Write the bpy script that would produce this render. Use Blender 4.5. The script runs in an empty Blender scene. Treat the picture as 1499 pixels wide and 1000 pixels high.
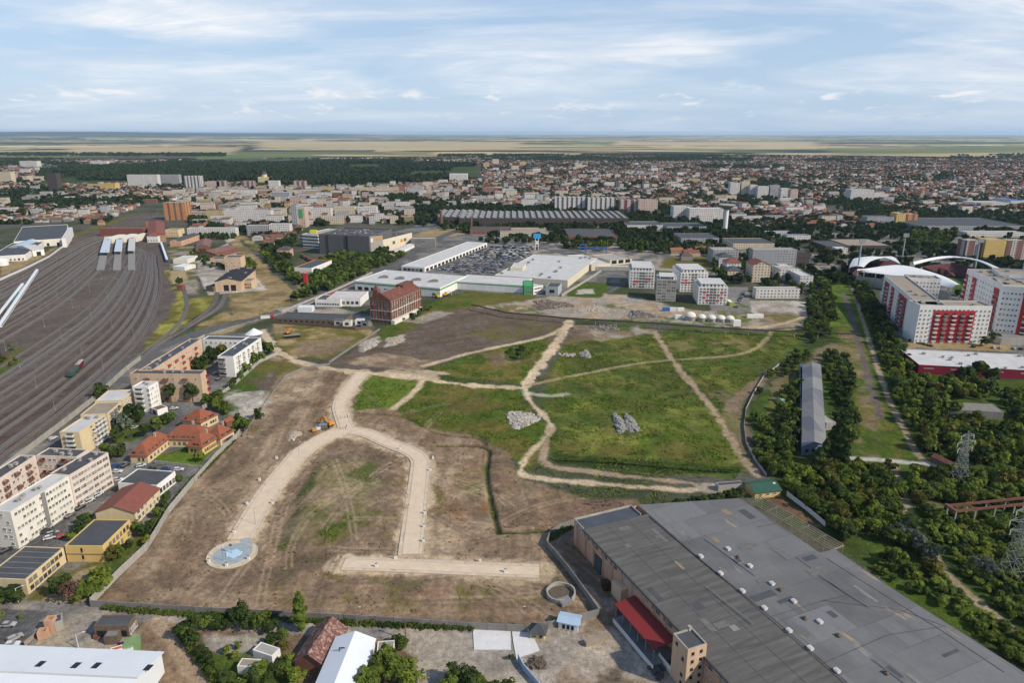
import bpy,math,random
import numpy as np
from mathutils import Vector
random.seed(7)
RNG=np.random.default_rng(11)
SC=bpy.context.scene
COL=SC.collection
F,CX,CY,H=1000.0,749.5,500.0,150.0
PITCH=math.atan(0.305)
SP,CP=math.sin(PITCH),math.cos(PITCH)
def G(u,v,z=0.0):
 """ground coordinates of a surveyed image point lying at height z"""
 dx,dy=(u-CX)/F,(v-CY)/F
 d=(dx,CP-dy*SP,-SP-dy*CP)
 t=(z-H)/d[2]
 return(d[0]*t,d[1]*t)
def PJ(x,y,z=0.0):
 zc=y*CP-(z-H)*SP
 yc=y*SP+(z-H)*CP
 return(CX+F*x/zc,CY-F*yc/zc)
def HT(u,vb,vt):
 """height of a vertical edge whose foot is at row vb and whose top is at row vt"""
 Y=G(u,vb)[1]
 dy=(vt-CY)/F
 t=Y/(CP-dy*SP)
 return H+t*(-SP-dy*CP)
def GP(pts,z=0.0):
 return[G(u,v,z)for u,v in pts]
def sub(a,b):return(a[0]-b[0],a[1]-b[1])
def ln(a):return math.hypot(a[0],a[1])
def rect(A,B,C,z):
 a,b,c=G(*A,z),G(*B,z),G(*C,z)
 e=sub(b,a);L=ln(e);e=(e[0]/L,e[1]/L);n=(-e[1],e[0])
 d=(c[0]-a[0])*n[0]+(c[1]-a[1])*n[1]
 f=lambda p:(p[0]+n[0]*d,p[1]+n[1]*d)
 return[a,b,f(b),f(a)]if d>0 else[b,a,f(a),f(b)]
def rectc(cx,cy,L,D,ang):
 c,s=math.cos(ang),math.sin(ang)
 return[(cx+x*c-y*s,cy+x*s+y*c)for x,y in((-L/2,-D/2),(L/2,-D/2),(L/2,D/2),(-L/2,D/2))]
def area(p):
 return 0.5*sum(p[i][0]*p[(i+1)%len(p)][1]-p[(i+1)%len(p)][0]*p[i][1]for i in range(len(p)))
def ccw(p):return p if area(p)>0 else p[::-1]
def inset(p,d):
 """inward offset of a counter-clockwise polygon"""
 n=len(p);out=[]
 for i in range(n):
  a,b,c=p[i-1],p[i],p[(i+1)%n]
  e1,e2=sub(b,a),sub(c,b);l1,l2=ln(e1)or 1,ln(e2)or 1
  n1,n2=(-e1[1]/l1,e1[0]/l1),(-e2[1]/l2,e2[0]/l2)
  m=(n1[0]+n2[0],n1[1]+n2[1]);k=1+n1[0]*n2[0]+n1[1]*n2[1]
  k=max(k,0.3)
  out.append((b[0]+m[0]*d/k,b[1]+m[1]*d/k))
 return out
def smooth(pts,closed=False,k=5):
 """Catmull-Rom resample"""
 n=len(pts);out=[]
 rng=range(n if closed else n-1)
 for i in rng:
  g=lambda j:pts[j%n]if closed else pts[max(0,min(n-1,j))]
  p0,p1,p2,p3=g(i-1),g(i),g(i+1),g(i+2)
  for s in range(k):
   t=s/k
   out.append(tuple(0.5*(2*p1[a]+(p2[a]-p0[a])*t+(2*p0[a]-5*p1[a]+4*p2[a]-p3[a])*t*t+(3*p1[a]-p0[a]-3*p2[a]+p3[a])*t**3)for a in(0,1)))
 if not closed:out.append(pts[-1])
 return out
def along(pts,step):
 """points every step metres along a polyline, with heading"""
 out=[];carry=0.0
 for a,b in zip(pts[:-1],pts[1:]):
  L=ln(sub(b,a));s=carry
  while s<L:
   t=s/L;out.append((a[0]+(b[0]-a[0])*t,a[1]+(b[1]-a[1])*t,math.atan2(b[1]-a[1],b[0]-a[0])));s+=step
  carry=s-L
 return out
def inpoly(x,y,poly):
 c=False;n=len(poly);j=n-1
 for i in range(n):
  xi,yi=poly[i];xj,yj=poly[j]
  if(yi>y)!=(yj>y)and x<(xj-xi)*(y-yi)/(yj-yi)+xi:c=not c
  j=i
 return c
def npinside(x,y,poly):
 c=np.zeros(x.shape,bool);n=len(poly);j=n-1
 for i in range(n):
  xi,yi=poly[i];xj,yj=poly[j]
  if yi!=yj:
   c^=((yi>y)!=(yj>y))&(x<(xj-xi)*(y-yi)/(yj-yi)+xi)
  j=i
 return c
def segdist(x,y,pts,closed):
 d=np.full(x.shape,1e9);n=len(pts)
 for i in range(n if closed else n-1):
  ax,ay=pts[i];bx,by=pts[(i+1)%n]
  ex,ey=bx-ax,by-ay;L2=ex*ex+ey*ey or 1e-9
  t=np.clip(((x-ax)*ex+(y-ay)*ey)/L2,0,1)
  d=np.minimum(d,np.hypot(x-ax-t*ex,y-ay-t*ey))
 return d
def hash2(ix,iy,s):
 h=(ix.astype(np.int64)*374761393+iy.astype(np.int64)*668265263+s*2246822519)&0xffffffff
 h=((h^(h>>13))*1274126177)&0xffffffff
 return((h^(h>>16))&0xffffff)/float(0xffffff)
def vnoise(x,y,s=0):
 ix,iy=np.floor(x),np.floor(y);fx,fy=x-ix,y-iy
 fx=fx*fx*(3-2*fx);fy=fy*fy*(3-2*fy)
 a,b,c,d=hash2(ix,iy,s),hash2(ix+1,iy,s),hash2(ix,iy+1,s),hash2(ix+1,iy+1,s)
 return(a*(1-fx)+b*fx)*(1-fy)+(c*(1-fx)+d*fx)*fy
def fbm(x,y,s=0,o=4):
 v=0;a=0.5;t=0
 for i in range(o):
  v=v+a*vnoise(x*2**i,y*2**i,s+i*17);t+=a;a*=0.55
 return v/t
class MB:
 def __init__(s):s.v,s.f,s.m=[],[],[]
 def add(s,vs,fs,mi=0):
  o=len(s.v);s.v+=[tuple(p)for p in vs]
  for f in fs:s.f.append([i+o for i in f]);s.m.append(mi)
  return s
 def face(s,vs,mi=0):return s.add(vs,[list(range(len(vs)))],mi)
 def box(s,cx,cy,z0,sx,sy,sz,ang=0.0,mi=0,top=None):
  p=rectc(cx,cy,sx,sy,ang);return s.prism(p,z0,z0+sz,mi,mi if top is None else top,True)
 def prism(s,poly,z0,z1,mi=0,top=0,bottom=False):
  n=len(poly);vs=[(x,y,z0)for x,y in poly]+[(x,y,z1)for x,y in poly]
  s.add(vs,[[i,(i+1)%n,n+(i+1)%n,n+i]for i in range(n)],mi)
  if top is not None:s.face([(x,y,z1)for x,y in poly],top)
  if bottom:s.face([(x,y,z0)for x,y in poly[::-1]],mi)
  return s
 def ring(s,outer,inner,z,mi=0):
  n=len(outer);vs=[(x,y,z)for x,y in outer]+[(x,y,z)for x,y in inner]
  return s.add(vs,[[i,(i+1)%n,n+(i+1)%n,n+i]for i in range(n)],mi)
 def tube(s,p,q,r,n=6,mi=0,r2=None):
  p,q=Vector(p),Vector(q);d=(q-p)
  if d.length<1e-6:return s
  d.normalize();u=d.orthogonal().normalized();w=d.cross(u);r2=r if r2 is None else r2
  vs=[p+(u*math.cos(2*math.pi*i/n)+w*math.sin(2*math.pi*i/n))*r for i in range(n)]+[q+(u*math.cos(2*math.pi*i/n)+w*math.sin(2*math.pi*i/n))*r2 for i in range(n)]
  s.add(vs,[[i,(i+1)%n,n+(i+1)%n,n+i]for i in range(n)],mi)
  s.face(vs[:n][::-1],mi);s.face(vs[n:],mi)
  return s
 def beam(s,p,q,w,h,mi=0):
  p,q=Vector(p),Vector(q);d=q-p
  u=Vector((-d.y,d.x,0));u=u.normalized()if u.length>1e-6 else Vector((1,0,0))
  k=d.normalized().cross(u);
  o=[u*(w/2)*a+k*(h/2)*b for a,b in((-1,-1),(1,-1),(1,1),(-1,1))]
  vs=[p+x for x in o]+[q+x for x in o]
  s.add(vs,[[0,1,5,4],[1,2,6,5],[2,3,7,6],[3,0,4,7],[3,2,1,0],[4,5,6,7]],mi)
  return s
 def dome(s,cx,cy,z0,rx,ry,rz,mi=0,nu=12,nv=5):
  vs=[];fs=[]
  for j in range(nv):
   a=j/nv*math.pi/2
   for i in range(nu):
    b=2*math.pi*i/nu;vs.append((cx+rx*math.cos(a)*math.cos(b),cy+ry*math.cos(a)*math.sin(b),z0+rz*math.sin(a)))
  vs.append((cx,cy,z0+rz))
  for j in range(nv-1):
   for i in range(nu):fs.append([j*nu+i,j*nu+(i+1)%nu,(j+1)*nu+(i+1)%nu,(j+1)*nu+i])
  for i in range(nu):fs.append([(nv-1)*nu+i,(nv-1)*nu+(i+1)%nu,len(vs)-1])
  return s.add(vs,fs,mi)
 def mesh(s,name,mats,org=(0,0,0),flat=True):
  me=bpy.data.meshes.new(name)
  v=np.array(s.v,float).reshape(-1,3)-np.array(org,float)
  me.from_pydata(v.tolist(),[],s.f)
  for m in(mats if isinstance(mats,(list,tuple))else[mats]):me.materials.append(m)
  if len(me.polygons)==len(s.m):me.polygons.foreach_set('material_index',s.m)
  me.update();return me
 def build(s,name,mats,parent=None,org=None):
  """world-coordinate shapes -> one object (child of parent when given)"""
  o0=tuple(parent.matrix_org)if parent is not None and hasattr(parent,'matrix_org')else None
  if org is None:
   org=ORG.get(parent.name,(0,0,0))if parent is not None else s.base()
  me=s.mesh(name,mats,org)
  o=bpy.data.objects.new(name,me);COL.objects.link(o)
  if parent is not None:
   o.parent=parent;ORG[o.name]=org
  else:
   o.location=org;ORG[o.name]=org
  return o
 def base(s):
  a=np.array(s.v,float);return(float((a[:,0].min()+a[:,0].max())/2),float((a[:,1].min()+a[:,1].max())/2),float(a[:,2].min()))
ORG={}
def tag(o,label,cat,group=None,kind=None):
 o['label']=label;o['category']=cat
 if group:o['group']=group
 if kind:o['kind']=kind
 return o
def thing(name,label,cat,x,y,z=0.0,group=None,rz=0.0):
 o=bpy.data.objects.new(name,None);COL.objects.link(o)
 o.empty_display_size=1.0;o.location=(x,y,z);o.rotation_euler=(0,0,rz)
 ORG[o.name]=(x,y,z)
 return tag(o,label,cat,group,'thing')
def structure(o,label=None):
 o['kind']='structure'
 return o
def child(name,me,parent,loc=(0,0,0),rz=0.0,sc=None):
 o=bpy.data.objects.new(name,me);COL.objects.link(o);o.parent=parent
 o.location=loc;o.rotation_euler=(0,0,rz)
 if sc is not None:o.scale=sc
 return o
def nt(name):
 m=bpy.data.materials.new(name);m.use_nodes=True
 t=m.node_tree;t.nodes.clear()
 out=t.nodes.new('ShaderNodeOutputMaterial');b=t.nodes.new('ShaderNodeBsdfPrincipled')
 t.links.new(b.outputs[0],out.inputs[0])
 return m,t,b
def N(t,typ,**kw):
 n=t.nodes.new(typ)
 for k,v in kw.items():
  if k.startswith('i_'):
   n.inputs[k[2:]].default_value=v
  else:setattr(n,k,v)
 return n
def noise_fac(t,scale,detail=4,rough=0.6,vec=None):
 if vec is None:
  g=N(t,'ShaderNodeNewGeometry');vec=g.outputs['Position']
 n=N(t,'ShaderNodeTexNoise');n.inputs['Scale'].default_value=scale;n.inputs['Detail'].default_value=detail;n.inputs['Roughness'].default_value=rough
 t.links.new(vec,n.inputs['Vector']);return n.outputs['Fac']
def stretch(t,sx,sy,sz,ang=0.0):
 g=N(t,'ShaderNodeNewGeometry');mp=N(t,'ShaderNodeMapping')
 mp.inputs['Scale'].default_value=(sx,sy,sz);mp.inputs['Rotation'].default_value=(0,0,ang)
 t.links.new(g.outputs['Position'],mp.inputs['Vector']);return mp.outputs['Vector']
def math_n(t,op,a,b=None,clamp=False):
 n=N(t,'ShaderNodeMath',operation=op);n.use_clamp=clamp
 for i,x in enumerate((a,b)):
  if x is None:continue
  if isinstance(x,(int,float)):n.inputs[i].default_value=x
  else:t.links.new(x,n.inputs[i])
 return n.outputs[0]
def ramp(t,fac,a,b,lo=0.0,hi=1.0):
 n=N(t,'ShaderNodeMapRange');n.inputs['From Min'].default_value=a;n.inputs['From Max'].default_value=b
 n.inputs['To Min'].default_value=lo;n.inputs['To Max'].default_value=hi
 t.links.new(fac,n.inputs['Value']);return n.outputs[0]
def mixc(t,fac,a,b,mode='MIX'):
 n=N(t,'ShaderNodeMix',data_type='RGBA',blend_type=mode)
 for k,x in((0,fac),(6,a),(7,b)):
  if isinstance(x,(int,float)):n.inputs[k].default_value=x
  elif isinstance(x,(tuple,list)):n.inputs[k].default_value=(*x[:3],1)
  else:t.links.new(x,n.inputs[k])
 return n.outputs[2]
def bumpn(t,b,h,strength=0.4,dist=0.1):
 n=N(t,'ShaderNodeBump');n.inputs['Strength'].default_value=strength;n.inputs['Distance'].default_value=dist
 t.links.new(h,n.inputs['Height']);t.links.new(n.outputs[0],b.inputs['Normal'])
MC={}
def mat(name,col,rough=0.85,var=0.18,scale=0.35,col2=None,thr=None,metal=0.0,spec=0.25,streak=False):
 """plain surface with two scales of procedural weathering; col2 appears as patches"""
 if name in MC:return MC[name]
 m,t,b=nt(name)
 vec=stretch(t,1,1,0.18)if streak else None
 f1=noise_fac(t,scale,5,0.65,vec);f2=noise_fac(t,scale*7,3,0.6)
 lo=tuple(c*(1-var)for c in col);hi=tuple(min(1,c*(1+var))for c in col)
 c=mixc(t,ramp(t,f1,0.3,0.7),lo,hi)
 c=mixc(t,ramp(t,f2,0.2,0.8,0.0,0.55),c,tuple(x*(1-var*1.3)for x in col))
 if col2 is not None:
  f3=noise_fac(t,scale*1.7,6,0.7);a=thr or 0.55
  c=mixc(t,ramp(t,f3,a,a+0.12),c,col2)
 t.links.new(c,b.inputs['Base Color'])
 b.inputs['Roughness'].default_value=rough;b.inputs['Metallic'].default_value=metal
 b.inputs['Specular IOR Level'].default_value=spec
 MC[name]=m;return m
def objcol_mat(name,rough=0.85):
 """surface that takes each object's own colour, with weathering"""
 m,t,b=nt(name)
 oi=N(t,'ShaderNodeObjectInfo');f=noise_fac(t,0.5,4)
 c=mixc(t,ramp(t,f,0.3,0.75,0.0,0.35),oi.outputs['Color'],(0.05,0.045,0.04))
 t.links.new(c,b.inputs['Base Color']);b.inputs['Roughness'].default_value=rough;b.inputs['Specular IOR Level'].default_value=0.2
 return m
def attr_mat(name,rough=0.88,facade=False):
 m,t,b=nt(name)
 at=N(t,'ShaderNodeAttribute',attribute_name='Col');f=noise_fac(t,0.35,4)
 c=mixc(t,ramp(t,f,0.3,0.75,0.0,0.3),at.outputs['Color'],(0.05,0.045,0.04))
 if facade:c=facade_nodes(t,c,c,(0.04,0.045,0.055))
 t.links.new(c,b.inputs['Base Color']);b.inputs['Roughness'].default_value=rough;b.inputs['Specular IOR Level'].default_value=0.2
 return m
def facade_nodes(t,wall,roof,glass,bay=3.3,fl=2.9,wx=(0.28,0.70),wz=(0.36,0.78),accent=None,abay=None,stripe=None):
 """rows of windows measured in metres along each vertical wall"""
 g=N(t,'ShaderNodeNewGeometry')
 cr=N(t,'ShaderNodeVectorMath',operation='CROSS_PRODUCT');t.links.new(g.outputs['True Normal'],cr.inputs[0]);cr.inputs[1].default_value=(0,0,1)
 dt=N(t,'ShaderNodeVectorMath',operation='DOT_PRODUCT');t.links.new(cr.outputs[0],dt.inputs[0]);t.links.new(g.outputs['Position'],dt.inputs[1])
 sp=N(t,'ShaderNodeSeparateXYZ');t.links.new(g.outputs['Position'],sp.inputs[0])
 sn=N(t,'ShaderNodeSeparateXYZ');t.links.new(g.outputs['True Normal'],sn.inputs[0])
 U=math_n(t,'DIVIDE',dt.outputs['Value'],bay);V=math_n(t,'DIVIDE',sp.outputs[2],fl)
 fu,fv=math_n(t,'FRACT',U),math_n(t,'FRACT',V)
 def band(x,a,b):return math_n(t,'MULTIPLY',math_n(t,'GREATER_THAN',x,a),math_n(t,'LESS_THAN',x,b))
 win=math_n(t,'MULTIPLY',band(fu,*wx),band(fv,*wz))
 vert=math_n(t,'LESS_THAN',math_n(t,'ABSOLUTE',sn.outputs[2]),0.3)
 win=math_n(t,'MULTIPLY',win,vert)
 cb=N(t,'ShaderNodeCombineXYZ');t.links.new(math_n(t,'FLOOR',U),cb.inputs[0]);t.links.new(math_n(t,'FLOOR',V),cb.inputs[1])
 wn=N(t,'ShaderNodeTexWhiteNoise',noise_dimensions='2D');t.links.new(cb.outputs[0],wn.inputs['Vector'])
 gl=mixc(t,ramp(t,wn.outputs['Value'],0.5,1.0,0.0,0.55),glass,wall)
 top=math_n(t,'GREATER_THAN',sn.outputs[2],0.5)
 if stripe is not None:
  st=math_n(t,'MULTIPLY',band(math_n(t,'FRACT',math_n(t,'DIVIDE',dt.outputs['Value'],stripe[0])),stripe[1],stripe[2]),vert)
  wall=mixc(t,st,wall,stripe[3])
 c=mixc(t,top,wall,roof)
 return mixc(t,win,c,gl)
def facade_mat(name,wall,roof,glass=(0.04,0.045,0.055),**kw):
 if name in MC:return MC[name]
 m,t,b=nt(name)
 f=noise_fac(t,0.12,5,0.65,stretch(t,1,1,0.3))
 w=mixc(t,ramp(t,f,0.3,0.75,0.0,0.4),wall,tuple(x*0.6 for x in wall))
 r=mixc(t,ramp(t,f,0.3,0.7,0.0,0.5),roof,tuple(x*0.55 for x in roof))
 c=facade_nodes(t,w,r,glass,**kw)
 t.links.new(c,b.inputs['Base Color']);b.inputs['Roughness'].default_value=0.8;b.inputs['Specular IOR Level'].default_value=0.25
 MC[name]=m;return m
def foliage_mat(name,dark,light,scale=0.09):
 m,t,b=nt(name)
 g=N(t,'ShaderNodeNewGeometry');oi=N(t,'ShaderNodeTexVoronoi',voronoi_dimensions='2D');oi.inputs['Scale'].default_value=.17;t.links.new(g.outputs['Position'],oi.inputs['Vector']);sc=N(t,'ShaderNodeSeparateColor');t.links.new(oi.outputs['Color'],sc.inputs[0])
 f1=noise_fac(t,scale,3,0.6);f2=noise_fac(t,0.9,3,0.7)
 f=math_n(t,'ADD',math_n(t,'MULTIPLY',f1,0.75),math_n(t,'MULTIPLY',f2,0.35))
 f=math_n(t,'ADD',f,math_n(t,'MULTIPLY',sc.outputs[0],0.42))
 c=mixc(t,ramp(t,f,0.44,1.0),dark,light);c=mixc(t,ramp(t,sc.outputs[1],.55,1,0,.35),c,(light[0]*1.08,light[1]*1.02,light[2]*.8))
 t.links.new(c,b.inputs['Base Color']);b.inputs['Roughness'].default_value=0.75;b.inputs['Specular IOR Level'].default_value=0.12
 tr=N(t,'ShaderNodeBsdfTranslucent');t.links.new(c,tr.inputs['Color'])
 mx=N(t,'ShaderNodeMixShader');mx.inputs[0].default_value=0.28
 out=[n for n in t.nodes if n.type=='OUTPUT_MATERIAL'][0]
 t.links.new(b.outputs[0],mx.inputs[1]);t.links.new(tr.outputs[0],mx.inputs[2]);t.links.new(mx.outputs[0],out.inputs[0])
 return m
M={}
M['concrete']=mat('pale_concrete',(0.36,0.34,0.30),var=0.22,scale=0.25,streak=True)
M['concrete_dark']=mat('grey_concrete',(0.22,0.21,0.20),var=0.25,scale=0.2,streak=True)
M['white']=mat('white_render',(0.74,0.72,0.68),var=0.12,scale=0.2,streak=True)
M['white_grimy']=mat('grimy_white_render',(0.70,0.66,0.57),var=0.16,scale=0.25,streak=True)
M['pink']=mat('pale_pink_render',(0.64,0.53,0.45),var=0.16,scale=0.25,streak=True)
M['peach']=mat('peach_render',(0.56,0.40,0.27),var=0.16,scale=0.25,streak=True)
M['cream']=mat('cream_render',(0.62,0.50,0.30),var=0.14,scale=0.25,streak=True)
M['yellow']=mat('yellow_render',(0.62,0.44,0.17),var=0.14,scale=0.25,streak=True)
M['ochre']=mat('ochre_render',(0.55,0.33,0.11),var=0.16,scale=0.25,streak=True)
M['brick']=mat('old_brick',(0.20,0.092,0.066),var=0.3,scale=0.6,streak=True)
M['brick_pale']=mat('pinkish_brick',(0.54,0.33,0.215),var=0.22,scale=0.3,streak=True)
M['tile']=mat('red_roof_tile',(0.255,0.085,0.046),var=0.2,scale=0.5)
M['tile_dull']=mat('dull_red_roof',(0.21,0.075,0.055),var=0.16,scale=0.5)
M['tile_old']=mat('patched_old_tile',(0.17,0.075,0.06),var=0.4,scale=0.55,col2=(0.36,0.25,0.21),thr=0.5)
M['bitumen']=mat('grey_bitumen_felt',(0.075,0.08,0.085),var=0.2,scale=0.2)
M['bitumen_blue']=mat('blue_grey_felt',(0.07,0.08,0.10),var=0.2,scale=0.2)
M['roof_white']=mat('white_roof_coat',(0.52,0.51,0.49),var=0.14,scale=0.12,col2=(0.36,0.355,0.34),thr=0.58)
M['roof_tan']=mat('tan_gravel_roof',(0.30,0.25,0.19),var=0.2,scale=0.25)
M['metal_white']=mat('white_sheet_metal',(0.66,0.69,0.71),rough=0.5,var=0.06,scale=0.1)
M['metal_blue']=mat('pale_blue_sheet',(0.36,0.47,0.58),rough=0.5,var=0.1,scale=0.2)
M['steel']=mat('galvanised_steel',(0.30,0.31,0.31),rough=0.55,var=0.2,scale=0.5,metal=0.3)
M['steel_pale']=mat('pale_paint_steel',(0.62,0.62,0.60),rough=0.6,var=0.1,scale=0.5)
M['rust']=mat('rusted_steel',(0.17,0.075,0.055),var=0.3,scale=0.6)
M['red']=mat('red_sheet',(0.19,0.024,0.022),rough=0.6,var=0.12,scale=0.25)
M['red_paint']=mat('red_facade_paint',(0.42,0.03,0.035),rough=0.7,var=0.12,scale=0.3)
M['crimson']=mat('crimson_cladding',(0.22,0.018,0.04),rough=0.6,var=0.12,scale=0.3)
M['green_roof']=mat('dark_green_sheet',(0.03,0.09,0.06),rough=0.6,var=0.15,scale=0.4)
M['green_band']=mat('green_fascia',(0.06,0.30,0.11),rough=0.6,var=0.1,scale=0.4)
M['frame']=mat('window_frame_white',(0.60,0.58,0.54),rough=0.6,var=0.1,scale=1.0)
M['frame_dark']=mat('window_frame_brown',(0.12,0.10,0.09),rough=0.6,var=0.2,scale=1.0)
M['wood']=mat('weathered_wood',(0.16,0.12,0.085),var=0.3,scale=0.8)
M['bark']=mat('tree_bark',(0.10,0.075,0.055),var=0.3,scale=1.5)
M['asphalt']=mat('asphalt',(0.085,0.085,0.085),var=0.25,scale=0.15)
M['grey_clad']=mat('grey_cladding',(0.115,0.115,0.115),rough=0.6,var=0.08,scale=0.1)
M['cream_clad']=mat('cream_cladding',(0.62,0.55,0.42),rough=0.7,var=0.08,scale=0.1)
M['black']=mat('dark_opening',(0.02,0.02,0.022),rough=0.6,var=0.2,scale=0.5)
M['orange']=mat('orange_machine_paint',(0.62,0.24,0.02),rough=0.45,var=0.1,scale=0.8)
M['yellow_paint']=mat('yellow_machine_paint',(0.68,0.42,0.03),rough=0.45,var=0.1,scale=0.8)
M['rubber']=mat('tyre_rubber',(0.025,0.025,0.025),rough=0.9,var=0.2,scale=2)
M['blue']=mat('blue_paint',(0.03,0.12,0.36),rough=0.5,var=0.1,scale=0.5)
M['sky_blue']=mat('sky_blue_sign',(0.06,0.33,0.60),rough=0.5,var=0.06,scale=0.5)
def glass_mat():
 m,t,b=nt('window_glass')
 oi=N(t,'ShaderNodeObjectInfo')
 c=mixc(t,ramp(t,oi.outputs['Random'],0.35,1.0),(0.025,0.03,0.038),(0.30,0.28,0.25))
 t.links.new(c,b.inputs['Base Color']);b.inputs['Roughness'].default_value=0.12;b.inputs['Specular IOR Level'].default_value=0.5
 return m
M['glass']=glass_mat()
M['leaf']=foliage_mat('foliage_green',(0.026,0.054,0.010),(0.135,0.18,0.030))
M['leaf_bright']=foliage_mat('foliage_bright',(0.05,0.085,0.012),(0.20,0.245,0.038))
M['leaf_dark']=foliage_mat('foliage_dark',(0.015,0.032,0.010),(0.066,0.096,0.024))
M['leaf_silver']=foliage_mat('foliage_silver',(0.05,0.07,0.05),(0.15,0.18,0.13))
M['leaf_olive']=foliage_mat('foliage_olive',(0.045,0.048,0.012),(0.15,0.14,0.03))
M['leaf_brown']=foliage_mat('foliage_russet',(0.045,0.028,0.018),(0.13,0.075,0.05))
M['leaf_far']=foliage_mat('foliage_far',(0.013,0.030,0.012),(0.052,0.078,0.024),0.03)
M['obj_wall']=objcol_mat('house_wall_paint');M['obj_roof']=objcol_mat('house_roof_tile')
M['car_paint']=objcol_mat('car_paint',0.35)
M['attr']=attr_mat('town_surface');M['attr_facade']=attr_mat('town_facade',facade=True)
WM={}
def wmesh(w,h,style):
 k=(round(w,2),round(h,2),style)
 if k in WM:return WM[k]
 b=MB();fr=0.12
 if style in('w','d'):
  for x0,x1,z0,z1 in((-w/2,w/2,0,fr),(-w/2,w/2,h-fr,h),(-w/2,-w/2+fr,fr,h-fr),(w/2-fr,w/2,fr,h-fr),(-fr/3,fr/3,fr,h-fr)):
   b.prism([(x0,-0.10),(x1,-0.10),(x1,0.02),(x0,0.02)],z0,z1,0,0,True)
  b.face([(-w/2,-0.05,0),(w/2,-0.05,0),(w/2,-0.05,h),(-w/2,-0.05,h)],1)
  b.prism([(-w/2-.1,-0.22),(w/2+.1,-0.22),(w/2+.1,0),(-w/2-.1,0)],-0.1,-0.003,0,0,True)
  mats=[M['frame']if style=='w' else M['frame_dark'],M['glass']]
 elif style=='strip':
  n=max(2,int(w/1.6));b.face([(-w/2,-0.05,0),(w/2,-0.05,0),(w/2,-0.05,h),(-w/2,-0.05,h)],1)
  for i in range(n+1):
   x=-w/2+w*i/n;b.prism([(x-.06,-.12),(x+.06,-.12),(x+.06,0),(x-.06,0)],0,h,0,0,True)
  for z in(0.0,h*0.5,h-0.1):b.prism([(-w/2,-.10),(w/2,-.10),(w/2,0),(-w/2,0)],z,z+.1,0,0,True)
  mats=[M['frame'],M['glass']]
 elif style=='hole':
  b.face([(-w/2,-0.04,0),(w/2,-0.04,0),(w/2,-0.04,h),(-w/2,-0.04,h)],1)
  b.prism([(-w/2-.1,-0.2),(w/2+.1,-0.2),(w/2+.1,0),(-w/2-.1,0)],-0.12,-0.003,0,0,True)
  mats=[M['concrete'],M['black']]
 elif style.startswith('balc'):
  d=1.2;mats=[{'balc_w':M['steel_pale'],'balc_r':M['red_paint'],'balc_p':M['tile_dull'],'balc_g':M['concrete_dark']}[style],M['glass'],M['concrete']]
  b.face([(-w/2,-0.05,.1),(w/2,-0.05,.1),(w/2,-0.05,h),(-w/2,-0.05,h)],1)
  b.prism([(-w/2,-d),(w/2,-d),(w/2,0),(-w/2,0)],-0.15,0.0,2,2,True)
  for x0,x1,y0,y1 in((-w/2,w/2,-d,-d+.08),(-w/2,-w/2+.08,-d+.08,0),(w/2-.08,w/2,-d+.08,0)):
   b.prism([(x0,y0),(x1,y0),(x1,y1),(x0,y1)],0.0,1.0,0,0,True)
 elif style=='panel_r':
  b.prism([(-w/2,-.12),(w/2,-.12),(w/2,0),(-w/2,0)],0,h,0,0,True);mats=[M['red_paint']]
 elif style=='panel_g':
  b.prism([(-w/2,-.12),(w/2,-.12),(w/2,0),(-w/2,0)],0,h,0,0,True);mats=[M['grey_clad']]
 elif style=='door':
  b.prism([(-w/2,-.12),(w/2,-.12),(w/2,0),(-w/2,0)],0,h,0,0,True);mats=[M['metal_blue']]
 WM[k]=b.mesh('window_shape' if not style.startswith('balc')else 'balcony_shape',mats);return WM[k]
PEND={};FOOT=[]
def put(t,x,y,z,ang,w,h,style,name=None):
 if name is None:name='balcony' if style.startswith('balc')else('red_panel' if style=='panel_r' else 'grey_panel' if style=='panel_g' else 'door' if style=='door' else 'window')
 PEND.setdefault((t.name,name),[]).append((x,y,z,ang,w,h,style))
def facing(p,q):
 mx,my=(p[0]+q[0])/2,(p[1]+q[1])/2;dx,dy=q[0]-p[0],q[1]-p[1]
 return dy*(0-mx)-dx*(0-my)>0
def row(t,p,q,n,floors,w,h,z0=1.0,fh=2.9,style='w',m0=0.0,m1=0.0,skip=0.0,force=False,sel=None):
 """n columns x floors of openings on the wall p->q (outside on the right)"""
 if not force and not facing(p,q):return
 L=ln(sub(q,p));e=(sub(q,p)[0]/L,sub(q,p)[1]/L);ang=math.atan2(e[1],e[0]);L2=L-m0-m1
 for i in range(n):
  s=m0+L2*(i+0.5)/n
  for k in range(floors):
   if sel is not None and not sel(i,k):continue
   if skip and random.random()<skip:continue
   wv=w*random.choice((1,1,1.3,.8))if style in 'wd' and L2/n>w*1.6 else w
   put(t,p[0]+e[0]*s,p[1]+e[1]*s,z0+k*fh,ang,wv,h,style)
def finish_parts():
 for(tn,name),L in PEND.items():
  t=bpy.data.objects[tn];ox,oy,oz=ORG[tn]
  L.sort(key=lambda a:(a[0]**2+a[1]**2+(a[2]-H)**2))
  keep,rest=(L,[])if len(L)<=100 else(L[:98],L[98:])
  for x,y,z,a,w,h,st in keep:
   child(name,wmesh(w,h,st),t,(x-ox,y-oy,z-oz),a)
  if rest:
   b=MB();mats=[]
   for x,y,z,a,w,h,st in rest:
    me=wmesh(w,h,st);c,s=math.cos(a),math.sin(a)
    mi=[]
    for mm in me.materials:
     if mm not in mats:mats.append(mm)
     mi.append(mats.index(mm))
    vs=[(x+v.co.x*c-v.co.y*s,y+v.co.x*s+v.co.y*c,z+v.co.z)for v in me.vertices]
    o=len(b.v);b.v+=vs
    for pl in me.polygons:b.f.append([i+o for i in pl.vertices]);b.m.append(mi[pl.material_index])
   o=b.build(name,mats,t);o['kind']='stuff'
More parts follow.
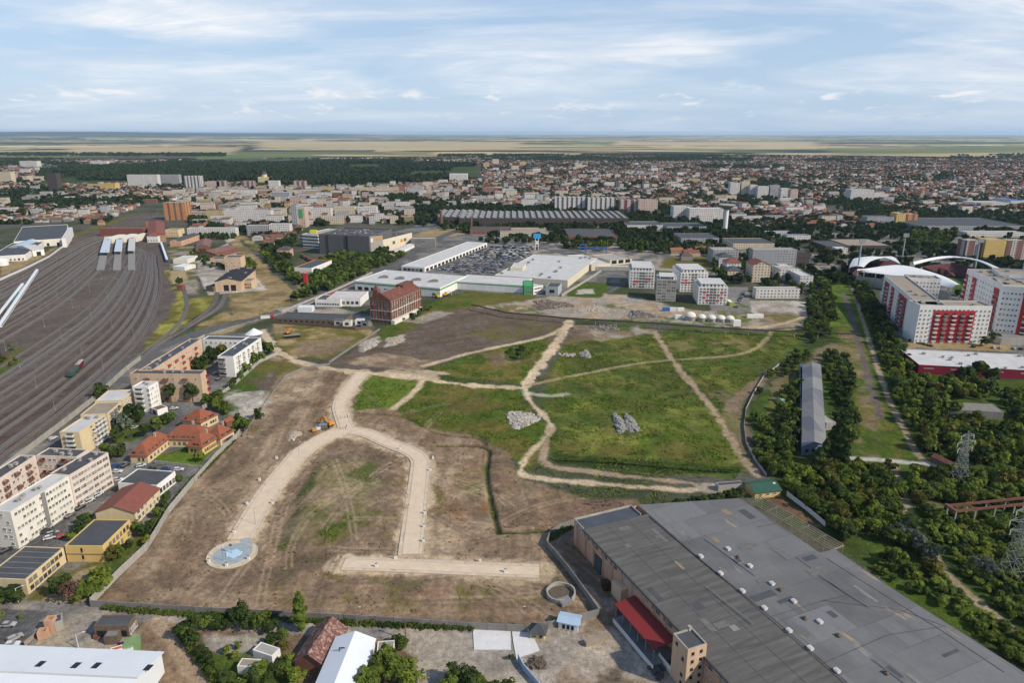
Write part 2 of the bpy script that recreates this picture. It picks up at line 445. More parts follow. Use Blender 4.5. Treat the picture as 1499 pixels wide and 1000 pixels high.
def building(name,label,cat,poly,h,wall,roof,kind='flat',par=0.5,group=None,rh=3.0,ridge=None,over=0.5,z0=0.0,t=None,rim=None):
 poly=ccw(poly);FOOT.append(poly);cx=sum(p[0]for p in poly)/len(poly);cy=sum(p[1]for p in poly)/len(poly)
 if t is None:t=thing(name,label,cat,cx,cy,0.0,group)
 w=MB();r=MB()
 if kind=='flat':
  inn=inset(poly,0.35);zt=h+par
  w.prism(poly,z0-0.5 if z0==0 else z0,zt,0,None)
  w.ring(poly,inn,zt,1);
  n=len(inn);w.add([(x,y,h)for x,y in inn]+[(x,y,zt)for x,y in inn],[[(i+1)%n,i,n+i,n+(i+1)%n]for i in range(n)],1)
  r.face([(x,y,h+0.01)for x,y in inn],0)
  rt=r
 else:
  a,b,c,d=poly
  if(ln(sub(b,a))<ln(sub(c,b)))!=(ridge=='short'):
   a,b,c,d=b,c,d,a
  w.prism([a,b,c,d],z0-0.5 if z0==0 else z0,h,0,None)
  e=sub(b,a);L=ln(e);e=(e[0]/L,e[1]/L);f=sub(d,a);D=ln(f);f=(f[0]/D,f[1]/D)
  P=lambda s,q,z:(a[0]+e[0]*s+f[0]*q,a[1]+e[1]*s+f[1]*q,z)
  k=over*rh/(D/2)
  if kind=='gable':
   w.face([P(0,0,h),P(0,D/2,h+rh-.05),P(0,D,h)][::-1],0);w.face([P(L,0,h),P(L,D/2,h+rh-.05),P(L,D,h)],0)
   r1,r2=P(-over,D/2,h+rh),P(L+over,D/2,h+rh)
  else:
   hp=min(D/2,L/2-.2);r1,r2=P(hp,D/2,h+rh),P(L-hp,D/2,h+rh)
  c1,c2,c3,c4=P(-over,-over,h-k),P(L+over,-over,h-k),P(L+over,D+over,h-k),P(-over,D+over,h-k)
  th=0.18
  low=lambda p:(p[0],p[1],p[2]-th)
  r.face([c1,c2,r2,r1]);r.face([c3,c4,r1,r2])
  if kind=='hip':r.face([c2,c3,r2]);r.face([c4,c1,r1])
  r.face([low(c2),low(c1),low(r1),low(r2)]);r.face([low(c4),low(c3),low(r2),low(r1)])
  for p,q in((c1,c2),(c3,c4)):r.face([low(p),low(q),q,p])
  if kind=='gable':
   for p,q in((c2,r2),(r2,c3),(c4,r1),(r1,c1)):r.face([low(p),low(q),q,p])
  else:
   for p,q in((c2,c3),(c4,c1)):r.face([low(p),low(q),q,p])
 w.build('wall',[wall,rim or wall],t);ro=r.build('roof',[roof],t)
 return t,poly,ro
def vents(ro,poly,h,n,size=(1.2,1.2,0.9),m=None,name='chimney',seed=0):
 rr=random.Random(seed);xs=[p[0]for p in poly];ys=[p[1]for p in poly];k=0;inn=inset(poly,1.6)
 for _ in range(400):
  if k>=n:break
  x,y=rr.uniform(min(xs),max(xs)),rr.uniform(min(ys),max(ys))
  if not inpoly(x,y,inn):continue
  e=sub(poly[1],poly[0]);b=MB();b.box(x,y,h,size[0]*rr.uniform(.7,1.3),size[1],size[2]*rr.uniform(.7,1.2),math.atan2(e[1],e[0]))
  b.box(x,y,h+size[2]*1.2+.002,size[0]*1.3,size[1]*1.3,0.12,math.atan2(e[1],e[0]))
  b.build(name,[m or M['concrete']],ro);k+=1
cam=bpy.data.cameras.new('camera');co=bpy.data.objects.new('camera',cam);COL.objects.link(co)
co.location=(0,0,H);co.rotation_euler=(math.pi/2-PITCH,0,0)
cam.sensor_width=36.0;cam.lens=36.0*F/1499.0;cam.clip_start=1.0;cam.clip_end=120000.0
SC.camera=co
SUN_AZ,SUN_EL=math.radians(117),math.radians(38)
def build_light():
 w=bpy.data.worlds.new('World');SC.world=w;w.use_nodes=True;t=w.node_tree;t.nodes.clear()
 out=t.nodes.new('ShaderNodeOutputWorld');bg=t.nodes.new('ShaderNodeBackground');bg.inputs['Strength'].default_value=SKY_STRENGTH
 sky=N(t,'ShaderNodeTexSky',sky_type='NISHITA');sky.sun_disc=False;sky.sun_elevation=SUN_EL;sky.sun_rotation=SUN_AZ
 sky.altitude=200;sky.air_density=1.0;sky.dust_density=1.0;sky.ozone_density=2.0
 tc=N(t,'ShaderNodeTexCoord');sx=N(t,'ShaderNodeSeparateXYZ');t.links.new(tc.outputs['Generated'],sx.inputs[0])
 zc=math_n(t,'MAXIMUM',sx.outputs[2],0.0)
 den=math_n(t,'ADD',zc,0.13)
 cb=N(t,'ShaderNodeCombineXYZ');t.links.new(math_n(t,'DIVIDE',sx.outputs[0],den),cb.inputs[0]);t.links.new(math_n(t,'DIVIDE',sx.outputs[1],den),cb.inputs[1])
 def layer(scale,sxy,loc,rot,det=7,rough=0.6,dist=0.6):
  mp=N(t,'ShaderNodeMapping');mp.inputs['Scale'].default_value=(*sxy,1);mp.inputs['Location'].default_value=loc;mp.inputs['Rotation'].default_value=(0,0,rot)
  t.links.new(cb.outputs[0],mp.inputs[0])
  n=N(t,'ShaderNodeTexNoise');n.inputs['Scale'].default_value=scale;n.inputs['Detail'].default_value=det;n.inputs['Roughness'].default_value=rough;n.inputs['Distortion'].default_value=dist
  t.links.new(mp.outputs[0],n.inputs['Vector']);return n.outputs['Fac']
 sheet=layer(0.62,(0.75,1.0),(1.6,0.4,0),0.35,5,0.55,0.5)
 streak=layer(1.5,(0.55,1.2),(0.4,2.2,0),0.45,10,0.66,1.6)
 puffs=layer(3.2,(1.0,0.55),(5.0,0.3,0),0.0,8,0.6,0.2)
 veil=ramp(t,sheet,0.42,0.60,0.02,1.0)
 tear=ramp(t,streak,0.38,0.62,0.0,0.75)
 a=math_n(t,'MULTIPLY',veil,math_n(t,'ADD',tear,0.5),True)
 grey=layer(0.9,(0.55,1.2),(7.0,4.2,0),0.3,6,0.55,0.5)
 ccol=mixc(t,ramp(t,grey,0.36,0.66),(8.0,8.15,8.4),(5.6,6.3,7.3))
 base=mixc(t,ramp(t,zc,0.0,0.16,0.45,0.0),sky.outputs[0],(5.4,6.5,7.6))
 base=mixc(t,0.6,base,(4.0,5.5,7.7));base=mixc(t,ramp(t,zc,.20,.45),base,(1.3,2.2,4.2))
 fade=ramp(t,zc,0.005,0.10,0.25,1.0)
 fade=math_n(t,'MULTIPLY',fade,ramp(t,zc,.20,.5,1.0,.35));c=mixc(t,math_n(t,'MULTIPLY',a,fade),base,ccol)
 low=math_n(t,'MULTIPLY',ramp(t,puffs,0.56,0.68,0.0,0.7),math_n(t,'MULTIPLY',ramp(t,zc,0.012,0.03),ramp(t,zc,0.05,0.075,1.0,0.0)))
 c=mixc(t,low,c,(8.2,8.1,8.0))
 t.links.new(c,bg.inputs['Color']);t.links.new(bg.outputs[0],out.inputs[0])
 l=bpy.data.lights.new('sun','SUN');l.energy=SUN_E;l.angle=math.radians(1.5);l.color=(1.0,0.91,0.77)
 lo=bpy.data.objects.new('sun',l);COL.objects.link(lo);lo.location=(300,200,400)
 s=Vector((math.cos(SUN_EL)*math.sin(SUN_AZ),math.cos(SUN_EL)*math.cos(SUN_AZ),math.sin(SUN_EL)))
 lo.rotation_euler=s.to_track_quat('Z','Y').to_euler()
 SC.view_settings.view_transform='Standard';SC.view_settings.look='None';SC.view_settings.exposure=EXPOSURE;SC.view_settings.gamma=1.0
 SC.cycles.use_denoising=True;SC.cycles.max_bounces=6;SC.cycles.diffuse_bounces=3;SC.cycles.volume_bounces=1
 SC.cycles.transparent_max_bounces=4;SC.cycles.caustics_reflective=False;SC.cycles.caustics_refractive=False
SKY_STRENGTH,SUN_E,EXPOSURE,HAZE=0.105,4.1,0.18,2.4e-5
def build_haze():
 m=bpy.data.materials.new('haze_air');m.use_nodes=True;t=m.node_tree;t.nodes.clear()
 out=t.nodes.new('ShaderNodeOutputMaterial');v=t.nodes.new('ShaderNodeVolumePrincipled')
 v.inputs['Color'].default_value=(0.55,0.76,1.0,1);v.inputs['Density'].default_value=HAZE;v.inputs['Anisotropy'].default_value=0.15
 t.links.new(v.outputs[0],out.inputs['Volume'])
 b=MB();R=60500.0
 b.prism([(-R,-R),(R,-R),(R,R),(-R,R)],-9.0,230.0,0,0,True)
 o=b.build('haze',[m]);tag(o,'thin pale blue summer haze hanging over the whole plain','haze',kind='stuff')
E=dict(dirt=(.208,.148,.096),dirt_red=(.218,.145,.090),dirt_dark=(.115,.084,.058),dirt_pale=(.34,.252,.165),sand=(.50,.39,.255),grass=(.060,.094,.012),grass_bright=(.098,.145,.018),grass_olive=(.118,.104,.024),grass_yellow=(.25,.235,.05),grass_dark_and_shade=(.032,.050,.012),dry=(.28,.205,.10),gravel=(.30,.265,.22),pale=(.46,.42,.36),asphalt=(.105,.103,.10),asphalt_pale=(.19,.18,.165),ballast=(.105,.086,.072),rustb=(.080,.056,.045),conc=(.33,.28,.22),soil=(.145,.10,.066),under=(.040,.060,.013))
def build_ground():
 fine=np.radians(np.arange(-43.0,43.01,0.105));coarse1=np.radians(np.arange(-180,-43.5,7.5));coarse2=np.radians(np.arange(46,180,7.5))
 ang=np.concatenate([coarse1,fine,coarse2])
 rr=[4.0,40.0,100.0];r=120.0
 while r<62000:
  rr.append(r);r*=1.0036 if r<560 else 1.005 if r<1500 else 1.011 if r<9000 else 1.03
 rr=np.array(rr);na,nr=len(ang),len(rr)
 A,R=np.meshgrid(ang,rr);X,Y=R*np.sin(A),R*np.cos(A);Z=np.zeros_like(X)
 C=np.zeros(X.shape+(3,));
 n1=fbm(X/55,Y/55,3,5);n2=fbm(X/9,Y/9,5,4)
 k=np.clip((n1-0.35)/0.3,0,1)[...,None]
 C[:]=np.array((.095,.088,.070))*(1-k)+np.array((.044,.058,.022))*k
 def fields(sel):
  x,y=X[sel],Y[sel]
  wx=x+260*(fbm(x/3000,y/3000,21,3)-.5)*4;wy=y+200*(fbm(x/3500,y/3500,22,3)-.5)*4
  ca,sa=math.cos(.12),math.sin(.12);ux,uy=wx*ca+wy*sa,-wx*sa+wy*ca
  iy=np.floor(uy/760);ix=np.floor(ux/2400+hash2(iy,iy*0,5)*3)
  h=hash2(ix,iy,9);h2=hash2(ix,iy,31)
  pal=np.array([(.44,.34,.18),(.50,.40,.23),(.28,.22,.12),(.12,.15,.05),(.05,.07,.035),(.20,.22,.075),(.36,.28,.16),(.09,.09,.06)])
  c=pal[(h*7.999).astype(int)]*(0.85+.3*h2)[:,None]
  w=np.clip((fbm(x/1400,y/420,41,4)-.60)/.05,0,1)[:,None]
  c=c*(1-w)+np.array((.028,.042,.022))*w
  return c*(0.9+0.2*fbm(x/40,y/40,8,2))[:,None]
 edge=5000+1300*(fbm(X/2500,Y/2500,77,3)-.5)*2
 far=R>edge
 C[far]=fields(far)
 hill=np.clip((R-17000)/22000,0,1)
 hl=np.exp(-((A+0.55)/0.22)**2)*210+np.exp(-((A+0.28)/0.1)**2)*70
 Z+=hill*(hl+55*fbm(X/6000,Y/6000,91,3))
 ridge=hill>.25
 hc=np.array((.040,.060,.045));kk=np.clip((hill-.2)/.25,0,1)*np.clip(hl/120,0,1)
 C=C*(1-kk[...,None])+hc*kk[...,None]
 def paint(poly,col,soft=1.2,amp=2.0,ns=8.0,strength=1.0,patch=None,px=True,closed=True,width=None,dz=0.0,streak=None,seed=1,mott=0.0,col2=None):
  P=GP(poly)if px else list(poly)
  mg=soft+amp+(width or 0)+3
  xs,ys=[p[0]for p in P],[p[1]for p in P]
  sel=(X>min(xs)-mg)&(X<max(xs)+mg)&(Y>min(ys)-mg)&(Y<max(ys)+mg)
  if not sel.any():return
  x,y=X[sel],Y[sel]
  if width:sd=width/2-segdist(x,y,P,False)
  else:
   d=segdist(x,y,P,True);sd=np.where(npinside(x,y,P),d,-d)
  if amp:sd=sd+amp*2*(fbm(x/ns,y/ns,50+seed,4)-.5)*1.6
  m=np.clip(sd/(2*soft)+.5,0,1);m=m*m*(3-2*m)*strength
  if dz:Z[sel]+=dz*np.clip(sd/(2*soft)+.5,0,1)
  if patch:
   m=m*np.clip((fbm(x/patch[0],y/patch[0],90+seed,4)-patch[1])/patch[2],0,1)
  if col is None:return
  c=np.array(E[col]if isinstance(col,str)else col)[None,:]
  if col2 is not None:
   q=np.clip((fbm(x/14,y/14,130+seed,4)-.42)/.2,0,1)[:,None];c=c*(1-q)+np.array(E[col2]if isinstance(col2,str)else col2)[None]*q
  if streak:
   a,la,lc,am=streak;ca,sa=math.cos(a),math.sin(a)
   wob=6*(fbm(x/60,y/60,7)-.5)
   q=fbm((x*ca+y*sa)/la,(-x*sa+y*ca+wob)/lc,160+seed,3)
   c=c*(1+am*2*(q-.5))[:,None]
  if mott:c=c*(1+mott*2*(fbm(x/3.5,y/3.5,190+seed,3)-.5))[:,None]
  C[sel]=C[sel]*(1-m[:,None])+c*m[:,None]
 Dn=math.atan2(*(lambda a,b:(b[1]-a[1],b[0]-a[0]))(G(200,830),G(420,560)))
 paint([(640,332),(920,345),(930,322),(640,318)],'dry',8,10,40,.6,(60,.4,.2))
 paint([(0,232),(420,225),(640,228),(640,222),(0,222)],(.14,.15,.05),60,50,300,.8)
 paint([(100,228),(330,226),(360,215),(100,217)],(.46,.37,.21),60,60,300,.8)
 paint([(270,233),(460,230),(460,225),(300,226)],(.12,.16,.05),40,20,200,.9)
 paint([(380,216),(760,218),(760,208),(380,206)],(.46,.36,.20),120,120,800,.85)
 paint([(900,212),(1190,214),(1190,208),(900,207)],(.48,.38,.22),120,100,800,.85)
 paint([(1230,228),(1499,222),(1499,212),(1200,216)],(.15,.16,.06),80,100,500,.7)
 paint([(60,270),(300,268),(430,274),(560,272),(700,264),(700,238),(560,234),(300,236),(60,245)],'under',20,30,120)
 paint([(430,420),(560,345),(640,320),(960,330),(1000,372),(930,380),(900,420),(830,435),(640,430),(520,450)],'asphalt',3,4,15,.9,None,col2='asphalt_pale')
 paint([(700,372),(780,352),(1040,355),(1200,365),(1240,400),(1100,410),(960,395),(900,385)],'asphalt',3,4,15,.85,col2='conc')
 paint([(965,392),(975,376),(1050,376),(1046,395)],'grass_olive',2,2,12)
 paint([(600,345),(660,330),(720,335),(640,350)],'dry',3,4)
 paint([(1210,340),(1420,345),(1440,400),(1240,392)],'asphalt_pale',4,4,12,.8)
 paint([(1290,405),(1499,400),(1499,520),(1340,520),(1290,480)],'asphalt',2,2,10,.95,col2='asphalt_pale')
 paint([(1390,405),(1440,400),(1440,425),(1395,432)],'grass',1,1)
 paint([(1325,497),(1480,503),(1480,515),(1330,509)],'dry',1,1.5)
 paint([(-60,720),(-60,430),(0,405),(70,372),(100,350),(150,336),(200,312),(232,310),(245,365),(250,400),(262,440),(245,470),(200,520),(150,565),(80,622),(20,668)],'ballast',2,3,14,streak=(math.radians(62),60,2.6,.35))
 paint([(60,620),(160,545),(215,470),(225,420),(205,400),(185,450),(120,520),(0,620),(0,660)],'rustb',5,7,20,.75,streak=(math.radians(62),70,2.2,.5))
 paint([(0,520),(60,440),(110,380),(140,352),(120,350),(40,410),(0,450)],'rustb',6,8,20,.5,streak=(math.radians(62),70,2.2,.4))
 paint([(10,520),(35,502),(30,530),(0,555),(-20,555),(-20,520)],'grass_olive',2,4,8,col2='grass')
 paint([(0,405),(0,388),(60,372),(90,358),(60,378)],'dry',2,3)
 paint([(70,360),(120,338),(180,318),(200,312),(150,334)],'grass_olive',3,4,14,.9)
 paint([(200,522),(245,465),(258,430),(240,395),(258,398),(275,440),(268,470),(230,515)],'grass_yellow',1.5,3,10,col2='grass_olive',mott=.3)
 paint([(268,440),(320,430),(310,450),(275,470),(265,480)],'grass_olive',1.5,2,10,col2='grass_yellow')
 paint([(235,520),(300,470),(330,455),(345,470),(400,440),(440,420),(400,385),(345,345),(360,345),(470,425),(360,478),(250,530)],'dry',2,4,14,col2='grass_olive',mott=.2)
 paint([(328,345),(345,345),(420,420),(445,432),(400,448),(345,470),(335,430),(390,425)],'dry',2,4,14,col2=(.16,.12,.055),mott=.25)
 paint([(288,378),(300,372),(345,350),(335,345),(328,350),(392,424),(305,432),(288,400)],'pale',1,1,10,.9,col2='gravel')
 paint([(245,360),(290,360),(290,432),(262,430)],'gravel',2,3,10,.8,col2='grass_olive')
 paint([(248,398),(272,396),(275,412),(262,420),(252,415)],(.32,.245,.13),1,1)
 paint(smooth([(150,560),(200,530),(290,488),(395,462),(470,432),(555,396),(600,372),(650,345),(690,330)]),'asphalt',1.5,.4,8,width=16)
 paint(smooth([(222,535),(300,492),(412,458),(480,434),(560,400)]),(.33,.30,.24),1,1,8,width=3)
 paint([(-30,905),(-30,690),(60,640),(140,570),(205,528),(290,490),(395,487),(412,520),(380,600),(345,640),(285,705),(215,800),(140,880),(100,890)],'asphalt',1.5,2,9,.95,col2='asphalt_pale')
 for p in([(230,530),(300,498),(320,512),(300,545),(235,545)],[(300,590),(345,560),(385,528),(408,520),(370,590),(350,625),(318,600)],[(225,668),(290,650),(326,648),(292,682),(235,680)],[(120,870),(100,840),(150,815),(200,785),(240,745),(275,700),(212,800),(140,880)],[(160,600),(200,600),(210,640),(170,650),(150,625)],[(45,870),(90,835),(100,840),(120,885),(40,880)],[(180,640),(250,600),(235,615),(190,650)]):
  paint(p,'grass',1,1.5,7,.95,col2='grass_olive')
 paint([(228,668),(300,655),(322,650),(292,680),(235,680)],'grass_bright',.6,.5,5)
 paint([(85,850),(140,830),(150,850),(110,885),(60,888)],'dirt_pale',1,2,5,.7)
 SITE=[(134,884),(214,803),(284,706),(345,642),(380,598),(412,545),(450,538),(485,538),(532,545),(640,560),(700,640),(735,655),(760,700),(860,730),(940,740),(842,768),(802,796),(874,898),(770,914),(560,906),(300,894)]
 paint(SITE,'dirt',1.5,.8,8,col2='dirt_red',streak=(Dn,30,2.0,.45),mott=.25)
 paint([(345,640),(412,545),(402,522),(440,530),(485,540),(470,560),(420,610),(370,640)],'dirt',2,3,8,col2='dirt_pale',mott=.3)
 paint([(330,575),(380,575),(400,590),(380,610),(345,606)],'pale',3,5,8,.85,col2='gravel',mott=.3)
 paint([(365,555),(410,550),(420,560),(380,570)],'dirt_dark',2,4,8,.8)
 paint([(385,532),(420,527),(445,540),(415,552),(395,545)],'grass_olive',1.5,3,8,.9)
 paint([(215,812),(300,700),(372,640),(420,590),(440,590),(330,720),(240,850),(180,872)],'dirt_dark',4,6,14,.5,streak=(Dn,40,1.6,.6))
 paint([(300,760),(380,660),(450,590),(470,600),(400,670),(330,765)],'dirt_pale',4,6,14,.55,streak=(Dn,40,1.6,.7))
 paint([(160,868),(220,810),(260,800),(300,838),(380,862),(560,850),(760,870),(850,890),(770,905),(560,898),(300,886)],'dirt_red',3,5,12,.7,streak=(-.06,30,1.3,.5),mott=.3)
 paint([(300,862),(480,850),(700,852),(800,868),(760,885),(560,880),(380,876)],'grass_olive',3,6,9,.75,(8,.47,.12))
 paint([(540,852),(740,858),(720,872),(600,868)],'grass',2,4,9,.55,(7,.5,.12))
 paint(smooth([(240,850),(330,850),(400,838),(460,815),(530,808),(575,800),(588,780)]),'dirt_dark',3,3,9,.8,width=11,streak=(.05,30,1.5,.4))
 paint(smooth([(300,690),(262,760),(215,850),(262,870),(350,872)]),'dirt_pale',2,2,7,.5,width=4)
 paint([(380,800),(405,745),(438,680),(478,650),(520,645),(570,662),(592,690),(590,740),(582,800),(480,806),(400,820)],'dirt_red',2,2,8,.9,col2='dirt',streak=(math.radians(70),30,1.8,.5),mott=.3)
 paint([(470,672),(520,660),(575,672),(580,700),(575,770),(560,790),(540,720),(510,690)],'dirt_dark',3,3,9,.8,streak=(math.radians(75),30,1.6,.5))
 paint([(420,795),(440,740),(470,690),(500,675),(540,680),(560,715),(555,760),(520,790),(470,800)],'grass',4,5,10,.85,(9,.30,.2),col2='grass_olive')
 paint(smooth([(470,680),(445,725),(428,765),(415,800)]),'grass_dark_and_shade',1.5,1.5,6,.8,width=5)
 paint([(520,602),(600,608),(650,632),(712,655),(712,700),(725,778),(700,800),(625,812),(640,670),(600,650),(540,628)],'dirt_pale',3,4,9,.8,col2='dirt_red',mott=.35)
 paint([(640,690),(690,690),(715,740),(700,770),(640,770)],(.20,.105,.045),3,5,6,.7,(6,.5,.12))
 paint([(630,680),(650,690),(645,750),(625,800)],'grass_olive',1.5,2,6,.8,(6,.42,.15))
 paint([(690,700),(712,715),(700,725),(680,715)],'grass',1.5,2,6,.6)
 paint([(718,662),(745,658),(752,700),(770,728),(830,735),(930,732),(945,748),(842,768),(730,780),(714,700)],'dirt_red',1.5,1.5,7,1,col2='soil',mott=.3,streak=(-.1,20,2,.3))
 paint([(830,742),(900,735),(890,748),(840,756)],(.20,.12,.085),2,3,6,.7)
 paint([(804,796),(842,768),(850,800),(900,860),(905,905),(1000,1010),(1000,1060),(760,1060),(770,1000),(780,916),(876,900)],'conc',1,1,6,1,col2='dirt',mott=.3)
 paint([(806,797),(842,770),(845,800),(905,858),(900,880),(880,880)],'soil',1.5,2,6,.85,mott=.3,streak=(math.radians(-55),20,1.2,.5))
 paint([(840,935),(900,915),(960,960),(980,1000),(860,1000),(800,960)],'conc',3,3,7,.9,col2=(.33,.28,.22),mott=.25)
 paint([(790,930),(880,905),(870,920),(800,942)],'soil',2,2,6,.7)
 paint([(870,985),(905,975),(930,1000),(880,1010)],'dirt_dark',2,3,5,.9)
 paint([(752,965),(790,955),(815,985),(800,1010),(770,1000)],(.20,.15,.105),2,3,5,.8,mott=.4)
 paint([(0,880),(132,888),(300,898),(560,910),(770,918),(770,935),(690,935),(690,1040),(560,1040),(240,1040),(-20,1040)],'soil',1.5,2,7,1,col2='dirt')
 paint([(130,884),(300,894),(560,906),(690,913),(690,921),(560,917),(300,905),(132,897)],'grass',.8,.8,5,1,col2='grass_dark_and_shade')
 paint(smooth([(-30,884),(130,896),(300,909),(450,918),(560,924),(700,930)]),'conc',.8,.8,6,width=6.5,col2='asphalt_pale')
 paint([(0,890),(72,896),(60,920),(36,948),(-30,948),(-30,890)],'asphalt',.6,.5,6,1)
 paint([(62,905),(140,900),(200,905),(205,955),(36,950)],'conc',1,1,6,.9,col2='asphalt_pale')
 paint([(60,925),(110,920),(95,945),(45,947)],(.34,.28,.20),.8,1,6,.8)
 paint([(205,905),(262,910),(280,950),(310,1010),(250,1010),(225,950)],'dirt_red',1,1.5,6,.95,col2='dirt_pale')
 paint(smooth([(228,905),(250,940),(285,985),(310,1020)]),'dirt_pale',.8,1,6,.8,width=4)
 paint([(300,930),(400,925),(405,965),(345,960),(300,952)],'gravel',1,2,5,.9,mott=.3)
 paint([(300,955),(420,965),(440,1010),(330,1020)],'grass',1,1.5,5,.9)
 paint([(560,926),(700,928),(860,912),(780,1060),(620,1060),(600,960)],'conc',1,1,6,.9,col2='gravel',mott=.2)
 paint([(690,950),(760,945),(790,1000),(700,990)],'gravel',2,2,5,.8,mott=.3)
 paint([(790,600),(802,552),(836,486),(960,486),(1110,488),(1185,480),(1172,520),(1115,545),(1085,590),(1080,620),(1100,690),(1075,697),(960,693),(806,672),(806,640)],'grass',2,3,14,1,col2=(.062,.082,.018),mott=.25,streak=(.12,30,3,.28))
 paint([(830,600),(1000,590),(1060,640),(1075,690),(960,690),(812,668)],'grass_bright',5,8,18,.6,(16,.45,.15))
 paint([(880,492),(1100,492),(1130,500),(1000,520),(900,520)],'grass_olive',4,6,14,.65,(18,.45,.12))
 for q_,(cc,st,th_)in enumerate((('grass_yellow',.38,.55),('dry',.25,.62),('grass_dark_and_shade',.55,.55),('grass_olive',.45,.54))):paint([(795,600),(802,552),(836,488),(960,488),(1110,490),(1185,482),(1110,548),(1080,620),(1095,688),(960,690),(808,668)],cc,3,3,12,st,(7 if q_%2 else 15,th_,.1),seed=20+q_)
 for q_,(cc,st,th_)in enumerate((('dirt_pale',.35,.55),('dirt_dark',.45,.55),('grass_olive',.3,.62))):paint(SITE,cc,2,2,12,st,(8 if q_ else 20,th_,.1),seed=30+q_)
 paint([(970,500),(1100,498),(1100,512),(980,512)],'dry',3,4,12,.4,(14,.5,.1))
 paint([(960,575),(1060,570),(1080,590),(1000,588)],'dirt',2,4,9,.45,(10,.5,.1))
 paint([(808,648),(1000,650),(1070,660),(1075,675),(960,672),(812,664)],'grass_olive',2,3,8,.8,(9,.42,.15))
 paint([(808,664),(950,674),(1080,684),(1082,691),(960,692),(808,676)],'grass_dark_and_shade',.9,1,6,.95)  # dark band paints in the shadow line along the meadow's lower edge
 paint([(625,556),(762,570),(772,600),(800,625),(802,655),(772,690),(740,660),(700,640),(612,622),(580,600)],'grass_olive',2,2,10,1,col2='grass',mott=.4)
 paint([(640,570),(750,580),(760,600),(680,610)],(.11,.085,.03),3,5,8,.6,(9,.45,.12))
 paint([(535,546),(618,560),(574,598),(514,600)],'grass',1.5,2,8,1,col2='grass_bright',mott=.3)
 paint([(560,540),(640,548),(640,556),(560,552)],'sand',2,3,8,.7)
 paint([(640,540),(700,515),(815,492),(800,525),(768,560),(625,548)],'grass_olive',2,3,10,1,col2='grass',mott=.35)
 paint([(700,520),(750,515),(760,530),(720,538)],'soil',2,3,8,.8)
 paint([(738,512),(778,510),(772,522),(740,526)],'grass_dark_and_shade',1.5,2,8,.9)
 paint([(480,532),(560,488),(640,454),(700,450),(800,462),(832,470),(812,488),(700,512),(640,533),(560,545)],'dirt_dark',2,3,10,1,col2=(.125,.098,.078),streak=(math.radians(28),40,2.5,.3),mott=.2)
 paint([(700,475),(810,468),(815,484),(740,498),(690,490)],'grass_olive',3,4,12,.7,(14,.42,.14))
 paint([(505,530),(560,515),(640,530),(600,545)],'dirt',2,3,9,.9,col2='dirt_pale',mott=.3)
 paint([(556,482),(640,440),(682,426),(785,432),(780,446),(700,448),(650,456),(590,490),(545,505)],'grass',2,2,10,1,col2='grass_olive',mott=.2)
 paint([(690,428),(790,433),(770,444),(690,444)],'grass_olive',2,2,10,.6)
 paint([(590,470),(640,455),(660,458),(620,475)],'gravel',2,3,8,.8,mott=.3)
 paint([(525,500),(552,492),(560,500),(530,515)],'pale',1.5,2,6,.8,mott=.4)
 paint([(567,495),(592,490),(590,500),(562,508)],'pale',1.5,2,6,.8,mott=.4)
 paint([(400,474),(540,480),(552,490),(480,525),(430,522),(405,505)],'grass_olive',2,2,9,1,col2='dry',mott=.3)
 paint([(430,500),(520,492),(490,520),(440,520)],'dirt',2,3,8,.8,mott=.3)
 paint([(405,450),(470,445),(545,462),(545,480),(420,470)],'gravel',1,1,6,.95,col2='asphalt')
 paint([(770,440),(840,428),(920,432),(1000,452),(1120,462),(1190,455),(1180,478),(1100,482),(960,470),(830,466),(700,450)],'dirt_pale',3,4,9,.95,col2='gravel',mott=.35)
 paint([(770,446),(830,440),(850,460),(800,462)],'dirt',2,3,8,.8,col2='gravel',mott=.4)
 paint([(840,476),(960,478),(960,488),(880,500),(830,490)],'dirt',2,3,8,.85,col2='gravel',mott=.4)
 paint([(810,486),(860,484),(870,498),(800,508)],'soil',2,3,9,.8)
 paint([(893,466),(1000,470),(1100,476),(1095,488),(960,490),(890,482)],'grass',2,3,8,.85,(9,.4,.15),mott=.3)
 paint([(845,412),(895,414),(880,436),(828,434)],'grass',1.5,1.5,8)
 paint([(843,424),(870,422),(868,430),(846,431)],'pale',1.5,2,6,.9)
 paint([(895,428),(925,410),(945,398),(935,395),(885,430)],'asphalt',1,.5,8)
 paint([(1095,440),(1180,440),(1185,458),(1100,462)],'pale',1.5,2,8,.9,col2='gravel')
 paint([(1110,455),(1165,458),(1150,480),(1118,478)],'dirt',2,3,8,.85,mott=.3)
 paint([(1040,420),(1095,420),(1100,460),(1040,456)],'asphalt_pale',1,1,8,.9)
 for p_,w_ in(([(352,790),(381,739),(417,690),(467,646),(512,629)],14),([(510,634),(498,592),(531,545)],12.5),([(500,629),(570,649),(615,674),(607,760),(601,812)],13),([(500,825.5),(700,833.5),(792,837)],12)):paint(smooth(GP(p_)),'sand',1.6,2.4,5,.75,width=w_,px=False)
 rt=random.Random(3)
 for k_ in range(46):
  u_,v_=rt.uniform(170,840),rt.uniform(600,900);x_,y_=G(u_,v_)
  if not inpoly(x_,y_,GP(SITE)):continue
  a_=Dn+rt.gauss(0,.25)if u_<480 else rt.uniform(-.3,.3)if v_>800 else rt.uniform(0,3.1);c_=rt.uniform(-.02,.02);pl=[]
  for s_ in range(9):pl.append((x_,y_));x_+=9*math.cos(a_);y_+=9*math.sin(a_);a_+=c_*9
  for o_ in(-1.1,1.1):
   L_,R_=ribbon(pl,o_);q_=[p for p in L_ if inpoly(*p,GP(SITE))]
   if len(q_)>3:paint(smooth(q_),'dirt_pale' if k_%3 else 'dirt_dark',.5,.4,4,.55,width=.9,px=False)
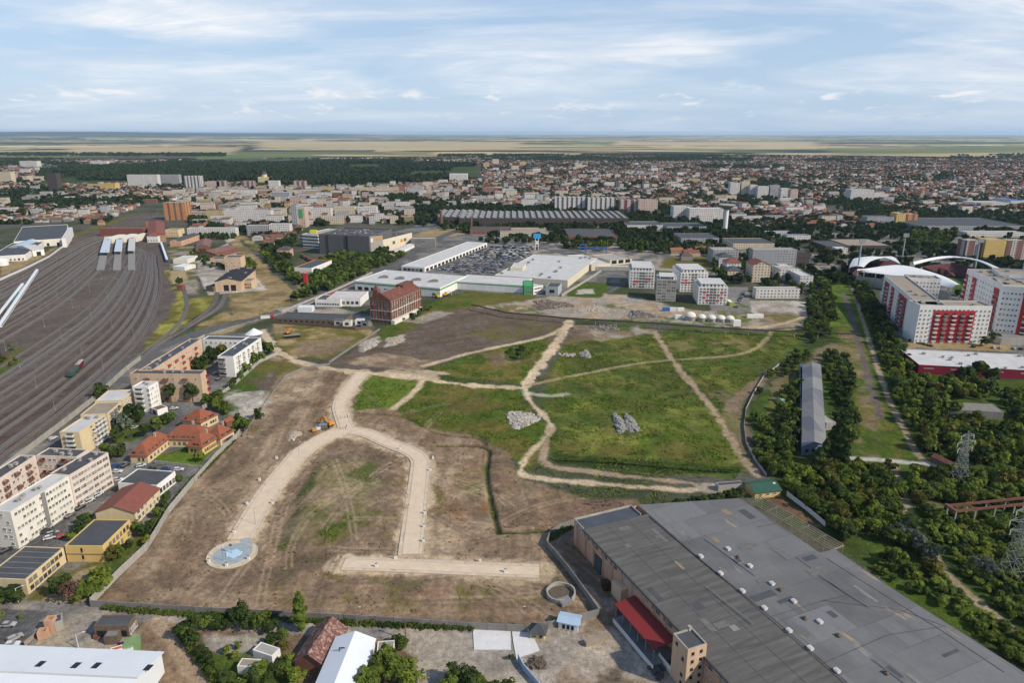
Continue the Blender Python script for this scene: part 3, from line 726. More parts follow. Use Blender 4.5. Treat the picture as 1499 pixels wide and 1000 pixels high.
 for pl in([(850,440),(930,446),(925,455),(860,452)],[(960,462),(1100,468),(1098,474),(960,470)],[(1080,446),(1098,440),(1100,460),(1086,458)],[(700,448),(770,446),(800,462),(760,462)],[(1050,454),(1180,462),(1176,472),(1060,468)]):paint(pl,'grass_olive',2,3,8,.8,(9,.40,.14),col2='grass')
 tr=lambda p,w,c='sand',s=1.0,a=.8:paint(smooth(p),c,1.0,a,6,s,width=w,mott=.18)
 tr([(385,484),(398,505),(415,520),(440,530),(485,540),(530,545),(620,555),(700,565),(768,568)],6.2,'sand',.95,2.2)
 tr([(768,568),(790,535),(812,505),(826,482),(834,470)],6.8,'sand',.95,2.2)
 tr([(768,568),(778,590),(800,612),(806,625),(798,642),(778,660),(765,682),(772,698),(850,706),(1000,717),(1050,712)],3.6,'sand',.9,1.3)
 tr([(806,628),(800,650),(795,668),(805,682),(860,691),(990,705),(1015,708)],3.6,'dirt_pale',.85,1.3)
 tr([(772,564),(850,548),(950,530),(1080,519),(1118,500),(1130,484)],3.6,(.30,.235,.13),.9)
 tr([(960,488),(980,520),(1012,562),(1048,605),(1078,655),(1110,698)],4.2,'dirt_pale',.9,1.5)
 tr([(1138,545),(1110,560),(1085,578),(1068,600)],7,'dirt',.9,1.5)
 tr([(620,536),(700,514),(790,495),(826,480)],4.5,'sand',.9)
 tr([(620,556),(604,576),(576,598)],4,'sand',.95)
 tr([(765,572),(800,580),(830,577)],5,'pale',.6,2)
 tr([(1110,480),(1160,470),(1190,455)],4,'sand',.7)
 paint([(1085,580),(1060,606),(1075,640),(1092,680),(1105,690),(1100,640),(1090,610)],'dirt',3,3,8,.45)
 tr([(1130,485),(1200,477)],3,'sand',.5)
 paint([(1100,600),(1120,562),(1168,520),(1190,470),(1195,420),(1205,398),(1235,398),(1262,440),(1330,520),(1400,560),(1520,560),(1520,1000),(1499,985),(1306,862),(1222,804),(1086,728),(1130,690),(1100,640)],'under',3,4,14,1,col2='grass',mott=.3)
 paint([(1205,398),(1236,396),(1252,430),(1260,475),(1215,478),(1200,440)],'grass',2,2,9,1,col2='grass_bright',mott=.2)
 paint([(1205,394),(1222,392),(1225,400),(1205,402)],(.30,.19,.11),2,2)
 paint([(1222,478),(1262,482),(1275,540),(1300,600),(1330,645),(1342,672),(1248,672),(1255,620),(1240,530)],'grass',2,2,9,1,col2='grass_olive',mott=.3)
 paint([(1222,480),(1258,488),(1272,560),(1288,640),(1285,670),(1248,668),(1260,610),(1240,520)],'dirt',2.5,3,8,.7,(8,.40,.2),mott=.3)
 tr([(1236,430),(1248,470),(1262,520),(1276,570),(1290,610)],4.5,(.12,.095,.08),.95)
 tr([(1240,400),(1254,440),(1270,490),(1284,535),(1304,590),(1330,640),(1350,672),(1385,684)],3.2,'dirt_pale',.9,.6)
 tr([(1248,671),(1310,675),(1385,683)],4,'pale',.9,.6)
 tr([(1308,684),(1318,715),(1338,770),(1375,825),(1430,880),(1499,930)],3.6,'dirt_pale',.75,1)
 tr([(1352,700),(1372,740),(1380,760)],7,'dirt',.5,2)
 paint([(1180,540),(1195,510),(1225,500),(1240,520),(1200,528)],'dirt',2,3,7,.7)
 paint([(1128,560),(1165,535),(1168,560),(1130,600)],'dirt',2,3,7,.6)
 tr([(1165,540),(1130,590),(1122,640),(1130,690)],3,'grass_olive',.8)
 paint([(1010,706),(1092,708),(1130,712),(1118,724),(1030,722)],'conc',1,1,6,.9)
 paint([(1395,730),(1470,770),(1480,830),(1400,800)],'grass_olive',4,5,9,.5)
 paint([(1130,715),(1200,770),(1190,775),(1120,730)],(.16,.09,.06),1,1,6,.8)
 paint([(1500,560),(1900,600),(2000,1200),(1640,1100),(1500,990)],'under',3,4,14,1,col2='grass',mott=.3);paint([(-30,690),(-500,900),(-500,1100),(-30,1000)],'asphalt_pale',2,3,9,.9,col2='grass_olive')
 def bump(poly,dz,soft,amp=1.0,ns=7.0,seed=2):paint(poly,None,soft,amp,ns,dz=dz,seed=seed)
 for pl in([(640,652),(690,652),(712,656),(716,664),(712,690),(718,730),(729,776)],[(729,779),(790,776),(842,769)]):
  paint(smooth(pl),'grass_dark_and_shade',.8,.4,5,.9,width=2.0,dz=-1.4)  # trench is really cut, and its cast shadow is painted in dark too
 paint(smooth([(520,604),(590,610),(640,634),(700,642),(712,652)]),'grass_dark_and_shade',.8,.5,5,.55,width=1.5,dz=-.6)  # shallower cut, with its shadow painted into the ground colour as well
 bump([(470,672),(520,660),(575,672),(585,740),(560,790),(480,795),(430,770)],1.5,6,2,12)
 bump([(738,512),(778,510),(772,524),(740,527)],-2.0,2.5);bump([(700,520),(745,518),(740,534),(705,536)],1.6,3)
 bump([(815,484),(868,484),(880,498),(830,500)],1.8,4);bump([(330,575),(385,575),(395,600),(345,604)],1.5,5,2)
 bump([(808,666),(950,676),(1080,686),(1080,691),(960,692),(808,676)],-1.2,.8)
 bump([(560,540),(640,547),(640,553),(570,550)],.9,2.5,1.5)
 near=R<1600
 g=1+(fbm(X/2.2,Y/2.2,300,3)-.5)*.5*near+(fbm(X/26,Y/26,301,3)-.5)*.4*near
 C*=g[...,None];Z+=near*(fbm(X/6,Y/6,302,3)-.5)*.25-near*.1
 C=np.clip(C,.004,.9)
 nv=na*nr
 V=np.stack([X,Y,Z],-1).reshape(-1,3)
 i=np.arange(nr-1)[:,None]*na;j=np.arange(na)[None,:];j2=(j+1)%na
 Fq=np.stack([i+j,i+j2,i+na+j2,i+na+j],-1).reshape(-1,4)[:,::-1]
 me=bpy.data.meshes.new('ground');me.vertices.add(nv);me.vertices.foreach_set('co',V.ravel())
 nf=len(Fq);me.loops.add(nf*4);me.polygons.add(nf)
 me.loops.foreach_set('vertex_index',Fq.ravel().astype(np.int32));me.polygons.foreach_set('loop_start',np.arange(0,nf*4,4,dtype=np.int32));me.polygons.foreach_set('loop_total',np.full(nf,4,np.int32))
 me.polygons.foreach_set('use_smooth',np.ones(nf,bool))
 at=me.color_attributes.new('Col','FLOAT_COLOR','POINT');at.data.foreach_set('color',np.concatenate([C.reshape(-1,3),np.ones((nv,1))],1).astype(np.float32).ravel())
 me.update();me.validate()
 m,t,b=nt('open_ground')
 ca=N(t,'ShaderNodeAttribute',attribute_name='Col')
 f1=noise_fac(t,0.55,6,0.72);f2=noise_fac(t,0.06,4,0.6);f3=noise_fac(t,1.9,3,.7)
 k=math_n(t,'MULTIPLY',ramp(t,f1,.28,.72,.60,1.40),ramp(t,f3,.28,.72,.70,1.30))
 k=math_n(t,'MULTIPLY',k,ramp(t,f2,.3,.7,.88,1.12))
 vm=N(t,'ShaderNodeVectorMath',operation='SCALE');t.links.new(ca.outputs['Color'],vm.inputs[0]);t.links.new(k,vm.inputs['Scale'])
 f5=noise_fac(t,.8,3,.6);wd=mixc(t,ramp(t,f5,.66,.72,0,.18),vm.outputs[0],(.045,.06,.016));f6=noise_fac(t,1.3,2,.5);wd=mixc(t,ramp(t,f6,.68,.72,0,.4),wd,(.40,.36,.30))
 t.links.new(wd,b.inputs['Base Color']);b.inputs['Roughness'].default_value=.95;b.inputs['Specular IOR Level'].default_value=.08
 bumpn(t,b,f1,.5,.35)
 me.materials.append(m);build_tufts(C,X,Y,Z)
 o=bpy.data.objects.new('ground',me);COL.objects.link(o);structure(o)
def build_tufts(C,X,Y,Z):
 g=np.random.default_rng(21);R=np.hypot(X,Y);rel=(C[...,1]>C[...,0]*1.02)&(R>190)&(R<620)&(X<260);dirt=(~rel)&(C[...,0]<.30)&(C[...,0]>C[...,2]*1.4)&(R>190)&(R<420)&(X<130)
 P=[GP(p)for p in([(134,884),(214,803),(284,706),(345,642),(412,545),(485,538),(532,545),(700,510),(834,484),(1185,480),(1110,550),(1080,620),(1100,695),(940,740),(842,768),(802,796),(874,898),(560,906)],)][0]
 ins=npinside(X,Y,P)
 for sel,n,lab,nm,mk,hh in((rel&ins,42000,'rough tufted grass growing over the meadow and the weedy verges','meadow_grass','leaf_meadow',.32),(dirt&ins,5000,'scattered low weeds growing on the bare earth of the site','weeds','leaf_weed',.35)):
  i=np.argwhere(sel);w=R[sel]**2;k=g.choice(len(i),n,p=w/w.sum());a,b=i[k,0],i[k,1];x=X[a,b]+g.normal(0,.9,n);y=Y[a,b]+g.normal(0,.9,n);q=fbm(x/7,y/7,71,3)>(.46 if nm=='meadow_grass' else.55);x,y,z=x[q],y[q],Z[a,b][q];m=len(x)
  t=g.uniform(0,3.14,m);s=g.uniform(.25,.75,m);h=hh*g.uniform(.5,1.4,m);dx,dy=np.cos(t)*s,np.sin(t)*s;lx,ly=-np.sin(t)*h*.9,np.cos(t)*h*.9;zz=z-.05
  V=np.stack([np.stack([x-dx,y-dy,zz],1),np.stack([x+dx,y+dy,zz],1),np.stack([x+dx*.6+lx,y+dy*.6+ly,zz+h],1),np.stack([x-dx*.6+lx,y-dy*.6+ly,zz+h*.9],1)],1).reshape(-1,3)
  o=bpy.data.objects.new(nm,quads_mesh(nm,V,M[mk]));COL.objects.link(o);tag(o,lab,'grass' if nm=='meadow_grass' else 'weeds',kind='stuff')
M['leaf_meadow']=foliage_mat('meadow_blades',(.045,.075,.010),(.15,.18,.026),.05);M['leaf_weed']=foliage_mat('weed_blades',(.06,.065,.02),(.18,.15,.05),.05)
def build_west():
 h=HT(165,710,664)
 r=rect((15.5,751),(101,698),(78,693),h)
 t,p,ro=building('apartment_block','long five storey white apartment block with whitewashed flat roof, car park along its east side','apartment block',r,h,M['white_grimy'],M['roof_white'],par=.4)
 row(t,p[0],p[1],16,5,1.3,1.35,1.2,h/5.15,'w',1,1,.10,force=True);row(t,p[3],p[0],3,5,1.4,1.4,1.2,h/5.15,'w',1,1,.3);vents(ro,p,h,5,seed=2)
 u0=G(62.4,722.4,h);b=MB();e=sub(p[1],p[0]);L=ln(e);e=(e[0]/L,e[1]/L);nrm=(e[1],-e[0])
 s=(u0[0]-p[0][0])*e[0]+(u0[1]-p[0][1])*e[1]
 q=[(p[0][0]+e[0]*(s+a)+nrm[0]*o,p[0][1]+e[1]*(s+a)+nrm[1]*o)for a,o in((-.9,.0),(.9,.0),(.9,.25),(-.9,.25))]
 b.prism(q if area(q)>0 else q[::-1],0,h+.2,0,0);b.build('stair_shaft',[M['concrete_dark']],t)
 r=rect((101.6,697.6),(158.4,664),(115,671),h)
 t,p,ro=building('apartment_block','pink five storey apartment block with dark felt roof and banded balconies facing the car park','apartment block',r,h,M['pink'],M['bitumen'],par=.5)
 row(t,p[0],p[1],6,5,3.0,1.5,1.1,h/5.15,'strip',.6,.6,0,force=True);row(t,p[0],p[1],5,5,1.1,1.3,1.2,h/5.15,'w',3.0,3.0,.2,force=True);vents(ro,p,h,4,seed=3)
 wp=p
 a=wp[3]
 r=rect((53,668),(112,670.5),(62,656.5),h)
 t,p,ro=building('apartment_block','pink and cream five storey block closing the courtyard, dark roof with chimneys','apartment block',r,h-.02,M['pink'],M['bitumen'],par=.45)
 row(t,p[0],p[1],7,5,2.2,1.6,1.1,h/5.15,'balc_p',1.5,.5,.2,force=True);row(t,p[0],p[1],8,5,1.1,1.3,1.2,h/5.15,'w',.5,.5,.35,force=True);vents(ro,p,h,4,seed=4)
 r=rect((-30,722),(52.4,668.3),(44,658.5),h)
 t,p,ro=building('apartment_block','pink courtyard block along the railway wall with dark felt roof','apartment block',r,h+.02,M['pink'],M['bitumen'],par=.55)
 row(t,p[0],p[1],12,5,1.3,1.4,1.1,h/5.15,'w',.8,.8,.1,force=True);row(t,p[0],p[1],4,5,2.4,1.4,.95,h/5.15,'balc_p',2.5,2.5,.1,force=True);vents(ro,p,h,5,seed=5)
 h=HT(117,668,634)
 t,p,ro=building('apartment_block','cream five storey block with chalky white roof and loggias at its south end','apartment block',rect((116,634),(154,608),(88.5,633),h),h,M['cream'],M['roof_white'])
 row(t,p[0],p[1],4,5,2.4,1.4,1.0,h/5.15,'balc_w',9,.8,.1,force=True);row(t,p[0],p[1],5,5,1.2,1.3,1.2,h/5.15,'w',8,1,.1,force=True)
 row(t,p[3],p[0],1,5,3.6,1.7,.9,h/5.15,'balc_w',0,0,force=True);vents(ro,p,h,3,seed=6)
 h2=h-1.6
 r=rect((157,607),(178,589),(121,606),h2)
 t,p,ro=building('apartment_block','cream block with bare tan gravel roof between two white roofed blocks','apartment block',r,h2,M['cream'],M['roof_tan'])
 row(t,p[0],p[1],7,5,1.3,1.3,.9,h2/5.2,'w',1,1,.1,force=True);row(t,p[0],p[1],3,5,2.4,1.4,.8,h2/5.2,'balc_g',2,2,.1,force=True)
 r=rect((179,587),(197,571),(152,578),h2)
 t,p,ro=building('apartment_block','low cream block with long white sheet roof beside the railway wall','apartment block',r,h2-.03,M['cream'],M['roof_white'])
 row(t,p[0],p[1],6,5,1.3,1.3,.9,h2/5.2,'w',1,1,.1,force=True)
 h=HT(219,604,568)
 t,p,ro=building('apartment_block','bright white five storey block with blank east wall and front balconies','apartment block',rect((217,568),(231.5,559.5),(193,567.5),h),h,M['white'],M['roof_white'])
 row(t,p[0],p[1],4,5,.9,1.2,1.2,h/5.15,'w',1,1,.3,force=True);row(t,p[3],p[0],1,5,4.5,1.6,1.0,h/5.15,'balc_w',2,4.5,0,force=True);row(t,p[3],p[0],1,5,1.5,1.4,1.2,h/5.15,'w',9,.5,force=True);vents(ro,p,h,2,seed=8)
 t,p,ro=building('garage','small brown roofed lean-to at the foot of the white block','garage',rect((230,601),(245,596),(222,597),3.2),3.2,M['white'],M['wood'],par=.15)
 row(t,p[3],p[0],1,1,2.6,2.2,.1,3,'hole',force=True)
 h=HT(296,588,549)
 t,p,ro=building('apartment_block','peach four storey block across the courtyard mouth, dark round trees before it','apartment block',rect((189.6,548),(293.5,549),(303,543),h),h,M['peach'],M['bitumen_blue'])
 row(t,p[0],p[1],9,4,1.2,1.3,1.2,h/4.15,'w',1,1,.25,force=True);row(t,p[0],p[1],3,4,3.4,1.5,.9,h/4.15,'balc_p',4,4,0,force=True);row(t,p[1],p[2],2,4,2.2,1.5,.9,h/4.15,'balc_r',7,.3,0,force=True);vents(ro,p,h,3,seed=9)
 r=rect((222,543.5),(295,496.6),(285,492.5),h)
 t,p,ro=building('apartment_block','very long peach block with blue grey felt roof running beside the boulevard','apartment block',r,h+.03,M['peach'],M['bitumen_blue'])
 row(t,p[0],p[1],22,4,1.3,1.3,1.2,h/4.15,'w',1,1,.15,force=True);row(t,p[0],p[1],6,4,2.6,1.5,.9,h/4.15,'balc_r',6,6,.2,force=True);vents(ro,p,h,8,seed=10)
 h3=HT(343,552,523)
 t,p,ro=building('apartment_block','white four storey block with blue grey roof nearest the site wall, trees along its front','apartment block',rect((341.5,523),(382,495),(318.5,522.5),h3),h3,M['white'],M['bitumen_blue'])
 row(t,p[0],p[1],7,4,1.3,1.3,1.2,h3/4.15,'w',1,1,.1,force=True);row(t,p[0],p[1],5,4,2.5,1.5,.9,h3/4.15,'balc_w',3,3,.1,force=True);row(t,p[3],p[0],1,4,4.5,1.7,.9,h3/4.15,'balc_g',.5,6,force=True);vents(ro,p,h3,3,seed=12)
 t,p,ro=building('apartment_block','white block closing the far side of the peach courtyard under a blue grey roof','apartment block',rect((296,497.5),(357,499),(301,492.3),h3),h3-.05,M['white'],M['bitumen_blue'])
 row(t,p[0],p[1],8,4,1.3,1.3,1.2,h3/4.15,'w',1,1,.1,force=True)
 h=HT(216,678,664.5);wings=[((215,665),(250,638),(190.5,663.5),4.2),((240,641),(298,642),(284,627),4.6),((295.5,653.6),(319,639),(270.5,653),4.0),((322,641),(342,629),(299,638),4.2),((293.6,618),(318.4,605.6),(258,617),4.2)]
 t=thing('school_building','yellow two storey school with several red hipped tile roofs beside the site wall','school',*G(262,660))
 for k,(A,B,C,rh)in enumerate(wings):
  _,p,ro=building('','','',rect(A,B,C,h),h+.04*k,M['cream']if k!=2 else M['yellow'],M['tile'],'hip',rh=rh+.05*k,over=.7,t=t)
  for e,n in((0,6),(3,3)):
   if k==1 and e==3:continue
   row(t,p[e],p[(e+1)%4],7 if k==1 else n,2,1.2,1.4,1.2,3.4,'d',1.2,1.2,.05 if e==0 else.4,force=True)
  b=MB();m=((p[0][0]+p[2][0])/2,(p[0][1]+p[2][1])/2);b.box(m[0]+1.5,m[1]+2,h+rh-1.2,.9,.9,2.4);b.build('chimney',[M['concrete']],ro)
 t,p,ro=building('garden_shed','little orange roofed hut under the trees east of the school','shed',rect((331,618),(343,613),(327,615),3),3,M['brick'],M['tile'],'gable',rh=1.3,over=.3)
 h=HT(257,706,691)
 t,p,ro=building('workshop','white single storey workshop with wide grey felt roof north of the red gabled hall','workshop',rect((229.6,712),(256.5,691),(168,711),h),h,M['white'],M['bitumen'],par=.3)
 row(t,p[0],p[1],5,1,1.6,2.0,1.0,3,'d',1,1,force=True)
 h=HT(199,768,750)
 t,p,ro=building('gabled_hall','yellow gabled hall with dull red roof and tall windows on its east wall','hall',rect((197,750),(233,715),(139,749.5),h),h,M['cream'],M['tile_dull'],'gable',rh=2.8,ridge='short' if False else None,over=.5)
 row(t,p[0],p[1],6,2,1.5,1.9,.9,h/2.15,'w',1,1,.05,force=True)
 h=HT(150,823,801)
 t,p,ro=building('workshop','ochre flat roofed workshop with two small windows in its south wall','workshop',rect((150,801),(190,762),(95,800),h),h,M['yellow'],M['bitumen'],par=.3)
 row(t,p[0],p[1],7,2,1.4,1.6,.9,h/2.1,'d',1,1,.15,force=True);row(t,p[3],p[0],1,2,.8,1.7,1.0,h/2.1,'hole',4,6,force=True)
 b=MB();e0,e1=p[3],p[0];d=sub(e1,e0);L=ln(d);nx,ny=d[1]/L,-d[0]/L
 b.prism([(e0[0]+nx*.02,e0[1]+ny*.02),(e0[0]+nx*.12,e0[1]+ny*.12),(e1[0]+nx*.12,e1[1]+ny*.12),(e1[0]+nx*.02,e1[1]+ny*.02)],h*.48,h*.52,0,0,True);b.build('ledge',[M['wood']],t)
 h=HT(40,871,850)
 t,p,ro=building('workshop','long pale yellow workshop with panelled grey roof at the west edge, lane at its foot','workshop',rect((37,850),(93,803),(-25,848),h),h,M['cream'],M['bitumen'],par=.25)
 row(t,p[0],p[1],8,2,1.6,1.5,.9,h/2.1,'d',1,1,.1,force=True)
 b=MB()
 for k in range(1,6):
  a=[p[i]for i in range(4)];f=k/6
  q0=(a[0][0]+(a[1][0]-a[0][0])*f,a[0][1]+(a[1][1]-a[0][1])*f);q1=(a[3][0]+(a[2][0]-a[3][0])*f,a[3][1]+(a[2][1]-a[3][1])*f)
  b.beam((*q0,h+.1),(*q1,h+.1),.25,.16)
 b.build('roof_seam',[M['concrete_dark']],ro)
def build_south():
 ridge=[G(-60,977,9.0),G(262,985,9.0)];eav=[G(-60,943,7.0),G(236,956,7.0)]
 t=thing('industrial_shed','big white sheet metal shed with dark skylights in its roof','shed',*G(100,1010))
 e=sub(eav[1],eav[0]);L=ln(e);e=(e[0]/L,e[1]/L);n=(e[1],-e[0])
 R0=eav[1];W=24.0
 P=lambda s,q,z:(R0[0]+e[0]*s+n[0]*q,R0[1]+e[1]*s+n[1]*q,z)
 w=MB();w.prism([P(-80,W,0)[:2],P(0,W,0)[:2],P(0,0,0)[:2],P(-80,0,0)[:2]],-.3,7.0,0,None)
 w.face([P(0,W,7),P(0,0,7),P(0,W/2,9.2)]);w.face([P(-80,W,7),P(-80,0,7),P(-80,W/2,9.2)][::-1]);w.build('wall',[M['metal_white']],t)
 r=MB();o=.5
 r.face([P(-80,-o,6.95),P(-80,W/2,9.25),P(o,W/2,9.25),P(o,-o,6.95)]);r.face([P(-80,W/2,9.25),P(-80,W+o,6.95),P(o,W+o,6.95),P(o,W/2,9.25)])
 for q,z in((-o,6.95),(W+o,6.95)):r.face([P(-80,q,z-.3),P(o,q,z-.3),P(o,q,z),P(-80,q,z)])
 r.face([P(o,-o,6.65),P(o,W/2,8.95),P(o,W/2,9.25),P(o,-o,6.95)]);r.face([P(o,W/2,8.95),P(o,W+o,6.65),P(o,W+o,6.95),P(o,W/2,9.25)])
 ro=r.build('roof',[M['metal_white']],t)
 rc=MB();rc.beam(P(-80,W/2,9.33),P(o,W/2,9.33),.5,.12);rc.build('ridge_cap',[M['roof_white']],ro)
 for u,v in((61,974),(113,976),(143,976),(219,979)):
  x,y=G(u-3,v-1,8.6);s=(x-R0[0])*e[0]+(y-R0[1])*e[1];q=(x-R0[0])*n[0]+(y-R0[1])*n[1]
  sk=MB();z=lambda qq:6.95+(9.25-6.95)*(qq+o)/(W/2+o)+.06
  q0,q1=min(q,W/2-1)-1.5,min(q,W/2-1)+1.0
  sk.face([P(s-.8,q0,z(q0)),P(s-.8,q1,z(q1)),P(s+.8,q1,z(q1)),P(s+.8,q0,z(q0))]);sk.face([P(s-.9,q0-.1,z(q0)-.04),P(s-.9,q1+.1,z(q1)-.04),P(s+.9,q1+.1,z(q1)-.04),P(s+.9,q0-.1,z(q0)-.04)])
  sk.build('skylight',[M['black']],ro)
 t,p,ro=building('workshop','small dark roofed workshop with white end wall in the southern yard','workshop',rect((187,917),(199,901),(138,916),4.2),4.2,M['wood'],M['bitumen'],par=.2)
 row(t,p[0],p[1],4,1,1.3,2.0,.6,3,'w',.6,.6,force=True);row(t,p[3],p[0],4,1,2.2,2.4,.2,3,'hole',.6,.6,force=True)
 t,p,ro=building('market_stall','lean-to with pale board roof before the dark roofed workshop','lean-to',rect((171,932),(177,922),(153,931),2.8),2.8,M['wood'],M['concrete_dark'],par=.1)
 t,p,ro=building('shipping_container','faded green site container beside the white shed','container',rect((203,943),(205,930),(181,942),3.0),3.0,mat('faded_green',(.20,.30,.13),var=.2,scale=.5),mat('faded_green',()),par=.1)
 t,p,ro=building('garden_shed','tiny hut with bright orange roof against the white shed','shed',rect((180,950),(180,944),(162,949),2.6),2.6,M['white'],mat('bright_orange_sheet',(.55,.12,.03)),par=.08)
 t,p,ro=building('garden_shed','tiny hut with pale blue roof against the white shed','shed',rect((194,951),(195,946),(181,950.5),2.4),2.4,M['white'],M['metal_blue'],par=.08)
 t,p,ro=building('garden_shed','blue grey hut at the corner of the rubbish strewn plot','shed',rect((91,909),(91,898),(79,908),3.2),3.2,M['concrete'],M['bitumen_blue'],par=.1)
 t,p,ro=building('ruined_house','roofless brick ruin beside the parking area','ruin',rect((78,915),(84,907),(66,914),2.8),2.8,M['brick_pale'],M['soil_floor'],par=1.6)
 t,p,ro=building('ruined_house','low crumbling brick pen with orange rubble','ruin',rect((68,930),(72,922),(56,929),1.4),1.4,M['brick_pale'],M['soil_floor'],par=1.2)
 r=rect((430,962),(460,917),(470,985),4.2)
 t=thing('barn','derelict barn with patched rusty tile roof next to the white gabled shed','barn',*G(462,955))
 a,b_,c,d=[G(428,966,3.6),G(458,985,3.6),G(494,921,3.6),G(468,912,3.6)]
 r=rect((431,966),(466,914),(466,985),3.6)
 building('','','',r,3.6,M['brick'],M['tile_old'],'gable',rh=3.2,over=.6,t=t)
 r=rect((530,1000),(547.5,935),(466,1000),5.0)
 rt=G(519.5,926,7.2);rb=G(490,1000,7.2);e=sub(rt,rb);L=ln(e);e=(e[0]/L,e[1]/L);n=(e[1],-e[0])
 t=thing('gabled_shed','white metal gabled shed with a bent flue pipe on its roof','shed',*G(505,975))
 Q=lambda s,q:(rt[0]+e[0]*s+n[0]*q,rt[1]+e[1]*s+n[1]*q)
 wl=abs((G(492,932,5.2)[0]-rt[0])*n[0]+(G(492,932,5.2)[1]-rt[1])*n[1]);wr=abs((G(548,935,5.2)[0]-rt[0])*n[0]+(G(548,935,5.2)[1]-rt[1])*n[1]);W=(wl+wr)/2
 _,p,ro=building('','','',[Q(-36,-W),Q(-36,W),Q(0,W),Q(0,-W)],5.0,M['white'],M['metal_white'],'gable',rh=2.4,over=.4,t=t)
 b=MB();x,y=G(497,955,6.0);b.tube((x,y,5.6),(x,y,7.4),.16,8);b.tube((x,y,7.4),(x+1.6,y+.1,7.4),.16,8);b.build('flue_pipe',[M['black']],ro)
 t,p,ro=building('garden_shed','small shed with tan board roof behind the big rounded tree','shed',rect((577,951),(578,938),(552,950),2.8),2.8,M['white_grimy'],M['roof_tan'],par=.1)
 t,p,ro=building('garden_shed','white walled hut with sheet scraps on its roof among the garden trees','shed',rect((398,962),(410,950),(364,958),2.4),2.4,M['white'],M['concrete'],par=.15)
 t,p,ro=building('garden_shed','low hut with flat tan roof in the overgrown garden','shed',rect((376,978),(383,966),(347,976),2.6),2.6,M['white_grimy'],M['roof_tan'],par=.1)
 for name,lab,poly in(('concrete_pad','clean white square concrete pad by the perimeter wall',[(692,919),(747,920),(748,952),(694,952)]),('concrete_pad','white trapezoid concrete pad tapering to the south',[(749,922),(776,922),(790,953),(763,962),(757,971),(752,945)])):
  b=MB();b.prism(ccw(GP(poly)),-.2,.12,0,0);tag(b.build(name,[mat('bleached_slab',(.62,.61,.60),var=.12,scale=.35,col2=(.46,.45,.43),thr=.6)]),lab,'concrete pad')
 t,p,ro=building('gatehouse','cream gatehouse with dark tiled roof beside the white pad','hut',rect((797,927),(800,915),(776,925),3.0),3.0,M['cream'],M['bitumen'],'hip',rh=1.6,over=.6)
 row(t,p[0],p[1],1,1,1.2,1.2,1.0,3,'d',force=True);row(t,p[3],p[0],2,1,1.0,1.2,1.0,3,'d',force=True)
 t,p,ro=building('site_cabin','pale blue site cabin with sloping sheet roof by the grey wall','cabin',rect((846,915),(850,902),(814,919),3.0),3.0,M['metal_white'],M['metal_blue'],'gable',rh=.5,over=.5)
 row(t,p[0],p[1],2,1,.9,1.9,.1,3,'hole',1,1,force=True);row(t,p[3],p[0],3,1,.9,1.6,.4,3,'hole',1,1,force=True)
 b=MB();q=rect((858,948),(893,936),(856,942),.0);b.prism(q,0,1.5,0,0,True);tag(b.build('concrete_beam',[M['roof_tan']]),'long pale precast beam lying in the dusty yard','beam')
 q=rect((856,950),(893,938),(854,943),1.5)
def wall_line(name,label,pts,h,m,th=.25,post=6.0,px=True,cat='wall',cap=None,step=None):
 """a standing wall or fence: panels follow the line, posts at intervals are its parts"""
 P=GP(pts)if px else pts
 t=thing(name,label,cat,*P[0])
 b=MB()
 for a,c in zip(P[:-1],P[1:]):
  d=sub(c,a);L=ln(d);nx,ny=-d[1]/L*th/2,d[0]/L*th/2
  b.prism([(a[0]-nx,a[1]-ny),(c[0]-nx,c[1]-ny),(c[0]+nx,c[1]+ny),(a[0]+nx,a[1]+ny)],-.5,h,0,0)
 b.build('panel',[m],t)
 ps=along(P,post)
 stride=max(1,len(ps)//60+1)
 for x,y,a in ps[::stride]:
  c=MB();c.box(x,y,-.3,.34,th+.16,h+.45,a);c.build('post',[cap or m],t)
 return t
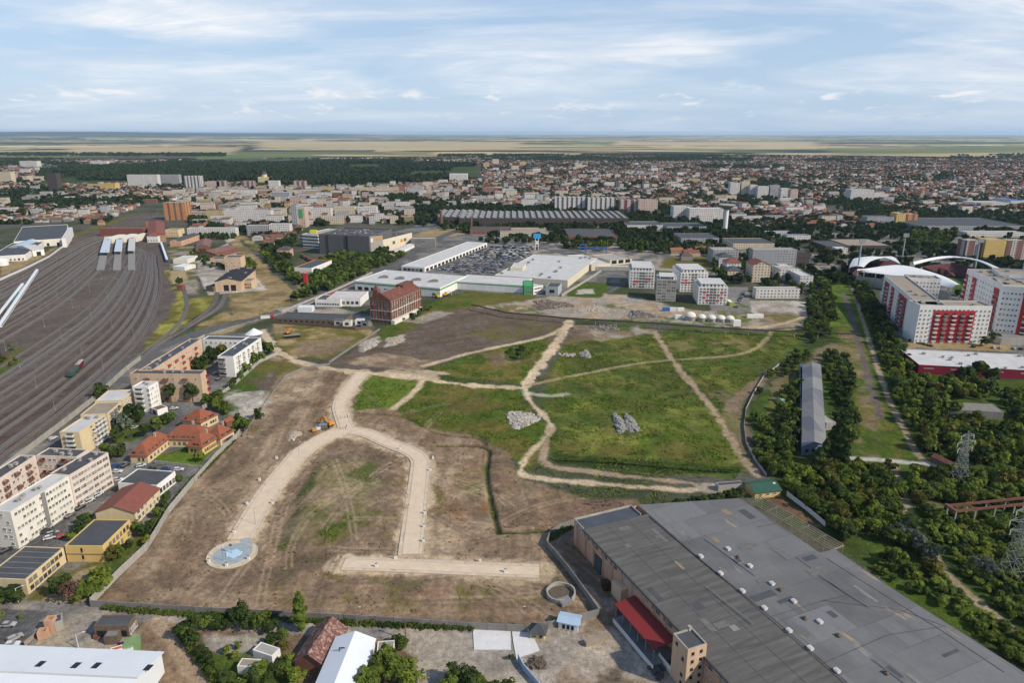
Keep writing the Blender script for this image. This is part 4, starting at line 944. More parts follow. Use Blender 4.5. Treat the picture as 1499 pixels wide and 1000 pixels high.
def build_walls():
 wall_line('perimeter_wall','pale concrete panel wall along the west side of the building site',[(134,886),(175,843),(214,806),(228,785),(247,752),(284,707)],2.8,M['concrete'])
 wall_line('perimeter_wall','light concrete wall running past the school toward the white block',[(285,706),(318,668),(346,642),(352,634)],2.6,M['concrete'])
 wall_line('perimeter_wall','low pale wall below the trees of the white block',[(300,597),(340,567),(380,531),(407,519)],2.2,M['concrete'])
 wall_line('perimeter_wall','grey concrete panel wall along the southern hedge of the site',[(134,889),(300,899),(450,907),(560,913),(690,922),(772,926)],2.6,M['concrete_dark'])
 wall_line('perimeter_wall','grey panel wall between the site cabin and the yard of the great hall',[(775,924),(806,920),(876,902)],2.6,M['concrete_dark'])
 wall_line('perimeter_wall','grey panel wall slanting past the round concrete basin',[(876,901),(862,880),(832,838),(800,800),(806,784),(822,775),(843,768)],2.6,M['concrete_dark'])
 wall_line('railway_wall','long whitish concrete wall dividing the railway yard from the housing blocks',[(206,527),(185,543),(140,585),(100,617),(50,655),(0,693),(-30,716)],3.0,M['concrete'])
 wall_line('yard_wall','blue panel fence beside the rubble strewn bank in the southern yard',[(759,968),(766,981),(782,1000),(792,1012)],2.2,M['metal_blue'])
 wall_line('school_wall','low wall along the south edge of the school lawn',[(228,679),(262,683),(297,687)],1.6,M['concrete'])
 wall_line('curved_fence','winding grey fence at the eastern edge of the meadow',[(1140,535),(1118,552),(1104,575),(1092,600),(1089,625),(1092,650),(1105,675),(1122,698)],1.4,M['concrete'],th=.12,post=5,cat='fence')
 wall_line('yard_fence','white panelled fence beside the green roofed lodge',[(1152,726),(1180,747),(1208,771)],2.0,M['metal_white'],th=.12,post=3,cat='fence')
 wall_line('boulevard_wall','low sandy wall along the boulevard by the dry railway bank',[(222,533),(262,512),(300,493)],2.0,M['concrete'])
 wall_line('boulevard_wall','low pale wall beside the boulevard near the fire station',[(412,458),(450,442),(490,426),(520,412),(545,400)],2.0,M['concrete'])
 wall_line('rail_fence','white fence curving round the sidings at the western edge of the railway yard',[(0,411),(40,393),(72,377),(92,362),(105,352)],2.4,M['steel_pale'],cat='fence')
 wall_line('mill_fence','dark plank fence along the yard in front of the brick mill',[(400,473),(450,477),(520,483),(548,481)],2.2,M['wood'],th=.15,post=5,cat='fence')
 wall_line('field_fence','pale post fence between the dry plot and the ploughed earth',[(482,532),(510,513),(535,497),(556,483)],1.6,M['concrete_dark'],th=.12,post=4,cat='fence')
 wall_line('site_fence','mesh fence along the ramp east of the pale spoil heaps',[(355,640),(378,606),(402,572),(418,552),(445,540),(483,534)],1.4,M['concrete_dark'],th=.1,post=5,cat='fence')
 wall_line('yard_wall','low sandy wall bordering the parking area and the rubbish plot',[(75,913),(55,930),(36,946)],1.4,M['roof_tan'])
 wall_line('supermarket_wall','pale retaining wall beside the ramp behind the cream supermarket',[(822,434),(852,416),(880,398)],2.6,M['concrete'])
 t=thing('round_basin','round open concrete basin with a broken notch in its rim','basin',*G(822,872))
 c=G(821,871);b=MB();R=abs(G(843,872)[0]-G(800,872)[0])/2;n=40
 for i in range(n):
  a0,a1=2*math.pi*i/n,2*math.pi*(i+1)/n
  if 4.80<a0<5.35:continue
  q=[(c[0]+r*math.cos(a),c[1]+r*math.sin(a))for r,a in((R,a0),(R,a1),(R-.45,a1),(R-.45,a0))]
  b.prism(ccw(q),-.3,1.5+.15*math.sin(i*.7),0,0,True)
 b.build('rim',[M['concrete']],t)
 b=MB();b.face([(c[0]+(R-.4)*math.cos(2*math.pi*i/n),c[1]+(R-.4)*math.sin(2*math.pi*i/n),.22)for i in range(n)]);b.build('floor_slab',[M['soil_floor']],t)
 b=MB();x,y=G(827,883);b.box(x,y,0,4.2,3.2,1.2,.5);b.build('outlet_chamber',[M['concrete_dark']],t)
M['soil_floor']=mat('earth_floor',(.12,.095,.07),var=.3,scale=.6)
def build_hall():
 h=HT(839.5,796,762.5)
 e0,e1=G(840.8,762.4,h),G(1057,990,h);d=sub(e1,e0);L=ln(d);e=(d[0]/L,d[1]/L);n=(-e[1],e[0])
 if n[0]<0:n=(-n[0],-n[1])
 LEN=L+60
 P=lambda s,q:(e0[0]+e[0]*s+n[0]*q,e0[1]+e[1]*s+n[1]*q)
 def Lq(u,v,z):x,y=G(u,v,z);return((x-e0[0])*e[0]+(y-e0[1])*e[1],(x-e0[0])*n[0]+(y-e0[1])*n[1])
 w1=Lq(949,754,h)[1]
 t=thing('factory_hall','vast pinkish factory hall with grey felt roofs and rows of ribbon windows','factory hall',*P(L/2,20))
 w=MB();poly=ccw([P(0,0),P(LEN,0),P(LEN,w1),P(0,w1)])
 w.prism(poly,-.5,h,0,None)
 w.build('wall',[M['brick_pale']],t)
 r=MB();k=0;s=0.0;rng=random.Random(5)
 r.face([(*P(7,.0),h+.05),(*P(LEN,.0),h+.05),(*P(LEN,w1),h+.05),(*P(7,w1),h+.05)])
 m,tt,bb=nt('west_hall_roof')
 vec=stretch(tt,1,1,1,math.atan2(n[1],n[0])*-1)
 mp=N(tt,'ShaderNodeMapping');mp.inputs['Scale'].default_value=(.06,.55,1);tt.links.new(vec,mp.inputs[0])
 f1=noise_fac(tt,1.0,5,.65,mp.outputs[0]);f2=noise_fac(tt,.09,4,.6);f3=noise_fac(tt,1.2,3,.6)
 c=mixc(tt,ramp(tt,f1,.38,.64),(.082,.079,.073),(.142,.136,.125));c=mixc(tt,ramp(tt,f2,.42,.62,0,.45),c,(.10,.098,.094));c=mixc(tt,ramp(tt,f3,.45,.8,0,.25),c,(.07,.067,.062))
 tt.links.new(c,bb.inputs['Base Color']);bb.inputs['Roughness'].default_value=.9;bb.inputs['Specular IOR Level'].default_value=.15
 wroof=r.build('west_roof',[m],t)
 b=MB()
 for q in[w1*.34,w1*.67]:b.beam((*P(8,q),h+.07),(*P(LEN,q),h+.07),.16,.06)
 for s in(24,41,66,79,103,128,140):b.beam((*P(s,.6),h+.08),(*P(s,w1-.6),h+.08),.14,.07)
 b.build('roof_seam',[mat('seam_felt',(.095,.092,.088),var=.35,scale=.4)],wroof)
 b=MB();b.prism(ccw([P(0,0),P(7,0),P(7,w1-3),P(0,w1-3)]),h+.0,h+.12,0,0)
 b.build('terrace',[M['bitumen_blue']],t)
 b=MB()
 for a,c_ in(((0,0),(0,w1-3)),((0,w1-3),(7,w1-3)),((0,0),(7,0))):b.beam((*P(*a),h+.5),(*P(*c_),h+.5),.3,.8)
 b.build('parapet',[M['concrete']],t)
 b=MB();b.beam((*P(7,-.2),h+.15),(*P(LEN,-.2),h+.15),.5,.5);b.build('gutter',[mat('dark_gutter',(.06,.062,.06))],t)
 ang=math.atan2(e[1],e[0])
 p0,p1=P(0,0),P(LEN,0)
 if(e[1]*n[0]-e[0]*n[1])>0:p0,p1=p1,p0
 nb=int(LEN/6.2)
 row(t,p0,p1,nb,1,4.6,1.5,h-2.1,3,'strip',.5,.5,force=True)
 row(t,p0,p1,nb,1,3.4,1.2,h*.5,3,'strip',.5,.5,.35,force=True)
 row(t,p0,p1,nb,1,3.4,1.2,h*.16,3,'strip',.5,.5,.7,force=True)
 b=MB()
 for s in np.arange(3.1,LEN,6.2):b.beam((*P(s,-.22),0),(*P(s,-.22),h-.3),.5,.4)
 b.build('pilaster',[M['brick_pale']],t)
 b=MB();
 for z in(h*.43,h*.78):b.beam((*P(0,-.1),z),(*P(LEN,-.1),z),.18,.3)
 b.build('string_course',[M['peach']],t)
 s,q=Lq(871,838,0);b=MB();b.prism(ccw([P(s-2.2,-.6),P(s+2.2,-.6),P(s+2.2,0),P(s-2.2,0)]),0,6,0,0);b.build('door',[M['bitumen_blue']],t)
 b=MB();s2=Lq(893,872,4)[0];b.prism(ccw([P(s2-5,-2.5),P(s2+1,-2.5),P(s2+1,0),P(s2-5,0)]),0,5.5,0,0);b.build('loading_bay',[M['peach']],t)
 z2=h+.3
 pts=[(949.5,753.5),(1083,729.5),(1200,809.5),(1222,804.5),(1306,862),(1498,984),(1640,1075)]
 W=GP(pts,z2);tail=P(LEN,w1+.0)
 far_e=(W[5][0]+(W[5][0]-W[4][0])*.9,W[5][1]+(W[5][1]-W[4][1])*.9)
 poly=ccw([P(0.2,w1+.15)]+W[1:6]+[far_e,P(LEN,w1+.15)])
 w=MB();w.prism(poly,-.5,z2-.05,0,None);w.build('wall',[M['brick_pale']],t)
 m,tt,bb=nt('east_hall_roof')
 vec=stretch(tt,1,1,1,-math.atan2(n[1],n[0]))
 br=N(tt,'ShaderNodeTexBrick');br.offset=.37;br.inputs['Scale'].default_value=.07;br.inputs['Color1'].default_value=(.112,.112,.112,1);br.inputs['Color2'].default_value=(.19,.19,.192,1);br.inputs['Mortar'].default_value=(.07,.07,.072,1)
 br.inputs['Mortar Size'].default_value=.006;br.inputs['Brick Width'].default_value=1.3;br.inputs['Row Height'].default_value=.8;br.inputs['Bias'].default_value=-.2
 tt.links.new(vec,br.inputs['Vector'])
 mp=N(tt,'ShaderNodeMapping');mp.inputs['Scale'].default_value=(.12,.03,1);tt.links.new(vec,mp.inputs[0])
 f1=noise_fac(tt,1.0,6,.65,mp.outputs[0]);f2=noise_fac(tt,.05,5,.65);f3=noise_fac(tt,.8,4,.6)
 c=mixc(tt,ramp(tt,f2,.42,.62,0,.6),br.outputs['Color'],(.185,.184,.18));c=mixc(tt,ramp(tt,f1,.55,.68,0,.6),c,(.085,.083,.08))
 mp2=N(tt,'ShaderNodeMapping');mp2 .inputs['Scale'].default_value=(.35,.055,1);mp2 .inputs['Location'].default_value=(3.3,1.2,0);tt.links.new(vec,mp2 .inputs[0])
 f4=noise_fac(tt,1.0,5,.6,mp2 .outputs[0])
 c=mixc(tt,ramp(tt,f4,.66,.70,0,.85),c,(.34,.25,.16));c=mixc(tt,ramp(tt,f3,.45,.8,0,.25),c,(.06,.06,.06))
 tt.links.new(c,bb.inputs['Base Color']);bb.inputs['Roughness'].default_value=.85;bb.inputs['Specular IOR Level'].default_value=.2
 r=MB();r.face([(x,y,z2)for x,y in poly]);er=r.build('east_roof',[m],t)
 b=MB()
 def seam(pp,wd=.35):
  Q=GP(pp,z2)
  for a,c_ in zip(Q[:-1],Q[1:]):b.beam((*a,z2+.05),(*c_,z2+.05),wd*.7,.1)
 seam([(951,756),(1020,815),(1130,905),(1240,1000)],.6)
 seam([(1210,818),(1260,850),(1380,925),(1470,985)]);seam([(1109,772),(1135,767)]);seam([(1240,872),(1202,881)]);seam([(1165,816),(1240,872)],.25)
 seam([(1130,903),(1205,880),(1315,893),(1385,918)],.2);seam([(1205,972),(1300,930),(1380,918)],.25)
 b.build('roof_joint',[mat('seam_felt',())],er)
 for u,v in((1066,803),(1098,828),(1055,839),(1130,854),(1087,865),(1162,880),(1119,890),(1155,923),(1200,910),(1186,949),(1225,982),(1026,814)):
  x,y=G(u,v+2,z2);b=MB();b.box(x,y,z2+.02,1.5,1.2,.55,ang);k=b.build('roof_light',[M['steel_pale']],er)
  b=MB();b.box(x,y,z2+.58,1.65,1.35,.15,ang);b.box(x+.1,y,z2+.735,.9,.7,.10,ang);b.build('lid',[M['roof_white']],k)
 for u,v in((1080,817),(1142,865),(1227,932),(1297,987),(1178,907)):
  x,y=G(u,v,z2);b=MB();b.box(x,y,z2+.02,1.4,.9,.6,ang);b.tube((x,y,z2+.62),(x,y,z2+1.1),.25,8);b.build('roof_vent',[M['wood']],er)
 rp=random.Random(8);k=0
 while k<46:
  s,q=rp.uniform(10,LEN-6),rp.uniform(2,w1+62);x,y=P(s,q);z=(h+.09 if q<w1-3 else z2+.03)+.002*k
  if w1-3<q<w1+4 or(q>w1 and not inpoly(x,y,inset(poly,5))):continue
  k+=1;b=MB();q_=rectc(x,y,rp.uniform(1.5,9),rp.uniform(1.0,3.2),ang+(0 if k%3 else 1.57));b.prism(q_,z-.02,z,0,0);b.build('felt_patch',[[M['bitumen'],M['concrete_dark'],mat('old_felt',(.155,.15,.14),var=.3,scale=.6),mat('tan_felt',(.26,.20,.13),var=.3,scale=.8)][(0,2,1,2,0,3)[k%6]]],wroof if q<w1 else er)
 for s,q,l_ in((30,w1+9,24),(62,w1+30,18),(96,w1+14,30),(52,w1-8,20)):
  b=MB();x,y=P(s,q);x2,y2=P(s+l_,q+1.5);b.tube((x,y,z2+.35),(x2,y2,z2+.35),.14,6);b.build('roof_pipe',[M['steel']],er)
 ht=h+4.0
 r4=rect((1007,954),(1035,945),(985,930),ht)
 t2,p,ro=building('stair_tower','square sandy stair tower standing at the corner of the red canopy','tower',r4,ht,M['peach'],M['bitumen'],par=.5,rim=M['concrete'])
 for a in range(4):
  p_,q_=p[a],p[(a+1)%4]
  if facing(p_,q_):row(t2,p_,q_,2,5,1.0,1.1,1.2,ht/5.2,'hole',.4,.4,0 if abs(q_[0]-p_[0])>abs(q_[1]-p_[1])else.75)
 b=MB();x,y=G(1009,923,ht);b.box(x,y,ht,.9,.9,1.4,ang);b.build('chimney',[M['concrete']],ro)
 zc=6.2
 C=GP([(899,882),(933,873),(984,941),(955,950)],zc)
 t3=thing('loading_canopy','dark red sheet canopy leaning against the factory wall','canopy',*C[0])
 sa,qa=min(Lq(899,882,zc)[0],Lq(933,873,zc)[0]),Lq(899,882,zc)[1]
 sb=Lq(955,950,zc)[0]
 b=MB();pp=[P(sa,qa),P(sb,qa),P(sb,-.4),P(sa,-.4)]
 zz=[zc-.6,zc-.6,zc+.3,zc+.3]
 b.add([(*a,z)for a,z in zip(pp,zz)]+[(*a,z-.25)for a,z in zip(pp,zz)],[[0,1,2,3],[7,6,5,4],[0,4,5,1],[1,5,6,2],[2,6,7,3],[3,7,4,0]])
 b.build('canopy_sheet',[M['red']],t3)
 b=MB()
 for i in range(6):
  x,y=P(sa+.6+(sb-sa-1.2)*i/5,qa+.5);c_=MB();c_.tube((x,y,0),(x,y,zc-.9),.16,6);c_.build('post',[M['steel']],t3)
 b=MB();b.prism(ccw([P(sa+1,qa-1.2),P(sb+1,qa-1.2),P(sb+1,-.3),P(sa+1,-.3)]),0,1.1,0,0);b.build('loading_dock',[M['concrete_dark']],t3)
 b=MB();b.prism(ccw([P(sa+2,qa-1.35),P(sb+2,qa-1.35),P(sb+2,qa-1.2),P(sa+2,qa-1.2)]),.2,1.9,0,0);b.build('dock_board',[M['steel_pale']],t3)
 a,c_=G(966,962),G(1000,1010)
 wall_line('yard_wall','patchy white wall between the dusty yard and the stair tower',[(965,966),(980,985),(1000,1010)],2.2,M['white_grimy'])
 t=thing('pipe_trestle','sand coloured lattice pipe bridge along the east edge of the factory roof','pipe trestle',*G(1160,775))
 A,Bq=G(1092,732,8),G(1215,806,8);d=sub(Bq,A);LL=ln(d);d=(d[0]/LL,d[1]/LL);nn=(-d[1],d[0])
 if nn[0]<0:nn=(-nn[0],-nn[1])
 for k in range(6):
  b=MB();o=.6+k*1.25;b.tube((A[0]+nn[0]*o,A[1]+nn[1]*o,8+.05*k),(Bq[0]+nn[0]*o,Bq[1]+nn[1]*o,8+.05*k),.2,6);b.build('pipe',[mat('sand_paint',(.27,.24,.18),var=.2)],t)
 for s in np.arange(2,LL,7.5):
  b=MB();x,y=A[0]+d[0]*s,A[1]+d[1]*s
  b.beam((x,y,7.6),(x+nn[0]*7.6,y+nn[1]*7.6,7.6),.3,.3)
  for o in(.5,7.0):b.tube((x+nn[0]*o,y+nn[1]*o,-.3),(x+nn[0]*o,y+nn[1]*o,7.6),.18,6)
  b.build('trestle_frame',[mat('sand_paint',())],t)
def ribbon(pts,half):
 L,R=[],[]
 n=len(pts)
 for i,p in enumerate(pts):
  a,b=pts[max(0,i-1)],pts[min(n-1,i+1)];d=sub(b,a);l=ln(d)or 1
  nx,ny=-d[1]/l*half,d[0]/l*half;L.append((p[0]+nx,p[1]+ny));R.append((p[0]-nx,p[1]-ny))
 return L,R
LOOP={}
def build_site():
 arms=[([(352,790),(361.5,773),(381,739),(398,714),(417,690),(440,664),(467,646),(492,634),(512,629)],10.2),([(510,634),(502,612),(498,592),(511,570),(531,545)],8.8),([(500,629),(535,634),(570,649),(600,661),(615,674),(614,700),(607,760),(601,812)],9.4),([(503,825.5),(600,829),(700,833.5),(789,837)],8.2)]
 mroad=mat('pale_block_paving',(.62,.50,.36),var=.14,scale=.25,col2=(.48,.36,.235),thr=.58)
 mfoot=mat('pale_footway',(.58,.47,.34),var=.2,scale=.3,col2=(.33,.25,.165),thr=.55);mk=mat('kerb_stone',(.52,.45,.36),var=.12,scale=.3)
 C=[smooth(GP(p),k=8)for p,w in arms]
 foot,road,kerb=MB(),MB(),MB()
 for k,((p,w),c)in enumerate(zip(arms,C)):
  for b,half,z in((foot,w/2,.14+.004*k),(road,w/2-1.7,.172+.004*k)):
   L,R=ribbon(c,half);n=len(c)
   for i in range(n-1):
    b.face([(*R[i],z),(*R[i+1],z),(*L[i+1],z),(*L[i],z)],0)
    for S in(L,R):
     b.face([(*S[i],z),(*S[i+1],z),(*S[i+1],-.5),(*S[i],-.5)],0)
   b.face([(*L[0],z),(*R[0],z),(*R[0],-.5),(*L[0],-.5)]);b.face([(*L[-1],z),(*R[-1],z),(*R[-1],-.5),(*L[-1],-.5)])
  for half in(w/2-1.55,w/2-.1):
   for S in ribbon(c,half):
    for a,q in zip(S[:-1],S[1:]):
     m=((a[0]+q[0])/2,(a[1]+q[1])/2)
     if any(j!=k and min(math.hypot(m[0]-x,m[1]-y)for x,y in C[j])<arms[j][1]/2+.2 for j in range(4)):continue
     if math.hypot(m[0]-RC[0],m[1]-RC[1])<9.0:continue
     kerb.beam((*a,.17),(*q,.17),.2,.2)
 n=48;circ=lambda r:[(RC[0]+r*math.cos(2*math.pi*i/n),RC[1]+r*math.sin(2*math.pi*i/n))for i in range(n)]
 foot.prism(circ(9.0),-.5,.162,0,0)
 for r0,r1,z in((6.9,7.2,.32),(8.8,9.05,.30)):
  kerb.ring(circ(r1),circ(r0),z)
  for rr in(r0,r1):kerb.add([(x,y,-.1)for x,y in circ(rr)]+[(x,y,z)for x,y in circ(rr)],[[i,(i+1)%n,n+(i+1)%n,n+i]for i in range(n)])
 structure(foot.build('footway',[mfoot]));structure(road.build('site_road',[mroad]));structure(kerb.build('kerb',[mk]))
 b=MB();b.prism(circ(6.9),-.5,.196,0,0)
 q=ccw(GP([(352,801),(371,803),(367,788),(352,790)]));b.prism(q,-.4,.2,0,0)
 structure(b.build('turning_circle_road',[mat('blue_grey_asphalt',(.30,.35,.37),var=.2,scale=.4,col2=(.40,.42,.41),thr=.52)]))
 b=MB();i2=[(RC[0]+.4+(2.9+.5*math.sin(i*.4))*math.cos(2*math.pi*i/n),RC[1]+(2.5+.4*math.sin(i*.7))*math.sin(2*math.pi*i/n))for i in range(n)];b.prism(i2,-.3,.45,0,0)
 tag(b.build('island',[mat('pale_blue_paint',(.40,.56,.66),var=.06,scale=.6)]),'pale blue round island in the middle of the turning circle','traffic island')
 t=thing('lamp_post','lone dark post standing on the pale blue turning circle island','post',RC[0]-.4,RC[1]+.4,.45);b=MB();x,y=RC[0]-.4,RC[1]+.4;b.tube((x,y,.3),(x,y,3.6),.12,8);b.build('pole',[M['steel']],t);b=MB();b.box(x,y,3.4,.9,.5,.7);b.build('lamp_head',[M['grey_clad']],t)
 cab=None
 spots=[(430,645,'where the paved loop bends by the orange machines'),(405,672,'on the west verge of the loop, north half'),(380,704,'on the west verge halfway along the loop arm'),(362,739,'on the west verge near the lower bend'),(343,781,'on the west verge just above the turning circle'),(306,824,'at the west rim of the turning circle'),(364,820,'at the east rim of the turning circle'),(332,830,'at the south rim of the turning circle'),(399,738,'on the inner verge of the west arm'),(634,672,'at the outer corner of the loop'),(630,690,'below the outer corner of the loop'),(622,753,'on the east verge of the loop, lower half'),(621,773,'east verge, second above the crossbar'),(620,794,'east verge just above the crossbar'),(551,831,'on the south verge of the crossbar, west half'),(703,823,'on the north verge of the crossbar'),(740,839,'on the south verge of the crossbar, east half'),(586,658,'on the outer verge of the north curve'),(579,819,'at the west corner where the loop meets the crossbar')]
 for i,(u,v,lab)in enumerate(spots):
  x,y=G(u,v)
  t=thing('service_cabinet','small white service cabinet '+lab,'cabinet',x,y,.1,'white cabinets along the paved loop')
  if cab is None:
   b=MB();b.box(0,0,0,.9,.5,1.5);m1=b.mesh('cabinet_body',[M['white']]);b=MB();b.box(0,0,1.503,1.0,.6,.12);m2=b.mesh('cabinet_lid',[M['steel']]);b=MB();b.box(0,0,-.2,1.3,.9,.199);m3=b.mesh('cabinet_base',[M['concrete']]);cab=1
  for nm,me in(('body',m1),('lid',m2),('plinth',m3)):child(nm,me,t)
 lp=None
 for i,(u,v,lab)in enumerate([(374,768,'beside the paved arm above the turning circle'),(327,822,'inside the turning circle rim'),(438,668,'on the inner verge of the west arm'),(590,744,'on the inner verge of the east arm'),(523,918,'behind the southern wall, beside the white gabled shed'),(762,917,'between the two white concrete pads')]):
  x,y=G(u,v);t=thing('street_lamp','slim grey lamp post '+lab,'street lamp',x,y,0,'slim lamp posts around the site')
  if lp is None:
   b=MB();b.tube((0,0,-.2),(0,0,7.2),.10,6,0,.06);a1=b.mesh('lamp_pole',[M['steel']]);b=MB();b.tube((0,0,7.1),(.9,0,7.4),.05,5);a2=b.mesh('lamp_arm',[M['steel']]);b=MB();b.box(1.2,0,7.36,.7,.25,.12);a3=b.mesh('lamp_head',[M['steel_pale']]);lp=1
  child('pole',a1,t);child('arm',a2,t);child('lamp_head',a3,t)
 for(u,vb,vt,lab)in((27,882,862,'tall pale street lamp on the verge of the western parking area'),(115,950,930,'short lamp post in the yard behind the white metal shed')):
  x,y=G(u,vb);t=thing('street_lamp',lab,'street lamp',x,y);hh=HT(u,vb,vt)
  b=MB();b.tube((x,y,0),(x,y,hh),.16,6,0,.1);b.build('pole',[M['steel_pale']],t);b=MB();b.tube((x,y,hh-.1),(x+1.8,y+.6,hh+.5),.08,5);b.build('arm',[M['steel_pale']],t);b=MB();b.box(x+2.1,y+.7,hh+.42,.9,.35,.16,.3);b.build('lamp_head',[M['steel_pale']],t)
 x,y=G(762,938);t=thing('utility_pole','brown wooden utility pole on the verge left of the white pads','pole',*G(544,932));x,y=G(594,938)
 b=MB();b.tube((x,y,0),(x,y,8),.2,7,0,.14);t.location=(x,y,0);ORG[t.name]=(x,y,0);b.build('pole',[M['wood']],t);b=MB();b.box(x,y,7.2,1.8,.15,.15);b.build('cross_arm',[M['wood']],t)
 build_people();build_machines();build_rubble()
RC=G(340,812)
def build_people():
 V=[(0,0,.95),(0,0,1.2),(0,.01,1.42),(0,0,1.56),(0,-.01,1.70),(.10,0,.92),(.12,.04,.5),(.13,-.02,.08),(.14,-.12,.04),(-.10,0,.92),(-.12,-.05,.5),(-.13,.06,.08),(-.14,-.04,.04),(.19,0,1.40),(.25,.04,1.13),(.24,-.06,.90),(-.19,0,1.40),(-.26,.0,1.13),(-.22,-.12,.92)]
 Ed=[(0,1),(1,2),(2,3),(3,4),(0,5),(5,6),(6,7),(7,8),(0,9),(9,10),(10,11),(11,12),(2,13),(13,14),(14,15),(2,16),(16,17),(17,18)]
 Rd=[.15,.15,.16,.065,.105,.09,.065,.05,.04,.09,.065,.05,.04,.06,.045,.035,.06,.045,.035]
 me=bpy.data.meshes.new('person_cage');me.from_pydata(V,Ed,[]);o=bpy.data.objects.new('person_cage',me);COL.objects.link(o)
 sk=o.modifiers.new('skin','SKIN');ss=o.modifiers.new('sub','SUBSURF');ss.levels=ss.render_levels=1
 for d,r in zip(me.skin_vertices[0].data,Rd):d.radius=(r,r)
 me.skin_vertices[0].data[0].use_root=True
 bpy.context.view_layer.update();dg=bpy.context.evaluated_depsgraph_get();base=bpy.data.meshes.new_from_object(o.evaluated_get(dg));bpy.data.objects.remove(o)
 skin=mat('skin_tone',(.45,.28,.19));hair=mat('dark_hair',(.03,.022,.018));navy=mat('navy_cloth',(.03,.04,.09));grey=mat('grey_cloth',(.15,.15,.16));white=mat('white_cloth',(.6,.6,.6));hi=mat('orange_vest',(.7,.22,.03));blue=mat('blue_cloth',(.08,.14,.30))
 P=[(498,628,white,navy,'white shirt and dark trousers, at the front of the road group',.2),(502,629,navy,navy,'dark clothes, second in the road group',1.5),(506,629,grey,navy,'grey top and dark trousers, facing the loop',2.4),(507.5,626,blue,grey,'blue top and grey trousers, at the back of the group',3.3),(499,613.5,hi,navy,'orange vest, standing beyond the group near the junction',4.0),(505,613,blue,navy,'blue top, standing by the verge north of the group',5.0),(509,612,navy,grey,'dark top and grey trousers by the northern verge',.9)]
 for i,(u,v,top,leg,lab,rz)in enumerate(P):
  m=base.copy();m.name='person_body'
  for k in(leg,top,skin,hair):m.materials.append(k)
  for p in m.polygons:
   z=p.center.z;out=abs(p.center.x)>.17
   p.material_index=3 if z>1.74 or(z>1.64 and p.center.y>.03)else 2 if z>1.50 or(out and z<1.0 and z>.8)else 1 if z>.98 or out and z>.8 else 0
   p.use_smooth=True
  o=bpy.data.objects.new('person',m);COL.objects.link(o);x,y=G(u,v);o.location=(x,y,.17);o.rotation_euler=(0,0,rz)
  tag(o,'person in '+lab,'person','people standing on the new road')
def excavator(u,v,rz,paint,label,s=1.0,cat='excavator'):
 x,y=G(u,v);t=thing('excavator',label,cat,x,y,.1,rz=rz)
 def part(nm,b,m,par=t):return child(nm,b.mesh(nm,m),par,sc=(s,s,s)if par is t else None)
 for sx in(-1,1):
  b=MB();p=[(-1.8,.25),(-1.4,0),(1.4,0),(1.8,.25),(1.8,.6),(1.4,.85),(-1.4,.85),(-1.8,.6)]
  vs=[(a,sx*1.05-.3,z)for a,z in p]+[(a,sx*1.05+.3,z)for a,z in p];n=8
  b.add(vs,[[i,(i+1)%n,n+(i+1)%n,n+i]for i in range(n)]+[list(range(n))[::-1],[n+i for i in range(n)]]);part('track',b,[M['rubber']])
 b=MB();b.box(-.5,0,.95,2.9,2.4,.35);b.box(-1.1,0,1.303,1.7,2.3,1.0);part('body',b,[paint])
 b=MB();b.box(.5,.65,1.303,1.4,.95,1.5);c=part('cab',b,[paint]);b=MB();b.box(.5,.65,1.85,1.44,.99,.8);g=child('cab_window',b.mesh('cab_window',[M['glass']]),c)
 b=MB();b.beam((.6,-.3,1.5),(2.6,-.3,3.6),.4,.5);b.beam((2.6,-.3,3.6),(4.6,-.3,2.6),.35,.45);part('boom',b,[paint])
 b=MB();b.beam((4.6,-.3,2.6),(5.0,-.3,.9),.3,.35);part('stick',b,[paint])
 b=MB();b.prism([(4.5,-.9),(5.4,-.9),(5.4,.3),(4.5,.3)],.15,.95,0,0,True);part('bucket',b,[M['steel']])
